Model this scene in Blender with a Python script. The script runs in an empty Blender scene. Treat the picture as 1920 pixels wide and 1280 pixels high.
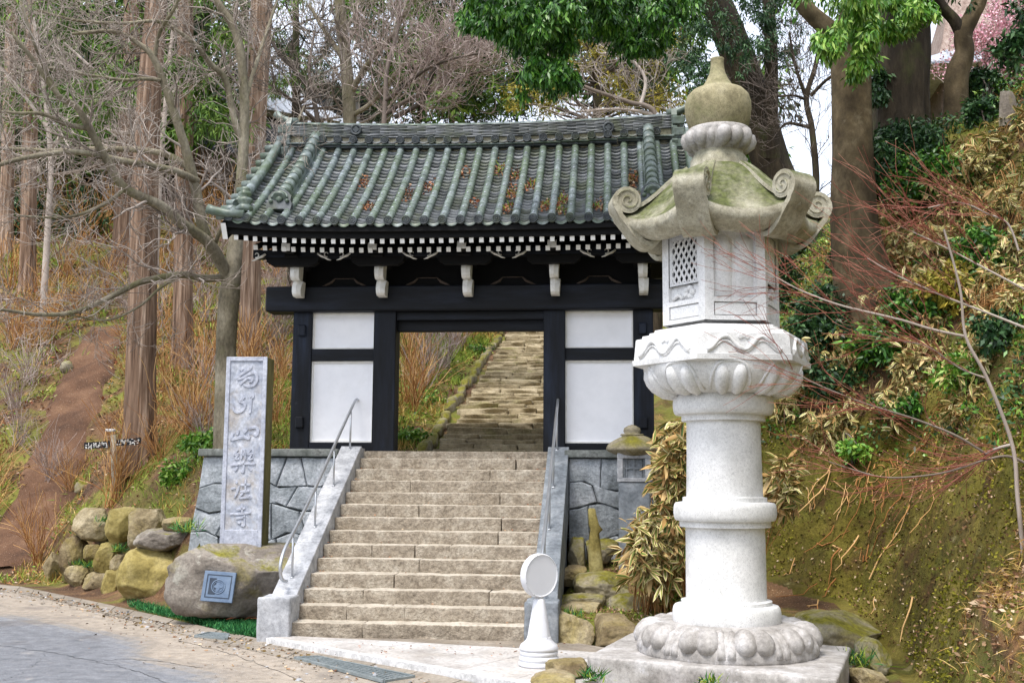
import bpy, math, random
import numpy as np
from mathutils import Vector, Matrix, noise as mnoise

random.seed(7); RNG = np.random.default_rng(11)
SC = bpy.context.scene
COL = SC.collection
PI = math.pi

# ------------------------------------------------------------------ camera
CAM_Z = 1.82
FPX = 2100.0                      # focal length in pixels of the 1920 px wide photograph
PITCH = math.radians(7.1); ROLL = 0.0064
CAM_M = Matrix.Rotation(PI / 2 + PITCH, 3, 'X') @ Matrix.Rotation(ROLL, 3, 'Z')
cd = bpy.data.cameras.new('camera'); cam = bpy.data.objects.new('camera', cd)
cd.sensor_width = 36.0; cd.lens = 36.0 * FPX / 1920.0
cd.clip_start = 0.1; cd.clip_end = 2000.0
cam.matrix_world = Matrix.Translation((0, 0, CAM_Z)) @ CAM_M.to_4x4()
COL.objects.link(cam); SC.camera = cam

# ------------------------------------------------------------------ light
SUN_EL, SUN_AZ = math.radians(64), math.radians(212)       # azimuth clockwise from +Y: behind the camera, to its left
w = bpy.data.worlds.new('World'); SC.world = w; w.use_nodes = True
nt = w.node_tree; nt.nodes.clear()
wo = nt.nodes.new('ShaderNodeOutputWorld'); bg = nt.nodes.new('ShaderNodeBackground')
sk = nt.nodes.new('ShaderNodeTexSky'); sk.sky_type = 'NISHITA'; sk.sun_disc = False
sk.sun_elevation = SUN_EL; sk.sun_rotation = SUN_AZ
sk.air_density = 1.0; sk.dust_density = 4.0; sk.ozone_density = 0.6
bg.inputs['Strength'].default_value = 0.15
mx = nt.nodes.new('ShaderNodeMix'); mx.data_type = 'RGBA'; mx.inputs[0].default_value = 0.72      # even cloud cover over the clear sky
mx.inputs[7].default_value = (4.7, 5.0, 5.6, 1); nt.links.new(sk.outputs[0], mx.inputs[6]); nt.links.new(mx.outputs[2], bg.inputs[0]); nt.links.new(bg.outputs[0], wo.inputs[0])
sd = bpy.data.lights.new('sun', 'SUN'); sun = bpy.data.objects.new('sun', sd); COL.objects.link(sun)
sd.energy = 1.5; sd.angle = math.radians(18); sd.color = (1.0, 0.955, 0.89)
sdir = Vector((math.sin(SUN_AZ) * math.cos(SUN_EL), math.cos(SUN_AZ) * math.cos(SUN_EL), math.sin(SUN_EL)))
sun.rotation_euler = sdir.to_track_quat('Z', 'Y').to_euler(); sun.location = sdir * 60
vs = SC.view_settings
vs.view_transform = 'Standard'; vs.look = 'None'; vs.exposure = 1.2; vs.gamma = 1.0; vs.use_curve_mapping = False
SC.cycles.max_bounces = 6; SC.cycles.diffuse_bounces = 4; SC.cycles.glossy_bounces = 2
SC.cycles.transmission_bounces = 2; SC.cycles.transparent_max_bounces = 4

# ------------------------------------------------------------------ small maths
def ray(px, py):
    return CAM_M @ Vector(((px - 960) / FPX, -(py - 640) / FPX, -1.0))
def W(px, py, y):                 # the point at distance y (world Y) seen at a pixel
    d = ray(px, py); return Vector((0, 0, CAM_Z)) + d * (y / d.y)
def G(px, py, z=0.0):             # the point at height z seen at a pixel
    d = ray(px, py); return Vector((0, 0, CAM_Z)) + d * ((z - CAM_Z) / d.z)
def sst(a, b, x):
    t = np.clip((np.asarray(x, float) - a) / (b - a), 0, 1); return t * t * (3 - 2 * t)
def lin(c):
    return tuple(((v / 255.0) / 12.92 if v / 255.0 <= 0.04045 else ((v / 255.0 + 0.055) / 1.055) ** 2.4) for v in c)
# cheap vectorised value noise
_P = RNG.random((64, 64, 64)).astype(np.float32)
def vnoise(p, scale=1.0):
    p = np.asarray(p, float) * scale
    i = np.floor(p).astype(int); f = p - i; f = f * f * (3 - 2 * f)
    out = 0
    for dx in (0, 1):
        for dy in (0, 1):
            for dz in (0, 1):
                wgt = (f[..., 0] if dx else 1 - f[..., 0]) * (f[..., 1] if dy else 1 - f[..., 1]) * (f[..., 2] if dz else 1 - f[..., 2])
                out = out + wgt * _P[(i[..., 0] + dx) % 64, (i[..., 1] + dy) % 64, (i[..., 2] + dz) % 64]
    return out * 2 - 1
def fbm(p, scale=1.0, octv=4):
    s = 0; a = 1.0; t = 0
    for k in range(octv):
        s = s + a * vnoise(p, scale * 2 ** k); t += a; a *= 0.5
    return s / t

# ------------------------------------------------------------------ objects
def tag(o, label=None, cat=None, group=None, kind=None):
    if label: o['label'] = label
    if cat: o['category'] = cat
    if group: o['group'] = group
    if kind: o['kind'] = kind
    return o
def empty(name, loc=(0, 0, 0), rz=0.0, label=None, cat=None, group=None):
    o = bpy.data.objects.new(name, None); COL.objects.link(o)
    o.location = loc; o.rotation_euler = (0, 0, rz); o.empty_display_size = 0.2
    return tag(o, label, cat, group)
def link(name, me, parent=None, loc=None, rot=None, scale=None):
    o = bpy.data.objects.new(name, me); COL.objects.link(o)
    if parent is not None: o.parent = parent
    if loc is not None: o.location = loc
    if rot is not None: o.rotation_euler = rot
    if scale is not None: o.scale = scale
    return o
def npmesh(name, V, F, mats, mi=None, rnd=None, smooth=False):
    """V (n,3), F (m,k) one face size"""
    V = np.asarray(V, np.float32); F = np.asarray(F, np.int32)
    me = bpy.data.meshes.new(name); k = F.shape[1]; m = len(F)
    me.vertices.add(len(V)); me.vertices.foreach_set('co', V.ravel())
    me.loops.add(m * k); me.loops.foreach_set('vertex_index', F.ravel())
    me.polygons.add(m); me.polygons.foreach_set('loop_start', np.arange(0, m * k, k, dtype=np.int32))
    for x in (mats if isinstance(mats, (list, tuple)) else [mats]): me.materials.append(x)
    if mi is not None: me.polygons.foreach_set('material_index', np.asarray(mi, np.int32))
    if smooth: me.polygons.foreach_set('use_smooth', np.ones(m, bool))
    if rnd is not None:
        a = me.attributes.new('rnd', 'FLOAT', 'FACE'); a.data.foreach_set('value', np.asarray(rnd, np.float32))
    me.update(calc_edges=True); me.validate()
    return me

class MB:
    def __init__(s): s.v = []; s.f = []; s.m = []; s.sm = []
    def add(s, vs_, fs, mi=0, smooth=False):
        n = len(s.v); s.v.extend(tuple(v) for v in vs_)
        s.f.extend(tuple(i + n for i in f) for f in fs); s.m.extend([mi] * len(fs)); s.sm.extend([smooth] * len(fs)); return s
    def box(s, x0, x1, y0, y1, z0, z1, b=0.0, mi=0):
        x0, x1 = min(x0, x1), max(x0, x1); y0, y1 = min(y0, y1), max(y0, y1); z0, z1 = min(z0, z1), max(z0, z1)
        if b <= 0:
            v = [(x, y, z) for z in (z0, z1) for y in (y0, y1) for x in (x0, x1)]
            return s.add(v, [(0, 2, 3, 1), (4, 5, 7, 6), (0, 1, 5, 4), (2, 6, 7, 3), (0, 4, 6, 2), (1, 3, 7, 5)], mi)
        c = [(x0 + x1) / 2, (y0 + y1) / 2, (z0 + z1) / 2]; h = [(x1 - x0) / 2, (y1 - y0) / 2, (z1 - z0) / 2]
        b = min(b, min(h) * 0.9); v = []; idx = {}
        for sx in (-1, 1):
            for sy in (-1, 1):
                for sz in (-1, 1):
                    for ax in range(3):
                        sg = (sx, sy, sz); p = [c[i] + sg[i] * (h[i] - (0 if i == ax else b)) for i in range(3)]
                        idx[(sx, sy, sz, ax)] = len(v); v.append(p)
        fs = []
        for ax in range(3):
            a1, a2 = (ax + 1) % 3, (ax + 2) % 3
            for sg in (-1, 1):
                q = []
                for (p1, p2) in ((-1, -1), (1, -1), (1, 1), (-1, 1)):
                    t = [0, 0, 0]; t[ax] = sg; t[a1] = p1; t[a2] = p2; q.append(idx[(t[0], t[1], t[2], ax)])
                fs.append(tuple(q if sg > 0 else q[::-1]))
            for p1 in (-1, 1):
                for p2 in (-1, 1):
                    t0 = [0, 0, 0]; t1 = [0, 0, 0]
                    t0[ax] = -1; t1[ax] = 1; t0[a1] = t1[a1] = p1; t0[a2] = t1[a2] = p2
                    q = [idx[(*t0, a1)], idx[(*t1, a1)], idx[(*t1, a2)], idx[(*t0, a2)]]
                    fs.append(tuple(q if p1 * p2 < 0 else q[::-1]))
        for sx in (-1, 1):
            for sy in (-1, 1):
                for sz in (-1, 1):
                    q = [idx[(sx, sy, sz, k)] for k in range(3)]
                    fs.append(tuple(q if sx * sy * sz > 0 else q[::-1]))
        return s.add(v, fs, mi)
    def prism(s, poly, axis, a, b, mi=0, smooth=False):
        """poly: 2-D outline; axis the direction of extrusion 'x','y','z'"""
        def P(u, v_, t):
            return {'x': (t, u, v_), 'y': (u, t, v_), 'z': (u, v_, t)}[axis]
        n = len(poly); v = [P(u, q, a) for u, q in poly] + [P(u, q, b) for u, q in poly]
        ar = sum(poly[i][0] * poly[(i + 1) % n][1] - poly[(i + 1) % n][0] * poly[i][1] for i in range(n))
        flip = (ar < 0) ^ (axis == 'y') ^ (b < a)
        fs = [tuple(range(n))[::-1], tuple(range(n, 2 * n))]
        if flip: fs = [f[::-1] for f in fs]
        sd_ = [(i, (i + 1) % n, n + (i + 1) % n, n + i) for i in range(n)]
        if flip: sd_ = [q[::-1] for q in sd_]
        s.add(v, fs, mi); base = len(s.v) - 2 * n
        s.f.extend(tuple(i + base for i in q) for q in sd_); s.m.extend([mi] * n); s.sm.extend([smooth] * n)
        return s
    def tube(s, pts, rad, n=8, mi=0, caps=True, smooth=True, squash=1.0):
        pts = [Vector(p) for p in pts]; N = len(pts)
        rad = [rad] * N if isinstance(rad, (int, float)) else list(rad)
        t0 = (pts[1] - pts[0]).normalized()
        up = Vector((0, 0, 1)) if abs(t0.z) < 0.9 else Vector((1, 0, 0))
        a = t0.cross(up).normalized(); v = []
        for i in range(N):
            t = (pts[min(i + 1, N - 1)] - pts[max(i - 1, 0)]).normalized()
            a = (a - t * a.dot(t)).normalized(); b = t.cross(a)
            for k in range(n):
                an = 2 * PI * k / n
                v.append(pts[i] + (a * math.cos(an) + b * math.sin(an) * squash) * rad[i])
        fs = [(i * n + k, i * n + (k + 1) % n, (i + 1) * n + (k + 1) % n, (i + 1) * n + k) for i in range(N - 1) for k in range(n)]
        s.add(v, fs, mi, smooth)
        if caps:
            base = len(s.v) - N * n
            s.f.append(tuple(base + k for k in range(n))[::-1]); s.f.append(tuple(base + (N - 1) * n + k for k in range(n)))
            s.m.extend([mi] * 2); s.sm.extend([False] * 2)
        return s
    def lathe(s, prof, n=32, c=(0, 0, 0), mi=0, smooth=True, fn=None, caps=True):
        """prof [(r,z)]; fn(r,z,theta)->r"""
        v = []
        for r, z in prof:
            for k in range(n):
                th = 2 * PI * k / n; rr = fn(r, z, th) if fn else r
                v.append((c[0] + rr * math.cos(th), c[1] + rr * math.sin(th), c[2] + z))
        N = len(prof)
        fs = [(i * n + k, i * n + (k + 1) % n, (i + 1) * n + (k + 1) % n, (i + 1) * n + k) for i in range(N - 1) for k in range(n)]
        s.add(v, fs, mi, smooth)
        if caps:
            base = len(s.v) - N * n
            s.f.append(tuple(base + k for k in range(n))[::-1]); s.f.append(tuple(base + (N - 1) * n + k for k in range(n)))
            s.m.extend([mi] * 2); s.sm.extend([False] * 2)
        return s
    def xf(s, M):
        s.v = [tuple(M @ Vector(v)) for v in s.v]; return s
    def mesh(s, name, mats):
        me = bpy.data.meshes.new(name); me.from_pydata(s.v, [], s.f)
        mats = mats if isinstance(mats, (list, tuple)) else [mats]
        for x in mats: me.materials.append(x)
        me.polygons.foreach_set('material_index', np.array(s.m, np.int32))
        me.polygons.foreach_set('use_smooth', np.array(s.sm, bool)); me.update(); return me
    def build(s, name, mats, parent=None, loc=None, rot=None):
        return link(name, s.mesh(name, mats), parent, loc, rot)
def smooth_edges(o, deg=40):
    me = o.data
    me.polygons.foreach_set('use_smooth', np.ones(len(me.polygons), bool))
    me.set_sharp_from_angle(angle=math.radians(deg)); return o

# ------------------------------------------------------------------ materials
def mk(name, ramp, scale=4.0, detail=6.0, rough=0.85, bump=0.2, bs=40.0, bdist=0.01, stretch=(1, 1, 1), dist=0.0,
       rnd=0.0, spots=None, moss=None, spec=0.3, metal=0.0, bstretch=None, speck=None, sub=None, coords='pos', objvar=0.0, crack=None, grain=None):
    m = bpy.data.materials.new(name); m.use_nodes = True
    t = m.node_tree; N = t.nodes; L = t.links; bs_ = N['Principled BSDF']
    bs_.inputs['Roughness'].default_value = rough; bs_.inputs['Metallic'].default_value = metal
    bs_.inputs['Specular IOR Level'].default_value = spec
    geo = N.new('ShaderNodeNewGeometry')
    if coords == 'obj':
        tc = N.new('ShaderNodeTexCoord'); pos = tc.outputs['Object']
    else:
        pos = geo.outputs['Position']
    def mapped(sc):
        mp = N.new('ShaderNodeMapping'); mp.inputs['Scale'].default_value = sc; L.new(pos, mp.inputs[0]); return mp.outputs[0]
    def noise(sc, det, st=(1, 1, 1), di=0.0, ro=0.55):
        n = N.new('ShaderNodeTexNoise'); n.inputs['Scale'].default_value = sc; n.inputs['Detail'].default_value = det
        n.inputs['Roughness'].default_value = ro; n.inputs['Distortion'].default_value = di
        L.new(mapped(st), n.inputs['Vector']); return n.outputs['Fac']
    def rampn(fac, stops):
        r = N.new('ShaderNodeValToRGB'); e = r.color_ramp.elements
        while len(e) < len(stops): e.new(0.5)
        for el, (p, c) in zip(e, stops):
            el.position = p; el.color = (*c, 1) if len(c) == 3 else c
        L.new(fac, r.inputs[0]); return r.outputs[0]
    def math_(op, a, b=None, clamp=False):
        n = N.new('ShaderNodeMath'); n.operation = op; n.use_clamp = clamp
        for i, x in enumerate((a, b)):
            if x is None: continue
            if isinstance(x, (int, float)): n.inputs[i].default_value = x
            else: L.new(x, n.inputs[i])
        return n.outputs[0]
    def mix(fac, a, b):
        n = N.new('ShaderNodeMix'); n.data_type = 'RGBA'
        if isinstance(fac, (int, float)): n.inputs[0].default_value = fac
        else: L.new(fac, n.inputs[0])
        for i, x in ((6, a), (7, b)):
            if isinstance(x, tuple): n.inputs[i].default_value = (*x, 1)
            else: L.new(x, n.inputs[i])
        return n.outputs[2]
    fac = noise(scale, detail, stretch, dist)
    if rnd:
        at = N.new('ShaderNodeAttribute'); at.attribute_name = 'rnd'
        fac = math_('ADD', math_('MULTIPLY', fac, 1 - rnd), math_('MULTIPLY', at.outputs['Fac'], rnd))
    if objvar:
        oi = N.new('ShaderNodeObjectInfo')
        fac = math_('ADD', fac, math_('MULTIPLY', math_('SUBTRACT', oi.outputs['Random'], 0.5), objvar))
    col = rampn(fac, ramp)
    if speck:
        c, sc, th, amt = speck
        f = rampn(noise(sc, 2.0), [(th, (0, 0, 0)), (min(1, th + 0.06), (1, 1, 1))]); col = mix(math_('MULTIPLY', f, amt), col, c)
    if spots:
        for c, sc, lo, hi, amt in (spots if isinstance(spots, list) else [spots]):
            f = rampn(noise(sc, 7.0, (1, 1, 1), 0.6, 0.65), [(lo, (0, 0, 0)), (hi, (1, 1, 1))]); col = mix(math_('MULTIPLY', f, amt), col, c)
    if moss:
        c, sc, lo, hi, nz0, nz1 = moss
        sx = N.new('ShaderNodeSeparateXYZ'); L.new(geo.outputs['Normal'], sx.inputs[0])
        mr = N.new('ShaderNodeMapRange'); mr.inputs[1].default_value = nz0; mr.inputs[2].default_value = nz1; L.new(sx.outputs[2], mr.inputs[0])
        f = rampn(noise(sc, 8.0, (1, 1, 1), 0.5, 0.65), [(lo, (0, 0, 0)), (hi, (1, 1, 1))])
        f = math_('MULTIPLY', f, mr.outputs[0], True)
        cc = rampn(noise(sc * 9, 5.0), [(0.3, tuple(v * 0.6 for v in c)), (0.7, tuple(min(1, v * 1.45) for v in c))])
        col = mix(f, col, cc)
    if grain is None and rough >= 0.7 and bump: grain = (24.0, 0.62, 1.3)
    if grain:                                     # small-scale mottling of the surface itself
        g = rampn(noise(grain[0], 10.0, bstretch or stretch, 0.0, 0.72), [(0.30, (grain[1],) * 3), (0.5, (1, 1, 1)), (0.70, (grain[2],) * 3)])
        n = N.new('ShaderNodeMix'); n.data_type = 'RGBA'; n.blend_type = 'MULTIPLY'; n.inputs[0].default_value = 1.0; L.new(col, n.inputs[6]); L.new(g, n.inputs[7]); col = n.outputs[2]
    hb = noise(bs, 8.0, bstretch or stretch, 0.0, 0.6) if bump else None
    if crack:
        vo = N.new('ShaderNodeTexVoronoi'); vo.feature = 'DISTANCE_TO_EDGE'; vo.inputs['Scale'].default_value = crack[0]; L.new(mapped((1, 1, 1)), vo.inputs['Vector'])
        f = rampn(vo.outputs['Distance'], [(0.0, (1, 1, 1)), (0.03, (0, 0, 0))]); col = mix(math_('MULTIPLY', f, crack[1]), col, crack[2])
    L.new(col, bs_.inputs['Base Color'])
    if bump:
        b = N.new('ShaderNodeBump'); b.inputs['Strength'].default_value = min(1, bump); b.inputs['Distance'].default_value = bdist * max(1, bump)
        L.new(hb, b.inputs['Height']); L.new(b.outputs[0], bs_.inputs['Normal'])
    if sub:
        bs_.inputs['Transmission Weight'].default_value = 0
    return m
def two(a, b): return [(0.3, lin(a)), (0.7, lin(b))]
def three(a, b, c): return [(0.28, lin(a)), (0.5, lin(b)), (0.74, lin(c))]

MAT = {}
def mats():
    d = MAT
    moss_g = lin((92, 104, 38)); moss_y = lin((134, 128, 32))
    d['black_wood'] = mk('black_wood', three((9, 11, 15), (16, 20, 28), (32, 40, 55)), 6, 6, 0.6, 0.5, 30, 0.006, (1, 1, 0.12), spec=0.25, grain=(16.0, 0.5, 1.7), spots=(lin((70, 74, 84)), 5.0, 0.66, 0.8, 0.35))
    d['black_beam'] = mk('black_beam', three((9, 10, 14), (14, 17, 23), (27, 32, 43)), 6, 6, 0.6, 0.5, 30, 0.006, (0.12, 1, 1), spec=0.25, grain=(16.0, 0.5, 1.7), spots=(lin((64, 68, 78)), 5.0, 0.66, 0.8, 0.3))
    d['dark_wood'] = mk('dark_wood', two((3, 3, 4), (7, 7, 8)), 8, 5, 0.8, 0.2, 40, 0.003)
    d['white_paint'] = mk('white_paint', two((214, 211, 203), (236, 235, 231)), 5, 6, 0.6, 0.12, 30, 0.003, crack=(9.0, 0.25, lin((140, 132, 120))))
    d['white_cap'] = mk('white_cap', two((226, 224, 218), (242, 241, 238)), 9, 4, 0.6, 0.1, 40, 0.002)
    d['plaster'] = mk('plaster', two((234, 235, 239), (246, 246, 249)), 1.6, 5, 0.8, 0.06, 60, 0.002, grain=(5.0, 0.95, 1.03), spots=(lin((206, 204, 200)), 1.4, 0.6, 0.85, 0.35))
    d['plaster_cream'] = mk('plaster_cream', two((170, 162, 138), (206, 198, 172)), 6, 5, 0.9, 0.2, 40, 0.004)
    green = lin((86, 100, 62))
    d['tile'] = mk('tile', three((58, 66, 68), (98, 108, 109), (150, 160, 165)), 7, 7, 0.42, 0.25, 60, 0.003, spec=0.5, objvar=0.08,
                   spots=[(lin((80, 98, 56)), 1.3, 0.34, 0.66, 0.7), (lin((150, 156, 132)), 18.0, 0.62, 0.72, 0.4)])
    d['tile_dark'] = mk('tile_dark', three((40, 44, 47), (62, 68, 72), (98, 104, 108)), 8, 6, 0.5, 0.25, 50, 0.003, spec=0.4, spots=(lin((78, 88, 48)), 3.0, 0.5, 0.68, 0.5))
    d['tile_pan'] = mk('tile_pan', three((62, 66, 66), (94, 98, 100), (134, 137, 141)), 6, 7, 0.5, 0.25, 50, 0.003, rnd=0.4, spec=0.4, spots=(lin((84, 92, 54)), 2.6, 0.46, 0.66, 0.6))
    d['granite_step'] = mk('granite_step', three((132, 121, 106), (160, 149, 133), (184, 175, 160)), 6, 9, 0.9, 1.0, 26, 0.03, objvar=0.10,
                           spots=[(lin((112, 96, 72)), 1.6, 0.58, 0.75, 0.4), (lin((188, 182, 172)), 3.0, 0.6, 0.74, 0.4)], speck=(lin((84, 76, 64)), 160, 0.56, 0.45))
    d['granite_tread_skylit'] = mk('granite_tread_skylit', three((152, 143, 128), (178, 169, 154), (198, 191, 178)), 3, 7, 0.85, 0.3, 60, 0.005, speck=(lin((110, 102, 90)), 160, 0.6, 0.3))  # paler than the risers: sky light on the tread tops put into the colour
    d['granite_light'] = mk('granite_light', three((134, 136, 140), (166, 168, 172), (194, 195, 198)), 5, 7, 0.8, 0.35, 90, 0.004, spots=(lin((136, 138, 140)), 2.0, 0.55, 0.75, 0.5), speck=(lin((96, 98, 104)), 170, 0.58, 0.4))
    d['granite_grey'] = mk('granite_grey', three((92, 98, 104), (122, 128, 134), (150, 154, 158)), 4, 7, 0.8, 0.4, 60, 0.005, spots=(lin((70, 74, 76)), 2.0, 0.55, 0.75, 0.5))
    d['lantern'] = mk('lantern', three((204, 204, 202), (222, 222, 221), (236, 236, 236)), 3.5, 7, 0.75, 0.3, 110, 0.003, grain=(34.0, 0.78, 1.12), speck=(lin((112, 114, 122)), 150, 0.58, 0.45), spots=(lin((160, 158, 148)), 1.6, 0.55, 0.8, 0.45))
    d['lantern_base'] = mk('lantern_base', three((128, 124, 120), (166, 162, 158), (200, 198, 198)), 4, 8, 0.7, 0.4, 60, 0.005, spots=[(lin((110, 104, 96)), 2.0, 0.52, 0.72, 0.5), (lin((214, 214, 220)), 7.0, 0.6, 0.7, 0.5)], speck=(lin((90, 88, 86)), 140, 0.6, 0.35))
    d['lantern_roof'] = mk('lantern_roof', three((138, 132, 112), (168, 163, 144), (192, 188, 172)), 5, 8, 0.85, 0.5, 70, 0.006, speck=(lin((96, 92, 78)), 120, 0.57, 0.45),
                           spots=[(lin((106, 98, 72)), 2.2, 0.52, 0.72, 0.55)], moss=(lin((80, 86, 46)), 2.4, 0.22, 0.56, 0.2, 0.6))
    d['lantern_jewel'] = mk('lantern_jewel', three((120, 112, 86), (146, 138, 108), (168, 160, 132)), 4, 8, 0.9, 0.5, 80, 0.006, speck=(lin((84, 80, 62)), 120, 0.56, 0.5),
                            spots=[(lin((104, 112, 66)), 1.8, 0.5, 0.7, 0.5)])
    d['pillar_stone'] = mk('pillar_stone', three((140, 146, 160), (166, 171, 182), (196, 198, 204)), 7, 7, 0.75, 0.4, 80, 0.004, spots=[(lin((166, 152, 132)), 3.2, 0.48, 0.66, 0.6), (lin((206, 210, 222)), 14, 0.58, 0.7, 0.5)])
    d['pillar_side_shaded'] = mk('pillar_side_shaded', three((74, 70, 36), (96, 90, 48), (118, 112, 70)), 4, 7, 0.85, 0.4, 60, 0.004, stretch=(1, 1, 0.3))  # dark olive sides, with the shade away from the light put into the colour
    d['pillar_rim'] = mk('pillar_rim', three((150, 155, 168), (172, 176, 188), (192, 196, 206)), 9, 7, 0.75, 0.3, 90, 0.003)
    d['wall_stone'] = mk('wall_stone', three((122, 128, 132), (156, 162, 167), (194, 198, 203)), 3.0, 8, 0.85, 0.9, 18, 0.02, objvar=0.3, spots=[(lin((78, 84, 78)), 1.8, 0.55, 0.7, 0.5), (lin((178, 182, 192)), 4.0, 0.62, 0.76, 0.5)])
    d['wall_joint'] = mk('wall_joint', two((70, 72, 70), (94, 96, 92)), 9, 5, 0.95, 0.4, 30)
    d['coping'] = mk('coping', three((84, 88, 84), (112, 116, 112), (142, 144, 142)), 5, 7, 0.85, 0.5, 40, 0.006, spots=[(lin((62, 64, 58)), 5.0, 0.54, 0.66, 0.7)])
    d['rock_tan'] = mk('rock_tan', three((98, 84, 60), (138, 124, 94), (176, 164, 136)), 3.4, 9, 0.9, 1.0, 16, 0.035, objvar=0.25, spots=[(lin((150, 136, 62)), 1.7, 0.48, 0.66, 0.5), (lin((92, 82, 60)), 3.0, 0.6, 0.74, 0.6), (lin((208, 190, 160)), 6.0, 0.66, 0.76, 0.4)])
    d['rock_yellow'] = mk('rock_yellow', three((116, 102, 52), (148, 134, 80), (180, 166, 116)), 2.8, 8, 0.9, 0.7, 16, 0.02, spots=[(lin((208, 178, 132)), 2.6, 0.58, 0.7, 0.6), (lin((112, 104, 50)), 3.0, 0.6, 0.75, 0.5)])
    d['rock_dark'] = mk('rock_dark', three((98, 91, 83), (128, 120, 111), (160, 154, 143)), 2.6, 8, 0.9, 0.8, 18, 0.02, spots=[(lin((178, 176, 164)), 2.8, 0.56, 0.66, 0.75), (lin((132, 122, 66)), 2.0, 0.56, 0.7, 0.6), (lin((64, 58, 52)), 4.0, 0.6, 0.7, 0.6)], moss=(lin((112, 108, 38)), 2.6, 0.5, 0.62, 0.6, 0.9))
    d['rock_moss'] = mk('rock_moss', three((112, 104, 84), (146, 138, 118), (176, 170, 152)), 2.6, 8, 0.9, 0.8, 18, 0.02, spots=(lin((118, 106, 40)), 1.8, 0.45, 0.6, 0.7), moss=(lin((110, 106, 34)), 1.6, 0.35, 0.52, 0.1, 0.7))
    d['rock_olive'] = mk('rock_olive', three((110, 98, 52), (140, 128, 74), (166, 156, 108)), 3, 8, 0.85, 0.6, 24, 0.01)
    d['steel'] = mk('steel', two((176, 180, 184), (198, 200, 204)), 3, 3, 0.34, 0.0, metal=0.75)
    d['sign_white'] = mk('sign_white', two((206, 208, 214), (220, 221, 225)), 2, 3, 0.4, 0.0, spec=0.5)
    d['concrete_white'] = mk('concrete_white', three((180, 180, 180), (200, 200, 200), (214, 214, 214)), 8, 6, 0.7, 0.2, 90, 0.003)
    d['plaque'] = mk('plaque', two((84, 104, 130), (112, 130, 152)), 8, 5, 0.5, 0.3, 60, 0.003, spec=0.5)
    d['plaque_dark'] = mk('plaque_dark', two((44, 54, 68), (64, 74, 88)), 8, 5, 0.6, 0.3, 60, 0.003)
    d['asphalt'] = mk('asphalt', three((118, 122, 132), (138, 142, 150), (158, 160, 166)), 0.5, 6, 0.75, 0.4, 120, 0.004, stretch=(0.6, 2.0, 1), rnd=0.0, speck=(lin((196, 196, 200)), 220, 0.6, 0.4), spots=[(lin((172, 158, 140)), 0.55, 0.5, 0.62, 0.75), (lin((104, 102, 106)), 1.1, 0.6, 0.72, 0.6)])
    d['road'] = mk('road', [(0.12, lin((98, 101, 107))), (0.34, lin((116, 118, 123))), (0.50, lin((126, 123, 120))), (0.66, lin((138, 128, 116))), (0.88, lin((158, 146, 131)))], 5.0, 10, 0.85, 0.6, 90, 0.006, rnd=0.62, speck=(lin((186, 184, 182)), 150, 0.58, 0.6), spots=[(lin((98, 92, 88)), 0.9, 0.56, 0.66, 0.5), (lin((168, 160, 150)), 3.5, 0.6, 0.7, 0.35)], grain=(7.0, 0.62, 1.3))
    d['dust'] = mk('dust', three((164, 146, 126), (184, 168, 148), (204, 192, 176)), 1.2, 8, 0.9, 0.4, 90, 0.004, spots=[(lin((136, 118, 100)), 0.9, 0.52, 0.7, 0.6)], speck=(lin((118, 106, 92)), 200, 0.6, 0.4))
    d['gutter'] = mk('gutter', three((122, 114, 103), (140, 131, 119), (158, 149, 137)), 2.5, 7, 0.9, 0.4, 60, 0.005, objvar=0.2, spots=(lin((130, 116, 98)), 1.6, 0.5, 0.7, 0.6))
    d['grate'] = mk('grate', two((120, 130, 132), (150, 158, 160)), 9, 5, 0.5, 0.2, 40, 0.002, metal=0.4)
    d['pit'] = mk('pit', two((14, 15, 16), (26, 27, 28)), 9, 5, 0.9, 0.0)
    d['apron'] = mk('apron', three((150, 145, 140), (178, 174, 170), (198, 195, 194)), 2.0, 7, 0.75, 0.3, 70, 0.004, objvar=0.12, spots=[(lin((182, 172, 160)), 0.9, 0.5, 0.72, 0.6)])
    d['soil'] = mk('soil', three((60, 42, 28), (88, 64, 44), (122, 94, 66)), 1.4, 9, 0.95, 0.8, 18, 0.03, spots=[(lin((106, 112, 40)), 0.5, 0.44, 0.56, 0.85), (lin((164, 124, 84)), 2.5, 0.56, 0.7, 0.5), (lin((70, 82, 34)), 1.2, 0.58, 0.68, 0.5)], speck=(lin((206, 180, 150)), 60, 0.64, 0.6))
    d['path_dirt'] = mk('path_dirt', three((66, 46, 33), (92, 66, 48), (116, 88, 66)), 1.2, 9, 0.95, 0.6, 18, 0.02, speck=(lin((206, 180, 156)), 50, 0.66, 0.7))
    d['clay'] = mk('clay', three((54, 46, 14), (90, 82, 26), (138, 126, 62)), 1.0, 9, 0.95, 1.0, 12, 0.05, dist=0.15, spots=[(lin((78, 80, 24)), 0.8, 0.46, 0.6, 0.7), (lin((64, 42, 24)), 1.6, 0.52, 0.64, 0.75), (lin((172, 164, 118)), 2.6, 0.62, 0.72, 0.55)])
    d['path_stone'] = mk('path_stone', three((124, 111, 86), (154, 141, 113), (182, 169, 142)), 4.0, 8, 0.9, 0.9, 20, 0.02, objvar=0.16, spots=[(lin((112, 112, 50)), 1.2, 0.55, 0.68, 0.6), (lin((86, 78, 58)), 3.0, 0.58, 0.7, 0.5)])
    d['cedar_bark'] = mk('cedar_bark', three((76, 57, 45), (130, 106, 88), (184, 162, 144)), 12, 8, 0.9, 1.0, 14, 0.05, stretch=(1, 1, 0.05), objvar=0.15)
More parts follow.
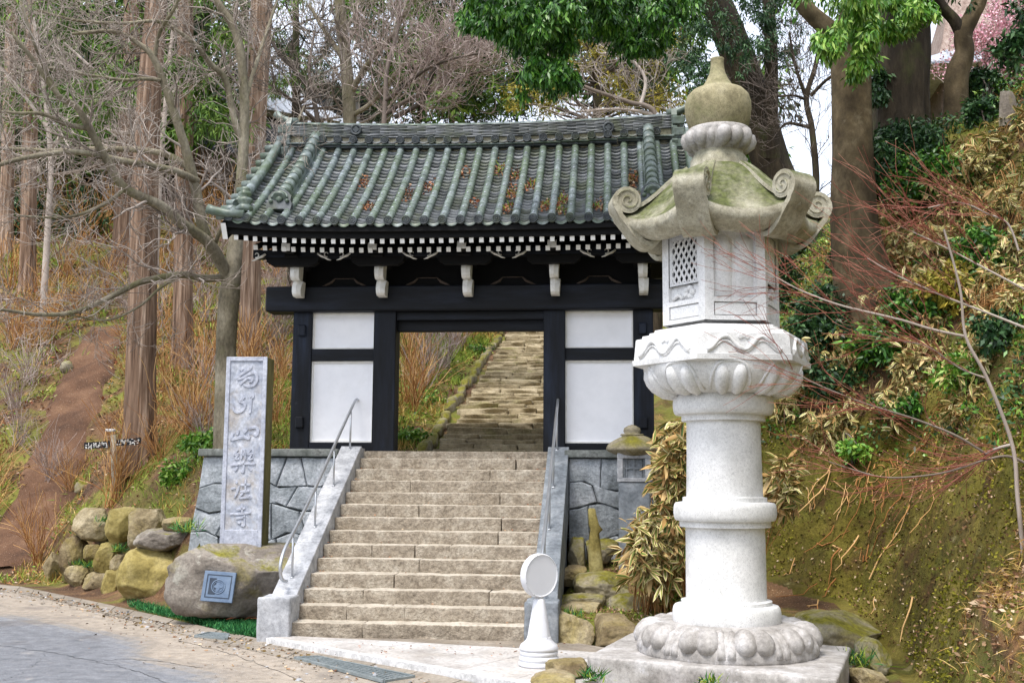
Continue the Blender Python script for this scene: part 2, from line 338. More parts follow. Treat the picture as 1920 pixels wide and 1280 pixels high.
    d['pale_bark'] = mk('pale_bark', three((94, 87, 70), (132, 124, 105), (168, 160, 141)), 3.0, 7, 0.9, 0.5, 24, 0.01, stretch=(1, 1, 0.5), spots=(lin((108, 108, 62)), 1.4, 0.5, 0.66, 0.6))
    d['twig'] = mk('twig', three((122, 110, 100), (158, 146, 136), (192, 180, 170)), 3.0, 3, 0.9, 0.0, rnd=0.5)
    d['twig_red'] = mk('twig_red', three((112, 52, 42), (140, 78, 64), (160, 110, 92)), 3.0, 3, 0.7, 0.0, rnd=0.5)
    d['twig_grey'] = mk('twig_grey', three((130, 112, 104), (164, 146, 138), (194, 178, 172)), 3.0, 3, 0.8, 0.0, rnd=0.5)
    d['twig_tan'] = mk('twig_tan', three((140, 92, 50), (180, 132, 80), (212, 172, 118)), 3.0, 3, 0.9, 0.0, rnd=0.7)
    d['twig_dark'] = mk('twig_dark', three((66, 60, 54), (96, 86, 78), (126, 114, 106)), 3.0, 3, 0.9, 0.0, rnd=0.5)
    d['dark_bark'] = mk('dark_bark', three((34, 29, 22), (56, 48, 37), (84, 74, 58)), 4, 8, 0.9, 1.0, 16, 0.04, stretch=(1, 1, 0.22), spots=(lin((74, 80, 40)), 1.1, 0.52, 0.66, 0.6))
    d['grey_bark'] = mk('grey_bark', three((62, 52, 36), (88, 76, 55), (120, 106, 82)), 4, 8, 0.9, 0.6, 16, 0.02, stretch=(1, 1, 0.7), grain=(7.0, 0.6, 1.4), spots=[(lin((58, 48, 34)), 0.8, 0.5, 0.64, 0.6), (lin((156, 144, 120)), 2.4, 0.62, 0.74, 0.5)])
    d['leaf'] = mk('leaf', [(0.15, lin((20, 54, 12))), (0.5, lin((52, 104, 26))), (0.85, lin((112, 160, 56)))], 1.2, 3, 0.42, 0.0, rnd=0.6, spec=0.5)
    d['leaf_bright'] = mk('leaf_bright', [(0.15, lin((56, 104, 24))), (0.5, lin((98, 150, 44))), (0.85, lin((160, 190, 86)))], 1.2, 3, 0.42, 0.0, rnd=0.7, spec=0.5)
    d['leaf_dark'] = mk('leaf_dark', [(0.15, lin((18, 42, 22))), (0.5, lin((38, 74, 38))), (0.85, lin((84, 118, 66)))], 1.2, 3, 0.45, 0.0, rnd=0.6, spec=0.4)
    d['needle'] = mk('needle', [(0.15, lin((34, 62, 20))), (0.5, lin((76, 110, 36))), (0.85, lin((124, 148, 56)))], 0.8, 4, 0.7, 0.0, rnd=0.45)
    d['needle_dark'] = mk('needle_dark', [(0.15, lin((20, 32, 20))), (0.5, lin((42, 58, 34))), (0.85, lin((78, 90, 50)))], 0.8, 4, 0.7, 0.0, rnd=0.5)
    d['needle_yellow'] = mk('needle_yellow', [(0.15, lin((84, 86, 26))), (0.5, lin((138, 130, 44))), (0.85, lin((190, 170, 70)))], 0.9, 4, 0.7, 0.0, rnd=0.5)
    d['sasa_green'] = mk('sasa_green', [(0.15, lin((58, 88, 34))), (0.5, lin((104, 126, 54))), (0.85, lin((158, 160, 86)))], 1.5, 3, 0.55, 0.0, rnd=0.7)
    d['sasa_pale'] = mk('sasa_pale', [(0.1, lin((140, 112, 62))), (0.5, lin((202, 176, 118))), (0.88, lin((232, 218, 176)))], 1.5, 3, 0.6, 0.0, rnd=0.7)
    d['sasa_brown'] = mk('sasa_brown', [(0.1, lin((104, 74, 42))), (0.5, lin((178, 142, 88))), (0.88, lin((218, 192, 138)))], 1.5, 3, 0.6, 0.0, rnd=0.7)
    d['litter'] = mk('litter', [(0.1, lin((92, 62, 44))), (0.4, lin((140, 104, 76))), (0.7, lin((178, 148, 116))), (0.95, lin((208, 188, 160)))], 1.5, 3, 0.8, 0.0, rnd=0.85)
    d['litter_red'] = mk('litter_red', [(0.1, lin((96, 50, 32))), (0.5, lin((150, 88, 56))), (0.9, lin((188, 132, 92)))], 1.5, 3, 0.8, 0.0, rnd=0.85)
    d['grass_dry'] = mk('grass_dry', [(0.1, lin((138, 102, 46))), (0.5, lin((184, 148, 78))), (0.9, lin((214, 186, 118)))], 1.5, 3, 0.8, 0.0, rnd=0.8)
    d['grass_green'] = mk('grass_green', [(0.1, lin((70, 96, 24))), (0.5, lin((116, 142, 42))), (0.9, lin((170, 182, 80)))], 1.0, 3, 0.7, 0.0, rnd=0.7)
    d['turf'] = mk('turf', [(0.1, lin((14, 66, 32))), (0.5, lin((34, 104, 54))), (0.9, lin((84, 146, 78)))], 2.0, 3, 0.6, 0.0, rnd=0.7)
    d['moss'] = mk('moss', [(0.2, lin((78, 84, 26))), (0.6, lin((116, 118, 40))), (0.9, lin((150, 144, 66)))], 5.0, 7, 0.95, 0.6, 60, 0.01)
    d['bank_moss'] = mk('bank_moss', [(0.1, lin((62, 66, 12))), (0.5, lin((108, 106, 24))), (0.9, lin((154, 146, 54)))], 2.0, 4, 0.95, 0.0, rnd=0.6)
    d['bank_crumb'] = mk('bank_crumb', [(0.1, lin((52, 38, 20))), (0.5, lin((96, 76, 38))), (0.9, lin((146, 126, 78)))], 2.0, 4, 0.95, 0.0, rnd=0.6)
    d['blossom'] = mk('blossom', [(0.1, lin((196, 130, 146))), (0.5, lin((226, 170, 184))), (0.9, lin((244, 212, 220)))], 2, 3, 0.7, 0.0, rnd=0.8)
    d['thatch'] = mk('thatch', three((116, 98, 88), (146, 128, 118), (170, 156, 146)), 6, 7, 0.95, 0.8, 30, 0.03, stretch=(1, 1, 0.3))
    d['far_tile'] = mk('far_tile', three((138, 144, 154), (166, 172, 182), (190, 194, 202)), 6, 5, 0.5, 0.2, 30)
    d['far_wall'] = mk('far_wall', two((84, 72, 62), (116, 102, 92)), 4, 5, 0.9, 0.2, 30)
    d['far_pale'] = mk('far_pale', two((150, 142, 134), (176, 170, 164)), 4, 5, 0.9, 0.2, 30)
    d['weathered'] = mk('weathered', three((118, 108, 92), (150, 140, 122), (176, 168, 152)), 8, 6, 0.9, 0.4, 30, 0.004, stretch=(0.2, 1, 1))
    d['sign_ink'] = mk('sign_ink', two((20, 22, 26), (36, 38, 42)), 9, 3, 0.7, 0.0)
    d['glass_dark'] = mk('glass_dark', two((20, 22, 26), (34, 36, 40)), 3, 3, 0.12, 0.0, spec=0.6)
mats()
# ------------------------------------------------------------------ gate frame (used by the terrain too)
GYAW = math.radians(-5.3)
GO = W(886, 846, 16.55)                       # middle of the gate's front wall
GX = Vector((math.cos(GYAW), math.sin(GYAW), 0)); GY = Vector((-math.sin(GYAW), math.cos(GYAW), 0))
FLOOR_Z = GO.z
def GL(px, py, ly):                           # pixel -> gate coordinates (x, z above the gate floor) on the plane local y = ly
    d = ray(px, py); o = Vector((0, 0, CAM_Z)) - Vector((GO.x, GO.y, 0))
    t = (ly - o.dot(GY)) / d.dot(GY); p = o + d * t
    return p.dot(GX), p.z - FLOOR_Z
def gl_world(x, y, z): return Vector((GO.x, GO.y, FLOOR_Z)) + GX * x + GY * y + Vector((0, 0, z))

# ------------------------------------------------------------------ terrain
FOOT_R = np.array([(3.7, -30), (3.6, 6), (3.5, 9), (3.72, 10.4), (4.1, 12), (4.15, 14.2), (3.3, 15.1), (2.5, 15.7), (2.35, 17), (3.0, 25), (3.6, 40), (6, 80)], float)
def sdist(x, y, P):
    best = np.full(np.shape(x), 1e9); sgn = np.ones(np.shape(x))
    for a, b in zip(P[:-1], P[1:]):
        d = b - a; t = np.clip(((x - a[0]) * d[0] + (y - a[1]) * d[1]) / (d @ d), 0, 1)
        dx, dy = x - a[0] - t * d[0], y - a[1] - t * d[1]; q = np.hypot(dx, dy)
        s = np.where(d[0] * (y - a[1]) - d[1] * (x - a[0]) < 0, 1.0, -1.0)
        m = q < best - 1e-9; best = np.where(m, q, best); sgn = np.where(m, s, sgn)
    return best * sgn
def yfoot(x): return 13.2 + (-2.9 - np.maximum(x, -9.3)) * 1.3 + np.maximum(-9.3 - x, 0) * 0.32
FAR = np.array([(10, 0.9), (15, 1.2), (17, 1.75), (19, 2.25), (21, 2.45), (25, 3.5), (30, 5.0), (38, 8.5), (50, 15), (62, 20.5), (120, 22), (400, 24)], float)
PTH = np.array([(0, 2.1), (18.2, 2.1), (38, 6.9), (50, 11.5), (66, 19), (120, 22), (400, 24)], float)
FOOTROCK = np.array([(-5, 0), (0.0, 0), (0.35, 0.15), (0.75, 1.0), (1.1, 1.35), (1.6, 2.0), (3, 3.4), (60, 60)], float)
FOOTSOFT = np.array([(-5, 0), (0, 0), (1, 0.75), (2, 1.9), (3.5, 3.6), (60, 60)], float)
PROF_R = np.array([(-5, 0), (0, 0), (0.15, 0.3), (0.75, 1.5), (1.2, 2.4), (2.0, 3.9), (3, 5.1), (4.3, 7.4), (5.7, 8.3), (6.3, 8.5), (6.9, 9.0), (8, 9.8), (10, 11.3), (12, 13), (17, 15), (40, 16), (400, 17)], float)
def H(x, y, detail=True):
    x = np.asarray(x, float); y = np.asarray(y, float)
    T = lambda tab, v: np.interp(v, tab[:, 0], tab[:, 1])
    gx = (x - GO.x) * GX.x + (y - GO.y) * GX.y; gy = (x - GO.x) * GY.x + (y - GO.y) * GY.y
    s = (y - yfoot(x)) / 1.64
    soft = sst(-8.4, -9.2, x)
    ft = T(FOOTROCK, s) * (1 - soft) + T(FOOTSOFT, s) * soft
    zl = np.minimum(T(FAR, y), ft)
    zc = np.where(gy > 0.25, T(PTH, y), 0.0)
    # planted bed to the right of the stair
    bed = np.interp(gy, [-3.6, -3.25, -2.4, -1.6, -1.55, -0.8, 0.2], [0, 0.22, 0.3, 0.42, 0.5, 0.72, 0.78])
    bed = bed * sst(0.35, 0.6, gx - 0.9) * (gy <= 0.25)
    zc = np.maximum(zc, bed)
    wl = np.where(gy > 0.25, sst(-2.6, -5.2, gx), (gx < -3.82) * 1.0)
    # beyond the gate the slope left of the path stands a little above it
    zb = T(PTH, y) + 0.9 * sst(-1.6, -4.0, gx) * sst(19, 25, y)
    zc = np.where(gy > 0.25, zb, zc)
    z = zl * wl + zc * (1 - wl)
    z = np.where(x < -3.0, z, z)
    sr = sdist(x, y, FOOT_R)
    zr = T(PROF_R, sr)
    z = np.maximum(z, zr)
    if detail:
        p = np.stack([x, y, np.zeros_like(x)], -1)
        n = fbm(p, 0.7, 4); n2 = fbm(p + 7.3, 2.6, 3)
        soft_m = sst(0.3, 2.0, z)
        z = z + (n * 0.16 + n2 * 0.06) * soft_m * (1 - ((np.abs(gx) < 4) & (gy > 0.2) & (gy < 2.6)))
        cliff = sst(0.05, 0.3, sr) * sst(2.4, 1.2, sr)
        q = np.stack([x * 1.0, y * 1.0, z * 0.9], -1)
        z = z + (fbm(q, 1.9, 5) * 0.32 - np.abs(fbm(q + 4, 3.1, 4)) * 0.22 + 0.08) * cliff
    return z
def h1(x, y): return float(H(np.array([x]), np.array([y]))[0])
def gnd(px, py, y0=10.0, y1=80.0):            # where the ray of a pixel meets the terrain
    ys = np.linspace(y0, y1, 700); d = ray(px, py)
    xs = d.x / d.y * ys; zs = CAM_Z + d.z / d.y * ys
    hh = H(xs, ys, False); i = np.nonzero(hh >= zs)[0]
    i = i[0] if len(i) else int(np.argmin(np.where(ys > 16, zs - hh, 1e9)))
    return Vector((xs[i], ys[i], h1(xs[i], ys[i])))

def axis(dense0, dense1, step, lo, hi):
    a = list(np.arange(dense0, dense1 + 1e-6, step)); st = step
    while a[-1] < hi: st *= 1.09; a.append(a[-1] + st)
    st = step; b = []
    while (b[-1] if b else a[0]) > lo: st *= 1.13; b.append((b[-1] if b else a[0]) - st)
    return np.array(b[::-1] + a)
def make_ground():
    xs = np.unique(np.round(np.concatenate([axis(-10.5, 8.5, 0.1, -260, 260), np.arange(3.3, 6.0, 0.05)]), 4)); ys = np.unique(np.round(np.concatenate([axis(8.6, 22, 0.1, -120, 320), np.arange(9.0, 16.5, 0.05)]), 4))
    X, Y = np.meshgrid(xs, ys); Z = H(X, Y) - 0.012
    # keep the sheet just below the flat road
    V = np.stack([X, Y, Z], -1).reshape(-1, 3); nx, ny = len(xs), len(ys)
    i = np.arange((ny - 1) * (nx - 1)); r, c = i // (nx - 1), i % (nx - 1)
    a = r * nx + c; F = np.stack([a, a + 1, a + nx + 1, a + nx], 1)
    ctr = V[F].mean(1); sr = sdist(ctr[:, 0], ctr[:, 1], FOOT_R)
    nn = fbm(ctr, 1.2, 3)
    clay = (sr > -0.15) & (sr + nn * 0.5 < 1.5) & (ctr[:, 1] < 18) & (ctr[:, 1] > 9.3 + nn * 0.5)
    me = npmesh('ground', V, F, [MAT['soil'], MAT['clay']], clay.astype(int), smooth=True)
    o = link('ground', me); tag(o, kind='structure')
make_ground()

# ---- road, gutter, grates, apron
EDGE_PX = [(-420, 1062), (-200, 1077), (37, 1100), (160, 1124), (285, 1152), (390, 1178), (487, 1199), (560, 1219)]
EDGE = [G(*p) for p in EDGE_PX]
def ribbon_pts(px): return [G(*p) for p in px]
GUT_IN = ribbon_pts([(-420, 1062), (-200, 1077), (37, 1100), (160, 1125), (285, 1153), (390, 1178), (487, 1199), (640, 1229), (800, 1262), (980, 1302), (1250, 1372)])
GUT_OUT = ribbon_pts([(-420, 1072), (-200, 1088), (37, 1113), (140, 1135), (236, 1161), (330, 1187), (440, 1212), (590, 1248), (730, 1283), (890, 1325), (1130, 1405)])
def poly_s(P):
    s = [0.0]
    for a, b in zip(P[:-1], P[1:]): s.append(s[-1] + (b - a).length)
    return s
def at_s(P, f):
    s = poly_s(P); t = f * s[-1]
    for i in range(len(P) - 1):
        if t <= s[i + 1] or i == len(P) - 2:
            return P[i].lerp(P[i + 1], (t - s[i]) / (s[i + 1] - s[i]))
def make_road():
    NK = 150; rows = 60; inn = [at_s(GUT_OUT, k / NK) for k in range(NK + 1)]
    V = []; D = []
    for k, p in enumerate(inn):
        far = Vector((p.x * 0.6 - 16 + 26 * k / NK, -30, 0)); ln = (far - p).length
        for r in range(rows):
            t = (r / (rows - 1)) ** 2.4; q = p.lerp(far, t); V.append((q.x, q.y, 0.002)); D.append(t * ln)
    V = np.array(V); D = np.array(D); n = fbm(V * np.array([0.55, 1.3, 1]), 0.9, 4); n2 = fbm(V + 5, 0.35, 3)
    wd = 1.25 + 0.8 * n2 + np.clip((-4 - V[:, 0]) * 0.12, 0, 1.2)
    dust = 1 - sst(-0.55, 0.75, D - wd + n * 0.9)
    k, r = np.meshgrid(np.arange(NK), np.arange(rows - 1), indexing='ij'); a = (k * rows + r).ravel(); F = np.stack([a, a + rows, a + rows + 1, a + 1], 1)
    me = npmesh('road', V, F, [MAT['road']], rnd=dust[F].mean(1)); o = link('road', me); tag(o, kind='structure')
    # concrete gutter of separate slabs
    g = empty('gutter', (0, 0, 0)); tag(g, kind='structure')
    n = 34
    for k in range(n):
        if k in (17, 18): pass
        f0, f1 = (k + 0.015) / n, (k + 0.985) / n
        a, b, c, d = at_s(GUT_IN, f0), at_s(GUT_IN, f1), at_s(GUT_OUT, f1), at_s(GUT_OUT, f0)
        z = 0.012 + 0.004 * random.random()
        m = MB(); v = [(*p.xy, -0.1) for p in (a, b, c, d)] + [(*p.xy, z) for p in (a, b, c, d)]
        m.add(v, [(4, 7, 6, 5), (0, 1, 5, 4), (1, 2, 6, 5), (2, 3, 7, 6), (3, 0, 4, 7)]); m.build('slab', MAT['gutter'], g)
    return g
make_road()

def grate(corners, label, nb):
    A, B, C, D = [G(*p, 0.02) for p in corners]           # far-left, far-right, near-right, near-left
    root = empty('drain_grate', tuple((A + B + C + D) / 4), 0, label, 'drain grate')
    c = (A + B + C + D) / 4
    L = lambda p, z=0: (p.x - c.x, p.y - c.y, z)
    def bar(p, q, w_, z0, z1, m):
        d = (q - p).normalized(); nrm = Vector((-d.y, d.x, 0)) * w_ / 2
        v = [L(x, z) for z in (z0, z1) for x in (p - nrm, q - nrm, q + nrm, p + nrm)]
        m.add(v, [(3, 2, 1, 0), (4, 5, 6, 7), (0, 1, 5, 4), (1, 2, 6, 5), (2, 3, 7, 6), (3, 0, 4, 7)])
    m = MB(); m.add([L(p, -0.001) for p in (A, B, C, D)], [(3, 2, 1, 0)]); m.build('pit', MAT['pit'], root)
    m = MB()
    for p, q in ((A, B), (B, C), (C, D), (D, A)): bar(p, q, 0.03, -0.01, 0.016, m)
    m.build('frame', MAT['grate'], root)
    m = MB()
    for k in range(1, nb): bar(A.lerp(D, k / nb), B.lerp(C, k / nb), 0.018, -0.012, 0.010, m)
    for k in range(1, 16): bar(A.lerp(B, k / 16), D.lerp(C, k / 16), 0.012, -0.012, 0.007, m)
    o = m.build('bars', MAT['grate'], root); tag(o, kind='stuff')
grate([(392, 1186), (428, 1189), (424, 1198), (366, 1192)], 'short steel drain grate in the gutter beside the green turf strip', 5)
grate([(596, 1231), (776, 1268), (720, 1277), (553, 1233)], 'long steel drain grate in the gutter before the pale paved apron', 6)

def make_apron():
    root = empty('apron', tuple(G(700, 1215))); tag(root, kind='structure'); c = root.location
    z = 0.07
    P = lambda px, py: G(px, py, z)
    # outline: front edge runs obliquely, back edge lies under the first step
    A, B = P(512, 1194), P(1060, 1290); C, D = P(1235, 1228), P(1010, 1190)
    fr = [A.lerp(B, t) for t in (0, 0.16, 0.34, 0.52, 0.7, 0.86, 1.0)]
    bk0 = P(530, 1190)
    bk = [bk0.lerp(C, t) for t in (0, 0.2, 0.38, 0.56, 0.72, 0.87, 1.0)]
    for i in range(6):
        a, b, c2, d = fr[i], fr[i + 1], bk[i + 1], bk[i]
        mid0, mid1 = a.lerp(d, 0.52), b.lerp(c2, 0.52)
        for q in ((a, b, mid1, mid0), (mid0, mid1, c2, d)):
            cen = sum(q, Vector()) / 4
            qq = [cen + (p - cen) * 0.992 for p in q]
            m = MB(); v = [(p.x - c.x, p.y - c.y, -0.1) for p in qq] + [(p.x - c.x, p.y - c.y, z + random.uniform(-.002, .002)) for p in qq]
            m.add(v, [(4, 5, 6, 7), (0, 1, 5, 4), (1, 2, 6, 5), (2, 3, 7, 6), (3, 0, 4, 7)]); m.build('paving_slab', MAT['apron'], root)
    m = MB(); q = [A, B, C, D.lerp(C, 0.0), bk0]
    m.add([(p.x - c.x, p.y - c.y, z - 0.012) for p in q], [tuple(range(len(q)))]); m.build('bedding', MAT['gutter'], root)
    # kerb along the front edge
    m = MB(); n = Vector((A.y - B.y, B.x - A.x, 0)).normalized() * -0.09
    if n.y > 0: n = -n
    q = [A, B, B + n, A + n]
    v = [(p.x - c.x, p.y - c.y, -0.1) for p in q] + [(p.x - c.x, p.y - c.y, z + 0.003) for p in q]
    m.add(v, [(4, 7, 6, 5), (0, 1, 5, 4), (1, 2, 6, 5), (2, 3, 7, 6), (3, 0, 4, 7)]); m.build('kerb', MAT['concrete_white'], root)
make_apron()

# dirt path up the left hillside
def make_dirt_path():
    px = [(-60, 1075), (10, 1050), (55, 985), (85, 920), (115, 840), (140, 770), (160, 710), (178, 665), (190, 635), (196, 618)]
    wid = [2.4, 1.8, 1.6, 1.5, 1.4, 1.4, 1.3, 1.3, 1.2, 1.0]
    pts = [gnd(*p, 14, 60) for p in px]
    V = []; F = []; n = 9; S = 70
    for k in range(S):
        f = k / (S - 1) * (len(pts) - 1); i = min(int(f), len(pts) - 2); t = f - i
        p = pts[i].lerp(pts[i + 1], t); wd = wid[i] * (1 - t) + wid[i + 1] * t
        for r in range(n):
            u = (r / (n - 1) - 0.5)
            x = p.x + u * wd * (1 + 0.25 * float(vnoise(np.array([[k * 0.3, u * 2, 1.0]]))[0])); y = p.y
            V.append((x, y, 0))
    V = np.array(V); V[:, 2] = H(V[:, 0], V[:, 1]) + 0.045 + 0.02 * (1 - (np.abs(np.tile(np.linspace(-1, 1, n), S))) ** 2)
    V[:, 2] -= 0.10 * (np.abs(np.tile(np.linspace(-1, 1, n), S)) > 0.95)
    for k in range(S - 1):
        for r in range(n - 1):
            a = k * n + r; F.append((a, a + 1, a + n + 1, a + n))
    o = link('dirt_path', npmesh('dirt_path', V, F, [MAT['path_dirt']], smooth=True)); tag(o, kind='structure')
make_dirt_path()
# ------------------------------------------------------------------ rough stone helpers
def rblock(x0, x1, y0, y1, z0, z1, amp=0.01, rnd=0.02, seg=0.12, fs=3.0, off=(0, 0, 0), mx=16):
    """a subdivided block with rounded, uneven faces -> (V, F)"""
    L = (x1 - x0, y1 - y0, z1 - z0); T = []
    for l in L:
        r_ = min(rnd, l * 0.4); m_ = max(1, min(mx, int((l - 2 * r_) / seg) + 1))
        T.append([0, r_ * 0.35] + list(np.linspace(r_, l - r_, m_ + 1)) + [l - r_ * 0.35, l])
    n = [len(t) - 1 for t in T]; V = []; idx = {}; F = []
    def vid(i, j, k):
        if (i, j, k) not in idx:
            idx[(i, j, k)] = len(V); V.append((x0 + T[0][i], y0 + T[1][j], z0 + T[2][k]))
        return idx[(i, j, k)]
    for a in range(3):
        b, c = (a + 1) % 3, (a + 2) % 3
        for side in (0, n[a]):
            for i in range(n[b]):
                for j in range(n[c]):
                    q = []
                    for (di, dj) in ((0, 0), (1, 0), (1, 1), (0, 1)):
                        t = [0, 0, 0]; t[a] = side; t[b] = i + di; t[c] = j + dj; q.append(vid(*t))
                    F.append(q if side else q[::-1])
    V = np.array(V, float); c = np.array([(x0 + x1) / 2, (y0 + y1) / 2, (z0 + z1) / 2]); h = np.array(L) / 2
    d = (V - c); r = np.minimum(rnd, h * 0.8)
    core = np.clip(d, -(h - r), h - r); e = (d - core) / r
    ln = np.linalg.norm(e, axis=1, keepdims=True); ln[ln == 0] = 1
    nrm = e / ln; V = c + core + nrm * r
    V = V + nrm * (fbm(V + np.array(off), fs, 4) * amp)[:, None]
    return V, np.array(F)
def rb(name, mat, parent, *a, **k):
    V, F = rblock(*a, **k); mi = None
    if isinstance(mat, list):                     # second material on the upward faces: treads lightened as if skylit
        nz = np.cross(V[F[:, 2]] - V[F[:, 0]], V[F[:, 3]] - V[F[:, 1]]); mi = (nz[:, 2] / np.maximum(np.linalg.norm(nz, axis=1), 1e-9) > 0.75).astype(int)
    return link(name, npmesh(name, V, F, mat if isinstance(mat, list) else [mat], mi, smooth=True), parent)

import bmesh
def ico(sub):
    b = bmesh.new(); bmesh.ops.create_icosphere(b, subdivisions=sub, radius=1.0)
    V = np.array([v.co[:] for v in b.verts]); F = np.array([[v.index for v in f.verts] for f in b.faces]); b.free(); return V, F
ICO = {s: ico(s) for s in (3, 4, 5)}
def rock_mesh(sx, sy, sz, seed, sub=5, cuts=16, box=3.2, amp=0.05, flat_top=None, mat=None):
    r = np.random.default_rng(seed); D, F = ICO[sub]
    p = box; rad = (np.abs(D) ** p).sum(1) ** (-1 / p)
    V = D * rad[:, None]
    for k in range(cuts):                       # chop facets
        n = r.normal(size=3); n /= np.linalg.norm(n); dd = r.uniform(0.74, 1.1)
        t = V @ n - dd; V = V - np.outer(np.maximum(t, 0) * 0.97, n)
    if flat_top is not None:
        V[:, 2] = np.minimum(V[:, 2], flat_top + 0.05 * (V[:, 2] - flat_top))
    q = V + r.uniform(0, 50, 3)
    V = V * (1 + (fbm(q, 1.5, 5) * amp * 2.2 - np.abs(fbm(q + 9, 2.4, 4)) * amp * 1.6 + fbm(q, 7.0, 3) * amp * 0.6)[:, None])
    V = V * np.array([sx, sy, sz])
    return npmesh('rock', V, F, [mat], smooth=True)
def rock_px(name, x0, x1, y0, y1, depth, mat, seed, label, cat='boulder', group=None, dy=None, sink=0.0, **k):
    """a rock that fills a box of the photograph, standing at distance depth"""
    a, b = W(x0, (y0 + y1) / 2, depth), W(x1, (y0 + y1) / 2, depth); t, u = W((x0 + x1) / 2, y0, depth), W((x0 + x1) / 2, y1, depth)
    sx = (b - a).length / 2; sz = (t - u).length / 2 + sink / 2; sy = dy or 0.5 * (sx + sz)
    c = (a + b) / 2; cz = (t.z + u.z) / 2 - sink / 2
    me = rock_mesh(sx * 1.06, sy, sz * 1.06, seed, mat=mat, **k)
    o = link(name, me, None, (c.x, depth + sy * 0.55, cz)); return tag(o, label, cat, group)

# ------------------------------------------------------------------ stair
ST_X0, ST_X1 = -1.60, 1.13
N_ST = 13; ST_Z0 = 0.055; ST_Y0 = -3.70; ST_Y1 = -0.36; ST_Z1 = 2.135 
RISE = (ST_Z1 - ST_Z0) / N_ST; TREAD = (ST_Y1 - ST_Y0) / (N_ST - 1)
stair = empty('stone_staircase', gl_world(0, ST_Y0, ST_Z0 - FLOOR_Z), GYAW, 'broad flight of tan granite steps leading up to the black gate', 'staircase')
def make_stair():
    for k in range(N_ST):
        y0 = k * TREAD; z1 = (k + 1) * RISE; z0 = z1 - RISE - 0.01
        nj = random.choice((1, 2, 2, 3)); cuts = sorted(random.uniform(0.16, 0.84) for _ in range(nj))
        cuts = [c for i, c in enumerate(cuts) if i == 0 or c - cuts[i - 1] > 0.15]
        e = [0] + cuts + [1]
        for a, b in zip(e[:-1], e[1:]):
            xa = ST_X0 + (ST_X1 - ST_X0) * a + 0.002; xb = ST_X0 + (ST_X1 - ST_X0) * b - 0.002
            o = rb('step_slab', [MAT['granite_step'], MAT['granite_tread_skylit']], stair, xa, xb, y0 + random.uniform(-.006, .006), y0 + TREAD + 0.12, z0, z1 + random.uniform(-.003, .002),
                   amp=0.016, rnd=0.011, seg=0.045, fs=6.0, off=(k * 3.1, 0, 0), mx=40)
    # landing slab in front of the gate, and its solid core
    rb('landing_slab', MAT['granite_step'], stair, ST_X0 - 0.3, ST_X1 + 0.32, N_ST * TREAD + 0.02, N_ST * TREAD + 0.9, 1.9, FLOOR_Z - ST_Z0 - 0.004, amp=0.008, rnd=0.015, seg=0.15)
make_stair()

def stringer(x0, x1, label, mat, blk):
    root = empty('stair_cheek', gl_world((x0 + x1) / 2, ST_Y0, -FLOOR_Z), GYAW, label, 'cheek wall')
    w_ = (x1 - x0) / 2; sl = RISE / TREAD
    top = lambda y: ST_Z0 + RISE + sl * y + 0.13
    ys = [0.02, 1.22, 2.40, 3.42]
    for a, b in zip(ys[:-1], ys[1:]):
        m = MB(); z0 = -0.05
        poly = [(a + 0.004, max(z0, top(a) - 0.9)), (b - 0.004, max(z0, top(b) - 0.9)), (b - 0.004, top(b)), (a + 0.004, top(a))]
        m.prism(poly, 'x', -w_, w_); o = m.build('cheek_slab', mat, root)
        bv = o.modifiers.new('b', 'BEVEL'); bv.width = 0.012; bv.segments = 2; bv.limit_method = 'ANGLE'
    m = MB(); m.prism([(3.42, top(3.42) - 0.9), (3.42, top(3.42)), (3.5, FLOOR_Z + 0.035), (3.66, FLOOR_Z + 0.035), (3.66, top(3.42) - 0.9)][::-1], 'x', -w_, w_); m.build('head_slab', mat, root)
    m = MB(); m.prism([(0.1, -0.05), (3.4, -0.05), (3.4, top(3.4) - 0.88), (0.9, max(0, top(0.9) - 0.88))], 'x', -w_ + 0.03, w_ - 0.03); m.build('core', MAT['granite_grey'], root)
    rb('foot_block', blk, root, -w_ - 0.05, w_ + 0.03, -0.12, 0.30, -0.05, 0.50, amp=0.014, rnd=0.025, seg=0.05, fs=6.0)
stringer(ST_X0 - 0.30, ST_X0, 'pale granite cheek wall of the stair beside the inscribed pillar', MAT['granite_light'], MAT['granite_light'])
stringer(ST_X1, ST_X1 + 0.30, 'dark grey granite cheek wall of the stair behind the round white sign', MAT['granite_grey'], MAT['granite_grey'])

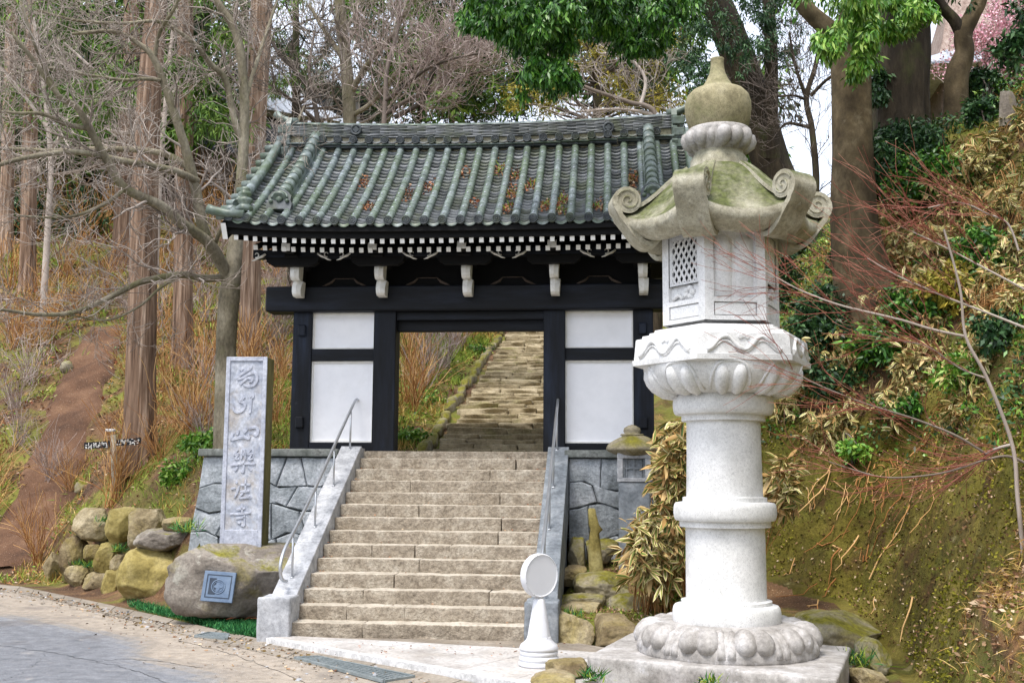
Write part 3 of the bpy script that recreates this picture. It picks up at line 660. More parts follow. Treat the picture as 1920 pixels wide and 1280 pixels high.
def GLX(px, py, lx):              # pixel -> (local y, local z) on the plane local x = lx
    d = ray(px, py); o = Vector((0, 0, CAM_Z)) - Vector((GO.x, GO.y, 0))
    t = (lx - o.dot(GX)) / d.dot(GX); p = o + d * t
    return p.dot(GY), p.z
def handrail(lx, label):
    root = empty('handrail', gl_world(lx, ST_Y0, -FLOOR_Z), GYAW, label, 'handrail')
    q = [GLX(px, py, ST_X0 - 0.15) for px, py in ((537, 1089), (530, 1087), (526, 1075), (527, 1052), (536, 1025), (560, 978), (600, 895), (640, 806), (663, 757), (668, 749), (673, 752), (675, 765), (674, 783))]
    pts = [(0, y - ST_Y0, z) for y, z in q]
    # round the corners
    fine = []
    for i in range(len(pts) - 1):
        p0, p1, p2, p3 = [Vector(pts[max(0, min(len(pts) - 1, i + j))]) for j in (-1, 0, 1, 2)]
        for t in np.linspace(0, 1, 6)[:-1]:
            fine.append(0.5 * ((2 * p1) + (-p0 + p2) * t + (2 * p0 - 5 * p1 + 4 * p2 - p3) * t * t + (-p0 + 3 * p1 - 3 * p2 + p3) * t ** 3))
    fine.append(Vector(pts[-1]))
    MB().tube(fine, 0.021, 10).build('rail', MAT['steel'], root)
    sl = RISE / TREAD
    for (px, py) in ((656, 850), (625, 925), (590, 1005), (547, 1100)):
        y, z = GLX(px, py, ST_X0 - 0.15); y -= ST_Y0; zb = ST_Z0 + RISE + sl * y + 0.12
        zt = min((abs(p.y - y), p.z) for p in fine)[1]
        # rail height straight above the post
        for a, b in zip(fine[:-1], fine[1:]):
            if (a.y - y) * (b.y - y) <= 0 and abs(b.y - a.y) > 1e-6: zt = max(zt, a.z + (b.z - a.z) * (y - a.y) / (b.y - a.y))
        p = MB().tube([(0, y, zb - 0.03), (0, y, zt)], 0.014, 8).build('post', MAT['steel'], root)
        MB().lathe([(0.03, zb - 0.004), (0.03, zb + 0.008), (0.015, zb + 0.014)], 10, (0, y, 0)).build('flange', MAT['steel'], p)
handrail(ST_X0 - 0.15, 'stainless steel handrail on the pale cheek wall beside the inscribed pillar')
handrail(ST_X1 + 0.13, 'stainless steel handrail on the dark cheek wall behind the round sign')

# ------------------------------------------------------------------ retaining walls
def masonry(name, x0, x1, label, batter_left=0.0, seed=1, rows=6):
    r = random.Random(seed); LY = -0.42
    root = empty(name, gl_world((x0 + x1) / 2, LY, -FLOOR_Z), GYAW, label, 'wall'); cx = (x0 + x1) / 2
    ztop = FLOOR_Z - 0.10
    hs = [r.uniform(0.8, 1.2) for _ in range(rows)]; s = sum(hs); zs = [-0.1]
    for h_ in hs: zs.append(zs[-1] + (ztop + 0.1) * h_ / s)
    zs[-1] = ztop
    def lx(z): return x0 - batter_left * (1 - z / ztop)
    jit = {}
    for i in range(rows):
        za, zb = zs[i], zs[i + 1]; n = max(2, round((x1 - x0) / r.uniform(0.34, 0.52)))
        us = [0.0] + sorted((k + r.uniform(-.28, .28)) / n for k in range(1, n)) + [1.0]
        for ua, ub in zip(us[:-1], us[1:]):
            def pt(u, row, z):
                xx = lx(z) + (x1 - lx(z)) * u
                zz = z + (0.06 * math.sin(xx * 4.1 + row * 1.7) + 0.035 * math.sin(xx * 9.3 + row * 2.3)) * (0 if row in (0, rows) else 1)
                return [xx - cx, zz]
            la, lb = (0 if ua == 0 else r.uniform(-.07, .07)), (0 if ub == 1 else r.uniform(-.07, .07))
            key = (i, round(ua, 4)); la = jit.get(key, la); jit[(i, round(ub, 4))] = lb
            um = (ua + ub) / 2
            poly = [pt(ua - la / 2, i, za), pt(um, i, za), pt(ub - lb / 2, i, za), pt(ub + lb / 2, i + 1, zb), pt(um, i + 1, zb), pt(ua + la / 2, i + 1, zb)]
            c = [sum(p[0] for p in poly) / 6, sum(p[1] for p in poly) / 6]
            def inset(dst):
                out = []
                for p in poly:
                    d = Vector((c[0] - p[0], c[1] - p[1])); out.append((p[0] + d.x / max(d.length, 1e-4) * dst * 1.2, p[1] + d.y / max(d.length, 1e-4) * dst * 1.2))
                return out
            a_, b_, c_ = inset(0.003), inset(0.006), inset(0.022)
            pr = r.uniform(-0.012, 0.016)
            m = MB(); v = [(p[0], 0.12, p[1]) for p in a_] + [(p[0], 0.012, p[1]) for p in b_] + [(p[0], -0.012 - pr, p[1]) for p in c_] + [(c[0], -0.02 - pr * 1.5, c[1])]
            fs = []
            for ring in (0, 6):
                for k in range(6): fs.append((ring + k, ring + (k + 1) % 6, ring + 6 + (k + 1) % 6, ring + 6 + k))
            for k in range(6): fs.append((12 + k, 12 + (k + 1) % 6, 18))
            m.add(v, fs, 0, False); m.build('stone', MAT['wall_stone'], root)
    m = MB(); m.prism([(lx(0) - cx + 0.03, -0.1), (x1 - cx, -0.1), (x1 - cx, ztop), (x0 - cx + 0.03, ztop)], 'y', 0.05, 0.6); m.build('backing', MAT['wall_joint'], root)
    n = max(2, round((x1 - x0) / 0.95))
    for k in range(n):
        a, b = x0 - 0.06 + (x1 - x0 + 0.06) * k / n, x0 - 0.06 + (x1 - x0 + 0.06) * (k + 1) / n
        rb('coping_slab', MAT['coping'], root, a - cx + 0.003, b - cx - 0.003, -0.07, 0.5, ztop + 0.005, FLOOR_Z + 0.015, amp=0.006, rnd=0.015, seg=0.12)
masonry('retaining_wall', -3.92, ST_X0 - 0.30, 'grey fitted stone retaining wall behind the inscribed pillar', 0.28, 5)
masonry('retaining_wall', ST_X1 + 0.30, 3.3, 'grey fitted stone retaining wall behind the small lantern post', 0.0, 9)

# ------------------------------------------------------------------ inscribed pillar on its boulder
def make_pillar():
    y = 14.75
    b0, b1 = W(411, 1028, y), W(490, 1028, y); t0 = W(464, 666, y)
    c = (b0 + b1) / 2; wd = (b1 - b0).length; hgt = t0.z - c.z; th = 0.36
    root = empty('inscribed_pillar', (c.x, c.y, c.z - 0.02), GYAW * 0.5, 'tall pale stone pillar carved with a column of Japanese characters', 'stone pillar')
    hw = wd / 2; e = 0.055; zb, zt = 0.26, hgt - 0.055
    m = MB().box(-hw, hw, 0.008, th, 0, hgt, 0.008); o = m.build('shaft', [MAT['pillar_stone'], MAT['pillar_side_shaded']], root)
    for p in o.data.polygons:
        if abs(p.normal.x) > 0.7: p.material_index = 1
    m = MB()                                   # raised rim and plain foot around the sunk panel
    m.box(-hw, -hw + e, -0.008, 0.02, 0, hgt, 0.005); m.box(hw - e, hw, -0.008, 0.02, 0, hgt, 0.005)
    m.box(-hw + e, hw - e, -0.008, 0.02, zt, hgt, 0.004); m.box(-hw + e, hw - e, -0.008, 0.02, 0, zb, 0.004)
    m.build('rim', MAT['pillar_rim'], root)
    R = Matrix.Rotation(-root.rotation_euler.z, 3, 'Z')
    def loc(px, py):
        d = ray(px, py); n = Vector((0, 1, 0)); n.rotate(Matrix.Rotation(root.rotation_euler.z, 3, 'Z'))
        o_ = Vector((0, 0, CAM_Z)) - root.location; t = -o_.dot(n) / d.dot(n); p = R @ (o_ + d * t); return p.x, p.z
    A = lambda pts: [loc(400 + x / 6.733, 660 + q / 6.737) for x, q in pts]
    B = lambda pts: [loc(400 + x / 6.4, 840 + q / 6.4) for x, q in pts]
    chars = [
        [A([(475, 170), (468, 200), (420, 238), (350, 280), (300, 335)]), A([(342, 207), (368, 232)]), A([(300, 340), (370, 325), (430, 285), (510, 258), (550, 300), (545, 370), (500, 422), (440, 432), (380, 412)]), A([(338, 405), (400, 348), (440, 325), (484, 338), (478, 368), (446, 372)])],
        [A([(392, 560), (362, 600), (335, 622), (385, 640), (395, 690), (360, 740), (305, 758), (262, 735), (256, 692)]), A([(495, 502), (502, 560), (462, 580)]), A([(474, 540), (470, 680), (460, 770)])],
        [A([(250, 1020), (226, 1098), (300, 1084), (380, 1072), (450, 1090), (440, 1030)]), A([(312, 988), (300, 1045)]), A([(430, 962), (388, 1018)]), A([(455, 962), (535, 948), (564, 1000), (540, 1050), (505, 1030)])],
        [B([(290, 20), (252, 80), (300, 68), (262, 128), (312, 124)]), B([(340, 20), (336, 130)]), B([(372, 18), (386, 130)]), B([(340, 76), (384, 76)]), B([(450, 10), (412, 70), (460, 68), (424, 130), (480, 124)]), B([(205, 206), (350, 186), (505, 192)]), B([(362, 150), (362, 280), (330, 268)]), B([(290, 220), (262, 272)]), B([(420, 220), (458, 268)])],
        [B([(268, 400), (290, 418)]), B([(210, 488), (268, 476)]), B([(250, 594), (290, 520), (312, 448)]), B([(330, 442), (446, 434)]), B([(386, 372), (386, 516)]), B([(320, 520), (430, 514)]), B([(358, 530), (312, 594), (438, 588)]), B([(420, 562), (446, 600)])],
        [B([(342, 680), (346, 780)]), B([(280, 736), (380, 720)]), B([(200, 790), (330, 785), (450, 770)]), B([(272, 842), (386, 826)]), B([(372, 800), (372, 918), (332, 924)]), B([(292, 880), (322, 902)])]]
    for ci, ch in enumerate(chars):
        m = MB(); wdt = 0.02 if ci < 3 else 0.015
        for st in ch:
            pts = [Vector((p[0], 0.008, p[1])) for p in st]; fine = []
            for i in range(len(pts) - 1):
                p0, p1, p2, p3 = [pts[max(0, min(len(pts) - 1, i + j))] for j in (-1, 0, 1, 2)]
                for t in np.linspace(0, 1, 5)[:-1]:
                    fine.append(0.5 * ((2 * p1) + (-p0 + p2) * t + (2 * p0 - 5 * p1 + 4 * p2 - p3) * t * t + (-p0 + 3 * p1 - 3 * p2 + p3) * t ** 3))
            fine.append(pts[-1]); n = len(fine)
            rr = [wdt * (0.72 + 0.4 * math.sin(PI * (0.15 + 0.8 * k / (n - 1)))) for k in range(n)]
            # ridge-shaped ribbon
            V = []
            for k in range(n):
                t = (fine[min(k + 1, n - 1)] - fine[max(k - 1, 0)]).normalized(); s = Vector((t.z, 0, -t.x)) * rr[k]
                V += [fine[k] - s, fine[k] - s * 0.72 + Vector((0, -0.014, 0)), fine[k] + s * 0.72 + Vector((0, -0.014, 0)), fine[k] + s]
            F = [(4 * k + j, 4 * k + 4 + j, 4 * k + 5 + j, 4 * k + 1 + j) for k in range(n - 1) for j in range(3)] + [(0, 1, 2, 3), (4 * n - 1, 4 * n - 2, 4 * n - 3, 4 * n - 4)]
            m.add(V, F, 0, False)
        m.build('character', MAT['pillar_rim'], root)
make_pillar()
def make_plaque_boulder():
    y = 14.35
    a, b = W(308, 1090, y), W(538, 1090, y); t, u = W(420, 1026, y), W(420, 1152, y)
    c = (a + b) / 2; sx = (b - a).length / 2; sz = (t.z - u.z) / 2 + 0.03
    root = empty('plaque_boulder', (c.x, y + 0.45, u.z), 0, 'big dark lichen-spotted boulder with a square metal plaque under the pillar', 'boulder')
    me = rock_mesh(sx * 1.05, 0.62, sz * 1.05, 44, sub=5, cuts=7, box=5.5, flat_top=0.9, mat=MAT['rock_dark'])
    link('boulder_body', me, root, (0, 0, sz - 0.02))
    # plaque with emblem, laid on the boulder's front
    P = W(419, 1096, y); pl = empty('plaque', (P.x - c.x, y - 0.24 - (y + 0.45), P.z - u.z)); pl.parent = root
    pl.rotation_euler = (math.radians(-12), math.radians(4), 0)
    h = 0.185; w_ = 0.195
    pm = MB().box(-w_, w_, -0.01, 0.03, -h, h, 0.005); pm2 = pm.build('plate', MAT['plaque'], pl)
    m = MB()
    for (x0, x1, z0, z1) in ((-0.155, -0.142, -0.14, 0.145), (0.142, 0.155, -0.14, 0.145), (-0.142, 0.142, 0.132, 0.145), (-0.142, 0.142, -0.14, -0.127)):
        m.box(x0, x1, -0.0125, 0.0, z0, z1)
    m.box(-0.118, -0.03, -0.0115, 0.0, -0.1, 0.1); m.build('border', MAT['plaque_dark'], pl)
    m = MB(); M_ = Matrix.Rotation(PI / 2, 4, 'X')
    m.lathe([(0.088, 0.008), (0.088, 0.016), (0.076, 0.016), (0.076, 0.008)], 28, caps=False)
    m.lathe([(0.066, 0.008), (0.066, 0.015), (0.060, 0.015), (0.060, 0.008)], 28, caps=False)
    pts = []
    for k in range(40):
        th = 2 * PI * k / 40; r_ = 0.040 * (1 + 0.32 * math.cos(4 * th)); pts.append((r_ * math.cos(th), r_ * math.sin(th)))
    m.prism(pts, 'z', 0.008, 0.018); m.xf(M_); m.build('emblem', MAT['plaque'], pl)
make_plaque_boulder()

# ------------------------------------------------------------------ rockery
def foot_depth(cx): return G(cx, 1090 + (cx - 85) * 50 / 245).y
RK = [(77, 112, 1036, 1090, .25, 'rock_tan', 'rounded tan boulder at the dirt path end of the rockery'),
      (110, 157, 1004, 1094, .4, 'rock_tan', 'upright tan boulder in the rockery next to the path end boulder'),
      (133, 203, 954, 1022, .95, 'rock_tan', 'large pale rounded boulder topping the rockery with a green tuft beside it'),
      (190, 257, 952, 1022, 1.0, 'rock_yellow', 'yellowish boulder topping the rockery between two paler boulders'),
      (236, 306, 952, 1034, .9, 'rock_tan', 'pale peaked boulder topping the rockery behind the long low stone'),
      (251, 347, 988, 1033, .5, 'rock_dark', 'long low brown stone lying above the big yellow boulder'),
      (154, 193, 1020, 1057, .7, 'rock_tan', 'small grey boulder wedged in the middle of the rockery'),
      (174, 217, 1016, 1075, .55, 'rock_yellow', 'middle-sized yellowish boulder wedged in the rockery below a green tuft'),
      (120, 169, 1060, 1105, .22, 'rock_tan', 'squarish tan boulder in the bottom row below the upright boulder'),
      (152, 206, 1074, 1115, .22, 'rock_tan', 'squarish tan boulder in the bottom row of the rockery, second from the yellow one'),
      (187, 237, 1068, 1125, .2, 'rock_yellow', 'pale yellow boulder in the bottom row touching the big yellow one'),
      (205, 238, 1040, 1075, .5, 'rock_tan', 'small squarish stone wedged against the big yellow boulder'),
      (219, 342, 1028, 1138, .25, 'rock_yellow', 'big yellow block-like boulder beside the plaque boulder'),
      (303, 358, 969, 995, .95, 'rock_tan', 'thin flat stone slab in the grass at the corner of the retaining wall')]
for i, (x0, x1, y0, y1, off, mt, lb) in enumerate(RK):
    d = foot_depth((x0 + x1) / 2) + off - 0.25
    rock_px('boulder', x0, x1, y0, y1, d, MAT[mt], 100 + i, lb, 'boulder', 'boulders of the rockery', cuts=10 if i == 12 else 18, sub=5, dy=0.5 if i == 12 else None)
# stones of the bed to the right of the stair
d1 = G(1110, 1212).y
SR = [(1030, 1113, 1152, 1218, d1, 'rock_tan', 'flat grey boulder edging the mossy bed beside the stair foot', 0.5),
      (1111, 1207, 1160, 1218, d1 - 0.1, 'rock_tan', 'flat grey boulder edging the mossy bed beside the big lantern', 0.5),
      (1042, 1134, 1113, 1132, 14.0, 'rock_moss', 'thin upper stone slab of the low step below the mossy rock', 0.3),
      (1041, 1138, 1130, 1155, 13.8, 'rock_tan', 'thick lower stone slab of the low step with green grass before it', 0.3),
      (1138, 1206, 1116, 1151, 13.9, 'rock_moss', 'brown stone of the low step beneath the bamboo grass edge', 0.25),
      (1202, 1258, 1116, 1148, 13.9, 'rock_tan', 'tan stone at the bamboo grass end of the low step', 0.25),
      (1082, 1178, 1072, 1120, 14.3, 'rock_moss', 'moss-covered rock carrying the thin upright stone', 0.35),
      (1052, 1102, 1060, 1088, 14.8, 'rock_tan', 'grey flat stone behind the mossy rock beside the stair cheek', 0.25),
      (1066, 1101, 1009, 1064, 15.3, 'rock_moss', 'dark upright rock in the corner between stair cheek and stone wall', 0.25),
      (1097, 1160, 1012, 1045, 15.45, 'rock_moss', 'low mossy rock at the foot of the stone wall', 0.25),
      (1026, 1102, 1240, 1266, 10.4, 'rock_tan', 'flat pinkish stone between the sign base and the lantern plinth', 0.3),
      (998, 1078, 1266, 1290, 9.9, 'rock_tan', 'flat tan stone at the apron edge before the sign base', 0.3),
      (1512, 1658, 1154, 1224, 12.6, 'rock_moss', 'large flat-topped boulder at the foot of the clay bank behind the lantern', 0.55),
      (1622, 1670, 1204, 1258, 11.2, 'rock_moss', 'narrow boulder beside the lantern plinth at the bank foot', 0.3),
      (1608, 1666, 1256, 1290, 10.4, 'rock_tan', 'small tan boulder beside the lantern plinth in the green tufts', 0.25)]
for i, (x0, x1, y0, y1, d, mt, lb, dy) in enumerate(SR):
    rock_px('boulder', x0, x1, y0, y1, d, MAT[mt], 300 + i, lb, 'boulder', 'stones right of the stair', cuts=15, dy=dy, box=4.0, sink=0.08)
def make_thin_stone():
    y = 14.45; a, b = W(1120, 1076, y), W(1120, 949, y); s = y / FPX
    root = tag(link('standing_stone', None) if False else None, None) if False else None
    prof = [(0.0, 14, 2), (0.1, 14, 1), (0.3, 13, -1), (0.5, 11, -2), (0.62, 9, -2), (0.68, 12, 2), (0.75, 10, -3), (0.9, 8, -6), (0.985, 7, -7), (1.0, 4, -7)]
    V = []; F = []; n = 10; hgt = b.z - a.z
    for t, hw, cx in prof:
        for k in range(n):
            th = 2 * PI * k / n; cxm = abs(math.cos(th)) ** 0.7 * (1 if math.cos(th) > 0 else -1)
            V.append((cx * s + hw * s * cxm, 0.055 * math.sin(th) * (1.1 - 0.4 * t), hgt * t))
    N = len(prof)
    for i in range(N - 1):
        for k in range(n): F.append((i * n + k, i * n + (k + 1) % n, (i + 1) * n + (k + 1) % n, (i + 1) * n + k))
    V.append((-7 * s, 0, hgt)); me = bpy.data.meshes.new('standing_stone')
    me.from_pydata(V, [], F + [tuple((N - 1) * n + k for k in range(n))]); me.materials.append(MAT['rock_olive']); me.update()
    o = link('standing_stone', me, None, (a.x, y + 0.3, a.z - 0.03)); smooth_edges(o, 50)
    tag(o, 'thin upright olive stone slab standing on a mossy rock', 'standing stone')
make_thin_stone()

# ------------------------------------------------------------------ small lantern post by the wall
def make_small_lantern():
    y = 15.15; P = lambda px, py: W(px, py, y); base = P(1190, 1045); s = y / FPX * 1.0
    root = empty('small_stone_lantern', tuple(base), GYAW, 'small stone lantern with mossy cap and latticed window before the stone wall', 'stone lantern')
    z = lambda py: P(1190, py).z - base.z
    rb('post', MAT['granite_grey'], root, -0.21, 0.21, 0.03, 0.4, -0.3, z(903), amp=0.006, rnd=0.012, seg=0.12)
    bx = MB(); zb, zt = z(903), z(852)
    bx.box(-0.225, 0.225, 0.02, 0.42, zb, zb + 0.05, 0.006); bx.box(-0.225, 0.225, 0.02, 0.42, zt - 0.05, zt + 0.02, 0.006)
    bx.box(-0.225, -0.15, 0.02, 0.42, zb + 0.05, zt - 0.05, 0.004); bx.box(0.15, 0.225, 0.02, 0.42, zb + 0.05, zt - 0.05, 0.004)
    bx.build('lamp_box', MAT['granite_light'], root)
    m = MB().box(-0.15, 0.15, 0.07, 0.1, zb + 0.05, zt - 0.05); wn = m.build('window', MAT['granite_grey'], root)
    m = MB()
    for k in range(3): x = -0.15 + 0.3 * (k + 0.5) / 3; m.box(x - 0.008 + (0.0), x + 0.008, 0.05, 0.072, zb + 0.05, zt - 0.05)
    zc = (zb + zt) / 2; m.box(-0.15, 0.15, 0.053, 0.075, zc - 0.01, zc + 0.01)
    m.box(-0.15, -0.125, 0.045, 0.072, zb + 0.05, zt - 0.05); m.box(0.125, 0.15, 0.045, 0.072, zb + 0.05, zt - 0.05); m.build('lattice', MAT['granite_grey'], wn)
    D, F = ICO[4]; V = D.copy()
    hw = 0.345; zc0, zc1 = z(853), z(820)
    u = np.maximum(np.abs(V[:, 0]), np.abs(V[:, 1])); V[:, :2] *= (1.0 + 0.12 * (1 - np.abs(V[:, 2]))[:, None])
    V[:, 2] = np.where(V[:, 2] > 0, V[:, 2], V[:, 2] * 0.35)
    r2 = np.hypot(V[:, 0], V[:, 1]); V[:, 2] += 0.25 * np.clip(r2 - 0.75, 0, 1)
    V = V * np.array([hw, hw * 0.85, (zc1 - zc0) * 1.0]); V += (fbm(V + 3, 4.0, 4) * 0.02)[:, None] * D
    link('cap', npmesh('cap', V, F, [MAT['rock_moss']], smooth=True), root, (0.0, 0.22, zc0 + 0.06))
    m = MB(); z0 = z(823)
    k_ = (z(793) - z0)
    m.lathe([(0.07, 0), (0.085, 0.02), (0.15, k_ * 0.35), (0.135, k_ * 0.42), (0.10, k_ * 0.42), (0.12, k_ * 0.6), (0.11, k_ * 0.78), (0.05, k_ * 0.95), (0.01, k_)], 20, (-0.02, 0.22, z0 - 0.01), fn=lambda r, z_, th: r * (1 + 0.1 * math.cos(6 * th) * (r > 0.12)))
    m.build('jewel', MAT['rock_moss'], root)
make_small_lantern()

# ------------------------------------------------------------------ round sign on a weighted base
def make_sign():
    z0 = 0.072; B = G(1011, 1252, z0); y = B.y; s = y / FPX * 1.01
    root = empty('round_sign', (B.x, B.y + 0.15, z0), 0, 'blank round white sign on a white cone stand before the stair', 'sign')
    z = lambda py: W(1011, py, B.y + 0.15).z - z0
    m = MB()
    prof = []
    zz = 0.0
    for k in range(3):
        h_ = 0.05; r_ = 0.195 - 0.006 * k
        prof += [(r_ - 0.012, zz + 0.0), (r_, zz + 0.008), (r_, zz + h_ - 0.012), (r_ - 0.012, zz + h_ - 0.004)]; zz += h_
    prof += [(0.185, zz), (0.188, zz + 0.02), (0.175, zz + 0.05), (0.13, zz + 0.085), (0.115, zz + 0.11), (0.112, zz + 0.125)]
    m.lathe(prof, 36); m.build('base', MAT['sign_white'], root); zt = zz + 0.125
    zc = z(1118)
    m = MB().lathe([(0.112, zt - 0.01), (0.105, zt + 0.01), (0.052, zc - 0.03), (0.045, zc - 0.02)], 24, fn=lambda r, z_, th: r * (1 + 0.035 * math.cos(8 * th)))
    m.build('stem', MAT['sign_white'], root)
    m = MB()
    for k in range(4): m.lathe([(0.03, zc - 0.04 + k * 0.013), (0.042, zc - 0.036 + k * 0.013), (0.042, zc - 0.03 + k * 0.013), (0.03, zc - 0.027 + k * 0.013)], 16)
    m.build('neck', MAT['concrete_white'], root)
    z1 = z(1038); R = (z1 - zc) / 2 + 0.005; cz = (z1 + zc) / 2
    M_ = Matrix.Translation((0.0, 0, cz)) @ Matrix.Rotation(math.radians(38), 4, 'Z') @ Matrix.Rotation(PI / 2, 4, 'X')
    m = MB().lathe([(R * 0.86, -0.045), (R * 0.97, -0.04), (R, -0.03), (R, 0.03), (R * 0.975, 0.04), (R * 0.95, 0.043), (R * 0.93, 0.036), (R * 0.92, 0.034)], 48); m.xf(M_)
    o = m.build('disc', MAT['sign_white'], root); smooth_edges(o, 35)
    m = MB()
    for an in range(8):
        th = an * PI / 4 + 0.3; m.lathe([(0.006, 0.03), (0.006, 0.044), (0.003, 0.047)], 8, (R * 0.955 * math.cos(th), R * 0.955 * math.sin(th), 0))
    m.xf(M_); b = m.build('rivets', MAT['steel'], root); tag(b, kind='stuff')
make_sign()
# ------------------------------------------------------------------ the gate
gate = empty('temple_gate', tuple(gl_world(0, 0, 0)), GYAW, 'black timber temple gate with white panels and grey-green tiled roof', 'gate')
BW, BB, DW = MAT['black_wood'], MAT['black_beam'], MAT['dark_wood']
HX = 3.36                                     # half width of the roof at the eaves
CX = -0.03                                    # middle of the gate in local x
def gbox(name, mat, x0, x1, y0, y1, z0, z1, b=0.008, parent=None):
    return MB().box(x0, x1, y0, y1, z0, z1, b).build(name, mat, parent or gate)
def make_body():
    # posts and jambs of the front wall
    for a, b in ((-2.745, -2.455), (2.36, 2.655)): gbox('post', BW, a, b, -0.04, 0.26, -0.01, 2.085)
    for a, b in ((-1.50, -1.165), (1.045, 1.365)): gbox('door_post', BW, a, b, -0.075, 0.26, -0.01, 2.085)
    gbox('main_beam', BB, -3.15, 3.12, -0.16, 0.24, 2.08, 2.46, 0.02)
    gbox('lintel', BB, -1.17, 1.05, -0.02, 0.12, 1.955, 2.082)
    gbox('head_rail', BB, -1.17, 1.05, 0.1, 0.24, 1.80, 1.96)
    for a, b in ((-2.46, -1.495), (1.36, 2.365)):
        gbox('rail', BB, a, b, -0.02, 0.14, 1.345, 1.525)
        gbox('sill', BB, a, b, -0.03, 0.14, -0.005, 0.125)
        for z0, z1 in ((0.125, 1.345), (1.525, 2.08)):
            pn = gbox('panel', MAT['plaster'], a + 0.005, b - 0.005, 0.055, 0.10, z0 + 0.003, z1 - 0.003, 0)
            f = MB(); e = 0.028
            f.box(a, a + e, 0.02, 0.06, z0, z1, 0.004); f.box(b - e, b, 0.02, 0.06, z0, z1, 0.004)
            f.box(a + e, b - e, 0.02, 0.06, z0, z0 + e, 0.004); f.box(a + e, b - e, 0.02, 0.06, z1 - e, z1, 0.004)
            f.build('frame', MAT['white_cap'], pn)
    # wooden pegs through the outer posts
    for x in (-2.60, 2.50):
        for z in (0.42, 1.80): gbox('peg', BW, x - 0.06, x + 0.06, -0.09, 0.0, z - 0.085, z + 0.085, 0.015)
    # rear posts, side beams
    for x in (-2.62, 2.5): gbox('rear_post', BW, x - 0.13, x + 0.13, 1.75, 2.01, -0.05, 2.5)
    gbox('rear_beam', BB, -3.1, 3.06, 1.72, 2.02, 2.5, 2.86, 0.02)
    for x in (-2.62, 2.5):
        gbox('side_beam', BB, x - 0.1, x + 0.1, 0.25, 1.76, 2.12, 2.44)
    gbox('upper_beam', BB, -3.1, 3.05, -0.1, 0.16, 2.95, 3.2)
    gbox('upper_wall', DW, -2.6, 2.5, 0.03, 0.10, 2.455, 2.96, 0)
    gbox('stone_sill', MAT['granite_step'], -2.9, 2.8, -0.12, 2.1, -0.12, -0.004)
make_body()

# ---- roof geometry
EY, EZ = -1.36, 3.135                         # eave line (centre of the end discs)
RY, RZ = 0.88, 4.90                           # foot of the ridge
def up(x): u = abs(x - CX) / HX; return 0.10 * u ** 4
def roofz(t, x=CX):                           # t: 0 at the eave, 1 at the ridge foot
    return EZ + (RZ - EZ) * (0.80 * t + 0.20 * t * t) + up(x) * (1 - t) + 0.06 * (abs(x - CX) / HX) ** 2 * t
def roofy(t): return EY + (RY - EY) * t
def rp(t, x, off=0.0):
    dt = 0.01; dy = roofy(t + dt) - roofy(t - dt); dz = roofz(t + dt, x) - roofz(t - dt, x); l = math.hypot(dy, dz)
    return Vector((x, roofy(t) - dz / l * off, roofz(t, x) + dy / l * off))
SLOPE_L = sum((rp((k + 1) / 40, CX) - rp(k / 40, CX)).length for k in range(40))
PITCH_X = 0.2535; NROW = 27
ROWX = [CX + (k - (NROW - 1) / 2) * PITCH_X for k in range(NROW)]
TR = 0.056
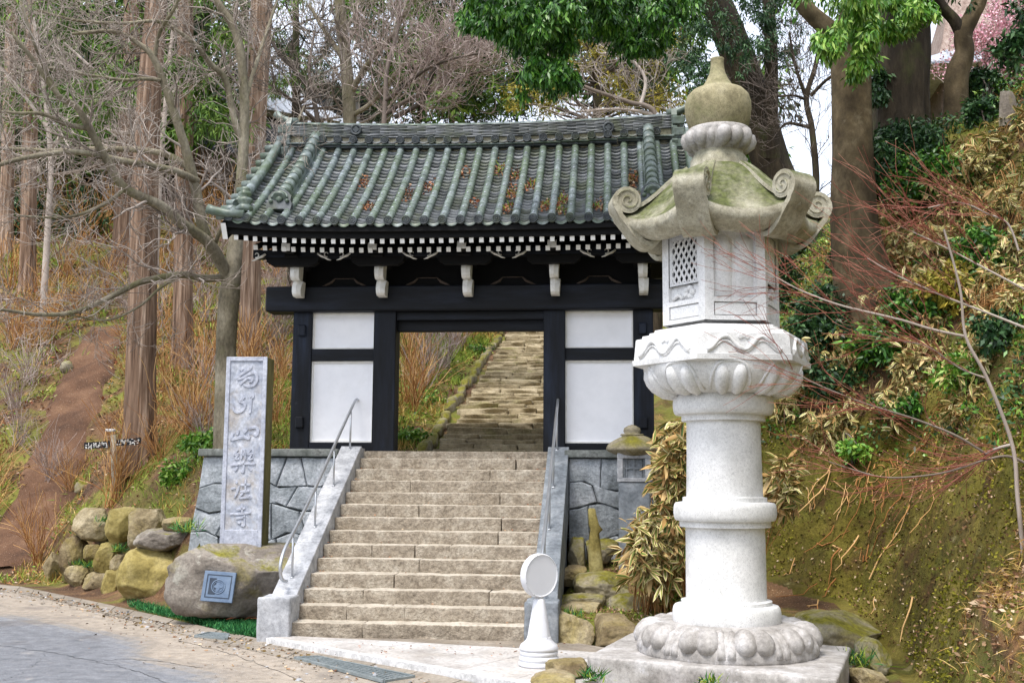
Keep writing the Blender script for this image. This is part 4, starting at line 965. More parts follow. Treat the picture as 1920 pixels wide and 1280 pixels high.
def make_tiles():
    # cover tiles: ten per row, one mesh per course shared by the rows
    NC = 10; meshes = []
    for c in range(NC):
        t0, t1 = c / NC, (c + 1.12) / NC; m = MB(); n = 8; V = []
        S = 4
        for i in range(S + 1):
            t = t0 + (t1 - t0) * i / S; p = rp(min(t, 1.02), CX, 0.0); q = rp(min(t, 1.0) + 0.01, CX); d = (q - rp(min(t, 1.0) - 0.01, CX)).normalized()
            nn = Vector((0, -d.z, d.y)); r = TR * (1.0 - 0.02 * i / S)
            for k in range(n + 1):
                th = PI * k / n; V.append(p + Vector((r * math.cos(th), 0, 0)) + nn * (r * math.sin(th) + 0.03 - 0.003 * i / S))
            V.append(p + Vector((-r, 0, 0)) - nn * 0.03); V.append(p + Vector((r, 0, 0)) - nn * 0.03)
        w_ = n + 3; F = []
        for i in range(S):
            for k in range(w_): F.append((i * w_ + k, i * w_ + (k + 1) % w_, (i + 1) * w_ + (k + 1) % w_, (i + 1) * w_ + k))
        V0 = V[0]; V = [v - Vector((CX, 0, 0)) for v in V]
        m.add(V, F, 0, True); m.add(V[:w_], [tuple(range(w_))], 0, False)
        # nail cap
        t = t0 + 0.045; p = rp(t, CX) ; d = (rp(t + 0.01, CX) - rp(t - 0.01, CX)).normalized(); nn = Vector((0, -d.z, d.y))
        c0 = p + nn * (TR + 0.026) - Vector((CX, 0, 0)); b = MB().lathe([(0.017, -0.01), (0.015, 0.008), (0.006, 0.016)], 6)
        M_ = Matrix.Translation(c0) @ nn.to_track_quat('Z', 'Y').to_matrix().to_4x4(); b.xf(M_); m.add(b.v, b.f, 1, True)
        meshes.append(m.mesh('cover_tile', [MAT['tile'], MAT['far_tile']]))
    # end disc with ring and chrysanthemum
    m = MB(); M_ = Matrix.Rotation(PI / 2, 4, 'X')
    m.lathe([(0.064, -0.10), (0.064, 0.012), (0.060, 0.016), (0.051, 0.016), (0.049, 0.004)], 24, caps=False)
    m.lathe([(0.049, 0.004), (0.041, 0.012), (0.02, 0.011), (0.014, 0.006), (0.010, 0.014), (0.001, 0.016)], 32, fn=lambda r, z, th: r, caps=False)
    for k in range(16):
        th = 2 * PI * k / 16; m.tube([(0.018 * math.cos(th), 0.018 * math.sin(th), 0.012), (0.040 * math.cos(th), 0.040 * math.sin(th), 0.011)], [0.0035, 0.006], 5, 0, False)
    m.xf(M_); disc = m.mesh('end_disc', MAT['tile_dark'])
    # eave pan lip
    m = MB(); V = []; n = 8; wd = PITCH_X - 0.07
    for k in range(n + 1):
        u = k / n * 2 - 1; z = -0.045 * (1 - u * u); x = u * wd / 2
        V += [(x, 0, z - 0.02), (x, 0, z + 0.022), (x, 0.05, z + 0.03)]
    F = [(3 * k + j, 3 * k + 3 + j, 3 * k + 4 + j, 3 * k + 1 + j) for k in range(n) for j in range(2)]
    m.add(V, F, 0, True); lip = m.mesh('eave_tile', MAT['tile'])
    for ri, x in enumerate(ROWX):
        inside = 2 <= ri <= NROW - 3
        for c in range(NC):
            if not inside and ri in (0, NROW - 1) and c > 8: continue
            z = up(x) * (1 - (c + 0.5) / NC) + 0.06 * (abs(x - CX) / HX) ** 2 * (c + 0.5) / NC
            link('cover_tile', meshes[c], gate, (x, 0, z))
        p = rp(0, x, 0.03); link('end_disc', disc, gate, (x, p.y - 0.012, p.z))
        if ri < NROW - 1: link('eave_tile', lip, gate, (x + PITCH_X / 2, EY - 0.0, rp(0, x + PITCH_X / 2).z + 0.0))
    # pan tiles of both slopes: hundreds, one part
    V = []; F = []; R = []
    NP = 25; n = 6; wd = PITCH_X - 0.06
    for side in (0, 1):
        for gi in range(NROW - 1):
            xc = (ROWX[gi] + ROWX[gi + 1]) / 2
            for c in range(NP):
                ta, tb = c / NP, (c + 1.05) / NP; b = len(V); jz = random.uniform(0, 0.006); rr = random.random()
                for i, (t, o) in enumerate(((ta, -0.02), (ta, 0.028 + jz), (tb, -0.004))):
                    for k in range(n + 1):
                        u = k / n * 2 - 1; p = rp(min(t, 1.0), xc + u * wd / 2, o - 0.035 * (1 - u * u) + 0.01)
                        if side: p = Vector((p.x, 2 * RY + 0.0 - p.y, p.z))
                        V.append(p)
                for i in range(2):
                    for k in range(n):
                        q = (b + i * (n + 1) + k, b + i * (n + 1) + k + 1, b + (i + 1) * (n + 1) + k + 1, b + (i + 1) * (n + 1) + k)
                        F.append(q[::-1] if side else q); R.append(rr)
    me = npmesh('pan_tiles', np.array([v[:] for v in V]), F, [MAT['tile_pan']], rnd=R, smooth=False)
    tag(link('pan_tiles', me, gate), kind='stuff')
    # cover rows of the rear slope
    m = MB()
    for x in ROWX:
        pts = [rp(t, x, 0.03) for t in (0, .25, .5, .75, 1)]; m.tube([(p.x, 2 * RY - p.y, p.z) for p in pts], TR, 8)
    tag(m.build('rear_cover_tiles', MAT['tile'], gate), kind='stuff')
    return disc
DISC = make_tiles()

def make_roof_wood():
    # deck under the tiles, eave boards
    V = []; xs = np.linspace(CX - HX, CX + HX, 13); ts = np.linspace(0.0, 1.0, 7); m = MB()
    for off in (-0.045, -0.10):
        for x in xs:
            for t in ts: V.append(rp(t, x, off))
            for t in ts[::-1][1:]:
                p = rp(t, x, off); V.append(Vector((p.x, 2 * RY - p.y, p.z)))
    w_ = 13; n1 = len(xs) * w_; F = []
    for i in range(len(xs) - 1):
        for j in range(w_ - 1):
            a = i * w_ + j; F.append((a, a + w_, a + w_ + 1, a + 1)); F.append((n1 + a, n1 + a + 1, n1 + a + w_ + 1, n1 + a + w_))
    m.add(V, F); m.build('roof_deck', DW, gate)
    # fascia follows the eave curve
    for (y0, y1, za, zb, nm) in ((EY + 0.02, EY + 0.10, -0.12, -0.048, 'eave_board'), (EY + 0.09, EY + 0.17, -0.2, -0.12, 'under_eave_board')):
        m = MB(); V = []
        for x in xs:
            z = rp(0, x).z
            V += [(x, y0, z + za), (x, y1, z + za), (x, y1, z + zb), (x, y0, z + zb)]
        F = [(4 * i + a, 4 * i + 4 + a, 4 * i + 4 + b, 4 * i + b) for i in range(len(xs) - 1) for a, b in ((0, 3), (1, 0), (2, 1), (3, 2))]
        F = [f[::-1] for f in F] + [(0, 1, 2, 3), tuple(4 * (len(xs) - 1) + k for k in (3, 2, 1, 0))]
        m.add(V, F); m.build(nm, DW, gate)
    # barge boards on the gables with white painted ends
    for sx in (-1, 1):
        x = CX + sx * (HX + 0.02); m = MB(); V = []
        tt = np.linspace(-0.02, 1.0, 9)
        for t in tt:
            a = rp(t, x, -0.06); b = rp(t, x, -0.30)
            V += [(x - 0.035, a.y, a.z), (x + 0.035, a.y, a.z), (x + 0.035, b.y, b.z), (x - 0.035, b.y, b.z)]
        for t in tt[::-1]:
            a = rp(t, x, -0.06); b = rp(t, x, -0.30)
            V += [(x - 0.035, 2 * RY - a.y, a.z), (x + 0.035, 2 * RY - a.y, a.z), (x + 0.035, 2 * RY - b.y, b.z), (x - 0.035, 2 * RY - b.y, b.z)]
        N = len(V) // 4
        F = [(4 * i + a, 4 * i + b, 4 * i + 4 + b, 4 * i + 4 + a) for i in range(N - 1) for a, b in ((0, 1), (1, 2), (2, 3), (3, 0))]
        m.add(V, F); bb = m.build('barge_board', BB, gate)
        a, b = rp(-0.02, x, -0.06), rp(-0.02, x, -0.30)
        q = MB().add([(x - 0.037, a.y - .004, a.z), (x + 0.037, a.y - .004, a.z), (x + 0.037, b.y - .004, b.z), (x - 0.037, b.y - .004, b.z)], [(0, 3, 2, 1)]); q.build('painted_end', MAT['white_cap'], bb)
    # two rows of rafters with white painted ends
    r1 = MB().box(-0.030, 0.030, 0, 1.5, -0.034, 0.034, 0).mesh('rafter', DW)
    cap = MB().box(-0.0315, 0.0315, -0.012, 0.002, -0.0355, 0.0355, 0.003).mesh('end_cap', MAT['white_cap'])
    n = 47
    for row, (y, dz, sl, nn) in enumerate(((EY + 0.14, -0.235, 0.20, n), (EY + 0.36, -0.315, 0.34, n - 3))):
        for k in range(nn):
            x = CX + (k - (nn - 1) / 2) * 0.1405 + random.uniform(-.006, .006)
            z = rp(0, x).z + dz
            o = link('rafter' if row == 0 else 'lower_rafter', r1, gate, (x, y, z), (sl, 0, 0)); link('end_cap', cap, o)
    gbox('eave_purlin', BB, -3.2, 3.14, -0.66, -0.48, 2.80 + 0.0, 2.92)
    # gable infill
    for sx in (-1, 1):
        x = CX + sx * 2.62; m = MB(); m.prism([(-0.1, 2.46), (1.95, 2.46), (1.95, 3.25), (RY, 4.6), (-0.1, 3.6)], 'x', x - 0.03, x + 0.03); m.build('gable_wall', DW, gate)
make_roof_wood()

def make_brackets():
    xs = [GL(px, 520, -0.3)[0] for px in (560, 716, 877, 1040, 1205)]
    def nose(x, zt, zb, y0, name):
        """white carved beam nose: a prow-shaped section swept down a bulging curve"""
        m = MB(); V = []; n = 9; hw = 0.074
        for i in range(n):
            t = i / (n - 1); z = zt + (zb - zt) * t
            bul = 0.14 * math.sin(PI * (0.1 + 0.6 * t)) ; w_ = hw * (1 - 0.16 * t)
            yf = y0 - bul + 0.03 * (t > 0.9) 
            V += [(x - w_, y0 + 0.12, z), (x - w_, yf + 0.03, z), (x, yf, z + 0.018 * (1 if i == 0 else 0)), (x + w_, yf + 0.03, z), (x + w_, y0 + 0.12, z)]
        F = [(5 * i + k, 5 * i + k + 1, 5 * i + 6 + k, 5 * i + 5 + k) for i in range(n - 1) for k in range(4)]
        F = [f[::-1] for f in F] + [(0, 1, 2, 3, 4), tuple(5 * (n - 1) + k for k in (4, 3, 2, 1, 0))]
        m.add(V, F); return m
    for x in xs:
        br = empty('bracket_set', (0, 0, 0)); br.parent = gate
        nose(x, 2.785, 2.50, -0.42, 'n').build('upper_nose', MAT['white_paint'], br)
        nose(x + 0.012, 2.495, 2.265, -0.34, 'n').build('lower_nose', MAT['white_paint'], br)
        m = MB()                                         # dark bodies behind the noses
        m.box(x - 0.06, x + 0.06, -0.36, -0.1, 2.50, 2.78); m.box(x - 0.055, x + 0.055, -0.30, -0.1, 2.29, 2.50); m.build('nose_beam', DW, br)
        m = MB(); m.box(x - 0.13, x + 0.13, -0.30, -0.02, 2.70, 2.84, 0.02); m.build('bearing_block', DW, br)
        arm = [(-0.42, 2.99), (-0.40, 2.92), (-0.33, 2.86), (-0.2, 2.83), (0.2, 2.83), (0.33, 2.86), (0.40, 2.92), (0.42, 2.99)]
        MB().prism([(x + u, v) for u, v in arm], 'y', -0.24, -0.08).build('cross_arm', DW, br)
        MB().prism([(-0.72, 2.99), (-0.66, 2.90), (-0.5, 2.84), (0.0, 2.83), (0.0, 2.99)], 'x', x - 0.06, x + 0.06).build('forward_arm', DW, br)
        for u in (-0.34, 0.0, 0.34): MB().box(x + u - 0.075, x + u + 0.075, -0.24, -0.08, 2.985, 3.06, 0.012).build('small_block', DW, br)
        MB().box(x - 0.10, x + 0.10, -0.74, -0.54, 2.79, 2.83, 0.01).build('forward_block', DW, br)
        arm2 = [(-0.40, 2.82), (-0.38, 2.75), (-0.30, 2.70), (0.30, 2.70), (0.38, 2.75), (0.40, 2.82)]
        MB().prism([(x + u, v - 0.02) for u, v in arm2], 'y', -0.66, -0.52).build('front_arm', DW, br)
        # big white beam end between the rafters
        e = MB().box(x - 0.062, x + 0.062, -0.99, -0.4, 2.83, 2.935, 0.004); eo = e.build('beam_end', DW, br)
        MB().box(x - 0.064, x + 0.064, -1.004, -0.989, 2.828, 2.937, 0.004).build('painted_end', MAT['white_paint'], eo)
        # curled white tips at both sides
        for s in (-1, 1):
            c = x + s * 0.44; m = MB(); z = 2.79
            m.tube([(c - s * 0.05, -0.7, z + 0.055), (c, -0.7, z + 0.02), (c + s * 0.05, -0.7, z + 0.0), (c + s * 0.10, -0.7, z - 0.03), (c + s * 0.15, -0.7, z - 0.045)], [0.026, 0.03, 0.026, 0.022, 0.008], 8, squash=0.6)
            pts = []
            for k in range(14):
                th = PI * 1.6 - k * 0.38; r_ = 0.045 * (1 - k / 20); pts.append((c + s * (0.085 + r_ * math.cos(th)), -0.705, z + 0.045 + r_ * math.sin(th)))
            m.tube(pts, [0.011 * (1 - 0.5 * k / 13) for k in range(14)], 6)
            m.build('curled_tip', MAT['white_paint'], br)
    # cloud-shaped struts between the brackets, weathered white edges coloured dim to paint in eave shade
    for a, b in zip(xs[:-1], xs[1:]):
        c = (a + b) / 2; m = MB()
        st = empty('strut', (0, 0, 0)); st.parent = gate
        MB().prism([(c - 0.36, 2.46), (c - 0.2, 2.53), (c - 0.14, 2.60), (c + 0.14, 2.60), (c + 0.2, 2.53), (c + 0.36, 2.46)], 'y', -0.02, 0.05).build('strut_body', DW, st)
        for s in (-1, 1): m.tube([(c + s * 0.15, -0.03, 2.585), (c + s * 0.2, -0.03, 2.53), (c + s * 0.27, -0.03, 2.50), (c + s * 0.34, -0.03, 2.475)], [0.012, 0.022, 0.02, 0.006], 6)
        m.tube([(c - 0.15, -0.03, 2.59), (c + 0.15, -0.03, 2.59)], 0.007, 5)
        m.build('strut_edge', MAT['far_wall'], st)
make_brackets()

# ---- ridge
def make_ridge():
    L0, L1 = CX - 3.12, CX + 3.06
    sag = lambda x: 0.085 * ((x - CX) / 3.1) ** 2
    z0 = RZ + 0.105
    # stacked thin ridge tiles, seven courses with staggered joints
    V = []; F = []; R = []
    for c in range(8):
        h_ = 0.0275; za = z0 + c * h_; x = L0 + (0 if c % 2 else -0.16); ln = 0.30
        hw = 0.135 - 0.004 * c + (0.006 if c % 2 else 0.0)
        while x < L1:
            a, b = max(L0, x), min(L1, x + ln); x += ln
            if b - a < 0.02: continue
            bi = len(V); j = random.uniform(-.003, .003)
            for xx in (a + 0.002, b - 0.002):
                s = sag(xx)
                V += [(xx, RY - hw - j, za + s), (xx, RY + hw, za + s), (xx, RY + hw, za + h_ - 0.007 + s), (xx, RY - hw - j, za + h_ - 0.007 + s)]
            for q in ((0, 3, 2, 1), (4, 5, 6, 7), (0, 1, 5, 4), (1, 2, 6, 5), (2, 3, 7, 6), (3, 0, 4, 7)): F.append(tuple(bi + i for i in q)); R.append(random.random())
    o = link('ridge_courses', npmesh('ridge_courses', V, F, [MAT['tile_pan']], rnd=R), gate); tag(o, kind='stuff')
    V = []; n = 20; m = MB()
    for k in range(n + 1):
        x = L0 + (L1 - L0) * k / n; s = sag(x); V += [(x, RY - 0.085, z0 - 0.26 + s), (x, RY + 0.085, z0 - 0.26 + s), (x, RY + 0.085, z0 + 0.20 + s), (x, RY - 0.085, z0 + 0.20 + s)]
    F = [(4 * i + a, 4 * i + b, 4 * i + 4 + b, 4 * i + 4 + a) for i in range(n) for a, b in ((0, 1), (1, 2), (2, 3), (3, 0))] + [(0, 3, 2, 1), tuple(4 * n + k for k in range(4))]
    m.add(V, F); m.build('ridge_core', MAT['plaster_cream'], gate)
    # cap tiles with white round knobs
    nc = 23
    for k in range(nc):
        a, b = L0 + (L1 - L0) * k / nc, L0 + (L1 - L0) * (k + 1) / nc; zc = z0 + 8 * 0.0275 - 0.012; xm = (a + b) / 2
        m = MB(); m.tube([(a - xm + 0.003, RY, zc + sag(a)), (b - xm - 0.003, RY, zc + sag(b))], 0.062, 12)
        t = m.build('cap_tile', MAT['tile'], gate, (xm, 0, 0))
        q = MB().lathe([(0.030, -0.02), (0.032, 0.012), (0.020, 0.030), (0.004, 0.034)], 10, (a - xm + 0.03, RY, zc + 0.055 + sag(a))); q.build('knob', MAT['far_tile'], t)
    # two lines of flat tiles and a row of discs at the foot
    for (y, za, zb, nm, mt) in ((-0.235, -0.03, -0.004, 'foot_course', 'tile'), (-0.20, -0.065, -0.034, 'foot_course', 'tile_dark')):
        k = 14
        for i in range(k):
            a, b = L0 + (L1 - L0) * i / k, L0 + (L1 - L0) * (i + 1) / k; s = sag((a + b) / 2)
            MB().box(a + 0.002, b - 0.002, RY + y, RY - 0.1, z0 - 0.13 + za + s, z0 - 0.13 + zb + s, 0.005).build(nm, MAT[mt], gate)
    for x in ROWX:
        if abs(x - CX) < 3.0: link('ridge_disc', DISC, gate, (x + 0.0, RY - 0.25, z0 - 0.075 + sag(x)))
    m = MB()                                    # lips between the discs
    for a, b in zip(ROWX[:-1], ROWX[1:]):
        if abs(a - CX) > 3.0 or abs(b - CX) > 3.0: continue
        V = []; c = (a + b) / 2
        for k in range(7):
            u = k / 6 * 2 - 1; z = z0 - 0.10 + sag(c) - 0.022 * (1 - u * u); V += [(c + u * 0.075, RY - 0.245, z - 0.014), (c + u * 0.075, RY - 0.245, z + 0.012), (c + u * 0.075, RY - 0.12, z + 0.02)]
        m.add(V, [(3 * k + j, 3 * k + 3 + j, 3 * k + 4 + j, 3 * k + 1 + j) for k in range(6) for j in range(2)], 0, True)
    tag(m.build('ridge_lips', MAT['tile_dark'], gate), kind='stuff')
    # round crests on the ridge
    for px, py in ((668, 244), (1141, 240)):
        x, z = GL(px, py, RY - 0.14); m = MB(); M_ = Matrix.Translation((x, RY - 0.14, z)) @ Matrix.Rotation(PI / 2, 4, 'X')
        m.lathe([(0.092, 0), (0.092, 0.03), (0.085, 0.036), (0.062, 0.036), (0.058, 0.024), (0.001, 0.024)], 28)
        d = [(0.046 * math.cos(2 * PI * k / 24) * (1 + .16 * math.cos(8 * PI * k / 24)), 0.046 * math.sin(2 * PI * k / 24) * (1 + .16 * math.cos(8 * PI * k / 24))) for k in range(24)]
        m.prism(d, 'z', 0.022, 0.036); m.xf(M_); m.build('crest', MAT['tile_dark'], gate)
    # ridge-end ornaments
    for s in (-1, 1):
        xe = L0 if s < 0 else L1; z = z0 + sag(xe)
        g = empty('ridge_end_tile', (xe, RY, z)); g.parent = gate
        pl = [(-0.26, -0.40), (-0.30, -0.25), (-0.20, -0.2), (-0.22, -0.02), (-0.14, 0.04), (-0.15, 0.2), (-0.08, 0.32), (0.08, 0.32), (0.15, 0.2), (0.14, 0.04), (0.22, -0.02), (0.20, -0.2), (0.30, -0.25), (0.26, -0.42)]
        MB().prism(pl, 'x', -0.035 * s, 0.05 * s).build('plate', MAT['tile'], g)
        for k, (yy, zz, w_) in enumerate(((-0.16, 0.10, 0.11), (-0.21, -0.10, 0.14), (-0.26, -0.30, 0.15))):
            for q in (-1, 1): MB().box(-0.02, 0.17 * s, q * yy - 0.025, q * yy + 0.025, zz - 0.06, zz + 0.07, 0.012).build('wing', MAT['tile'], g)
        MB().lathe([(0.07, 0), (0.07, 0.03), (0.04, 0.04), (0.03, 0.06), (0.001, 0.065)], 16).xf(Matrix.Translation((0.05 * s, 0, 0.1)) @ Matrix.Rotation(PI / 2 * s, 4, 'Y')).build('boss', MAT['far_tile'], g)
        MB().tube([(-0.1 * s, 0, 0.26), (0.05 * s, 0, 0.28), (0.18 * s, 0, 0.34), (0.27 * s, 0, 0.42)], [0.075, 0.07, 0.062, 0.06], 12).build('horn', MAT['tile'], g)
make_ridge()

# ---- descending ridges, verge tiles, corner ornaments
def descending(s):
    x = (ROWX[3] + ROWX[2]) / 2 + 0.0 if s < 0 else (ROWX[-4] + ROWX[-3]) / 2
    t0, t1 = 0.16, 1.0
    m = MB(); NL = 4
    for l in range(NL):
        hw = 0.095 - 0.006 * l + (0.012 if l % 2 else 0)
        V = []; tt = np.linspace(t0, t1, 9)
        for t in tt:
            a = rp(t, x, 0.02 + l * 0.037); b = rp(t, x, 0.02 + l * 0.037 + 0.028)
            V += [(x - hw, a.y, a.z), (x + hw, a.y, a.z), (x + hw, b.y, b.z), (x - hw, b.y, b.z)]
        N = len(tt); F = [(4 * i + a, 4 * i + 4 + a, 4 * i + 4 + b, 4 * i + b) for i in range(N - 1) for a, b in ((0, 1), (1, 2), (2, 3), (3, 0))]
        F = [f[::-1] for f in F] + [(0, 1, 2, 3)]
        m.add(V, F)
        V2 = [(x - 0.075, *rp(t, x, o).yz) for t in tt for o in (0.0, 0.17)] + [(x + 0.075, *rp(t, x, o).yz) for t in tt for o in (0.0, 0.17)]
    for q in (0, 1):
        b = q * 2 * N; m.add([V2[b + i] for i in range(2 * N)], [(2 * i, 2 * i + 1, 2 * i + 3, 2 * i + 2) if q == 0 else (2 * i, 2 * i + 2, 2 * i + 3, 2 * i + 1) for i in range(N - 1)])
    dr = m.build('descending_ridge', MAT['tile'], gate)
    n = 11
    for k in range(n):
        ta, tb = t0 + (t1 - t0) * k / n, t0 + (t1 - t0) * (k + 1.08) / n
        pts = [rp(t, x, 0.19) for t in (ta, (ta + tb) / 2, tb)]
        MB().tube(pts, [0.094, 0.09, 0.084], 12).build('saddle_tile', MAT['tile'], dr)
    # ornament at its lower end
    p = rp(t0 - 0.012, x, 0.08)
    og = empty('ridge_ornament', tuple(p)); og.parent = dr; og.rotation_euler = (-0.25, 0, 0)
    pl = [(-0.17, -0.10), (-0.19, 0.02), (-0.16, 0.08), (-0.17, 0.15), (-0.11, 0.22), (0, 0.26), (0.11, 0.22), (0.17, 0.15), (0.16, 0.08), (0.19, 0.02), (0.17, -0.10), (0.06, -0.06), (-0.06, -0.06)]
    MB().prism(pl, 'y', -0.05, 0.05).build('plate', MAT['tile_dark'], og)
    mm = MB(); M_ = Matrix.Rotation(PI / 2, 4, 'X')
    for (cx, cz, r_) in ((0, 0.10, 0.05), (-0.12, 0.06, 0.03), (0.12, 0.06, 0.03)):
        b = MB().lathe([(r_, 0), (r_, 0.03), (r_ * 0.8, 0.04), (r_ * 0.5, 0.05), (0.001, 0.055)], 16, (cx, cz, 0.04)); b.xf(M_); mm.add(b.v, b.f, 0, True)
    arc = [(0.115 * math.cos(th), -0.06, 0.10 + 0.115 * math.sin(th)) for th in np.linspace(0.1, PI - 0.1, 12)]
    mm.tube(arc, 0.016, 6); mm.build('bosses', MAT['tile'], og)
    # verge tiles pointing outwards along the gable edge
    xe = CX + s * (HX + 0.0)
    m = MB().tube([(-0.10 * s, 0, 0), (0.14 * s, 0, -0.025)], [0.058, 0.064], 10); m.lathe([(0.03, 0), (0.03, 0.005)], 8)
    vm = m.mesh('verge_tile', MAT['tile'])
    for k in range(11):
        t = 0.03 + k * 0.093; p = rp(t, xe, 0.035); link('verge_tile', vm, gate, tuple(p))
    # long verge row on top of them
    pts = [rp(t, xe - s * 0.10, 0.11) for t in np.linspace(0.12, 1.0, 8)]; MB().tube(pts, 0.07, 10).build('verge_row', MAT['tile'], gate)
    # corner horn tile
    p = rp(0.0, xe, 0.06)
    MB().tube([(p.x - s * 0.28, p.y + 0.02, p.z + 0.0), (p.x - s * 0.05, p.y, p.z + 0.005), (p.x + s * 0.16, p.y - 0.02, p.z + 0.045), (p.x + s * 0.24, p.y - 0.03, p.z + 0.075)], [0.055, 0.06, 0.066, 0.07], 12).build('corner_tile', MAT['tile'], gate)
    # carved lion-like bud on the corner
    q = rp(0.07, xe - s * 0.24, 0.06)
    c = MB().lathe([(0.11, -0.02), (0.12, 0.05), (0.085, 0.09), (0.075, 0.1), (0.105, 0.14), (0.10, 0.18), (0.07, 0.20), (0.092, 0.235), (0.088, 0.27), (0.062, 0.29), (0.07, 0.315), (0.055, 0.345), (0.01, 0.36)], 18, fn=lambda r, z, th: r * (1 + 0.10 * math.cos(5 * th + z * 30)))
    co = c.build('corner_ornament', MAT['tile'], gate, tuple(q))
descending(-1); descending(1)
# ------------------------------------------------------------------ the big stone lantern
LAX, LAY = 2.04, 10.8
def LZ(py): return W(1362, py, LAY).z
KS = LAY / FPX * 1.005
lan = empty('stone_lantern', (LAX, LAY, 0.0), 0, 'tall pale granite lantern on a square plinth with a mossy curled roof', 'stone lantern')
LM, LB, LR, LJ = MAT['lantern'], MAT['lantern_base'], MAT['lantern_roof'], MAT['lantern_jewel']
def smooth_path2(pts, k):
    P = np.array(pts, float); out = []
    for i in range(len(P) - 1):
        p0, p1, p2, p3 = P[max(i - 1, 0)], P[i], P[i + 1], P[min(i + 2, len(P) - 1)]
        for t in np.linspace(0, 1, k, endpoint=False): out.append(0.5 * ((2 * p1) + (-p0 + p2) * t + (2 * p0 - 5 * p1 + 4 * p2 - p3) * t * t + (-p0 + 3 * p1 - 3 * p2 + p3) * t ** 3))
    return out
def make_lantern():
    Q = [G(1098, 1228, 0.25), G(1569, 1273, 0.25), G(1596, 1211, 0.25)]; Q.append(Q[0] + Q[2] - Q[1])
    Q = [Vector((q.x - LAX, q.y - LAY, 0)) for q in Q]
    # plinth as a rough block stretched to its four corners
    V, F = rblock(0, 1, 0, 1, -0.05, 0.25, amp=0.0, rnd=0.02, seg=0.05, mx=24)
    P = np.zeros_like(V)
    for i, (u, v, z) in enumerate(V):
        p = (Q[0].lerp(Q[1], u)).lerp(Q[3].lerp(Q[2], u), v); P[i] = (p.x, p.y, z)
    d = P.copy(); d[:, 2] = 0; d /= np.linalg.norm(d, axis=1, keepdims=True)
    side = np.clip((0.235 - P[:, 2]) / 0.03, 0, 1)
    P = P + d * (fbm(P, 4.0, 5) * 0.03 * side)[:, None]; P[:, 2] += fbm(P, 5.0, 4) * 0.008
    link('plinth', npmesh('plinth', P, F, [LB], smooth=True), lan)
    # lotus base: paired drooping petals carved round a swelling disc
    zt, zb = LZ(1163), 0.235; R0 = 0.87; n = 240; NP = 10
    prof = [(R0 * 0.99, zb), (R0 * 1.0, zb + 0.03)]; H_ = zt - zb
    for k in range(1, 25):
        a = k / 24 * PI / 2; prof.append((0.52 + (R0 - 0.52) * math.cos(a) ** 0.8, zb + 0.04 + (H_ - 0.04) * math.sin(a) ** 0.85))
    prof.append((0.30, zt))
    lb = MB().lathe([(r - 0.03, zz) for r, zz in prof[:-1]] + [prof[-1]], 96).build('lotus_base', LB, lan)
    def on_dome(a, out):                          # point on the dome: a = 0 at the rim, 1 at the top
        th_ = a * PI / 2; r = 0.52 + (R0 - 0.52) * math.cos(th_) ** 0.8; zz = zb + 0.04 + H_ * 0.9 * math.sin(th_) ** 0.85; return r - 0.03 + out * math.cos(th_), zz + out * math.sin(th_)
    for p in range(NP):
        m = MB()
        for c, w_ in ((-0.18, 0.112), (0.18, 0.112)):
            pts = []; rad = []
            for a, rr in ((0.13, 0.35), (0.17, 0.75), (0.24, 0.95), (0.34, 1.0), (0.46, 0.97), (0.58, 0.86), (0.70, 0.68), (0.82, 0.45), (0.9, 0.2)):
                q = on_dome(a, -0.045 - 0.03 * (1 - rr)); th = 2 * PI * (p + 0.5 + c * (1 - 0.25 * a)) / NP + 0.12; pts.append((q[0] * math.cos(th), q[0] * math.sin(th), q[1])); rad.append(w_ * rr)
            m.tube(pts, rad, 14)
        for c in (-0.42, 0.42):                   # narrow rib beside each pair
            pts = [(on_dome(a, -0.03)[0] * math.cos(2 * PI * (p + 0.5 + c * (1 - .1 * a)) / NP + 0.12), on_dome(a, -0.03)[0] * math.sin(2 * PI * (p + 0.5 + c * (1 - .1 * a)) / NP + 0.12), on_dome(a, -0.03)[1]) for a in (0.02, 0.15, 0.3, 0.5, 0.7, 0.88)]
            m.tube(pts, [0.05, 0.048, 0.045, 0.042, 0.035, 0.02], 8)
        m.build('petal', LB, lb)
    z = LZ; k = KS
    def ring(name, pr, mat=LM, nn=64, **kw):
        o = MB().lathe([(r * k, z(py)) for r, py in pr], nn, **kw).build(name, mat, lan); smooth_edges(o, 35); return o
    def torus(r_in, r_out, y_bot, y_top, n_=9):
        return [(r_in + (r_out - r_in) * math.sin(PI * i / n_) ** 0.45, y_bot + (y_top - y_bot) * (1 - math.cos(PI * i / n_)) / 2) for i in range(n_ + 1)]
    ring('column_foot', torus(86, 98, 1174, 1132) + [(82, 1131), (82, 1124), (70, 1122)])
    ring('lower_shaft', [(73, 1128), (72.5, 1060), (72, 984)])
    ring('collar', [(70, 988), (83, 987), (83, 976)] + torus(84, 94, 976, 941) + [(77, 940), (77, 932), (66, 930)])
    ring('upper_shaft', [(70, 936), (68.5, 860), (68, 788)])
    ring('neck_ring', [(66, 791), (77, 790), (77, 780)] + torus(80, 93, 779, 741) + [(70, 738)])
    # lotus bowl with petals
    NP2 = 8; prof = [(90, 744)]
    for i in range(13):
        a = i / 12; prof.append((92 + 56 * math.sin(a * PI / 2) ** 0.75, 742 - 50 * (1 - math.cos(a * PI / 2)) ** 0.9 - 4 * a))
    prof += [(148, 686), (140, 682)]
    zb2, zt2 = z(742), z(684)
    bw = MB().lathe([((r - 3) * k, z(py)) for r, py in prof], 96).build('lotus_bowl', LM, lan)
    def on_bowl(a, out):
        r = 92 + 56 * math.sin(a * PI / 2) ** 0.75 - 3; py = 742 - 50 * (1 - math.cos(a * PI / 2)) ** 0.9 - 4 * a; return r * k + out, z(py)
    NP2 = 9
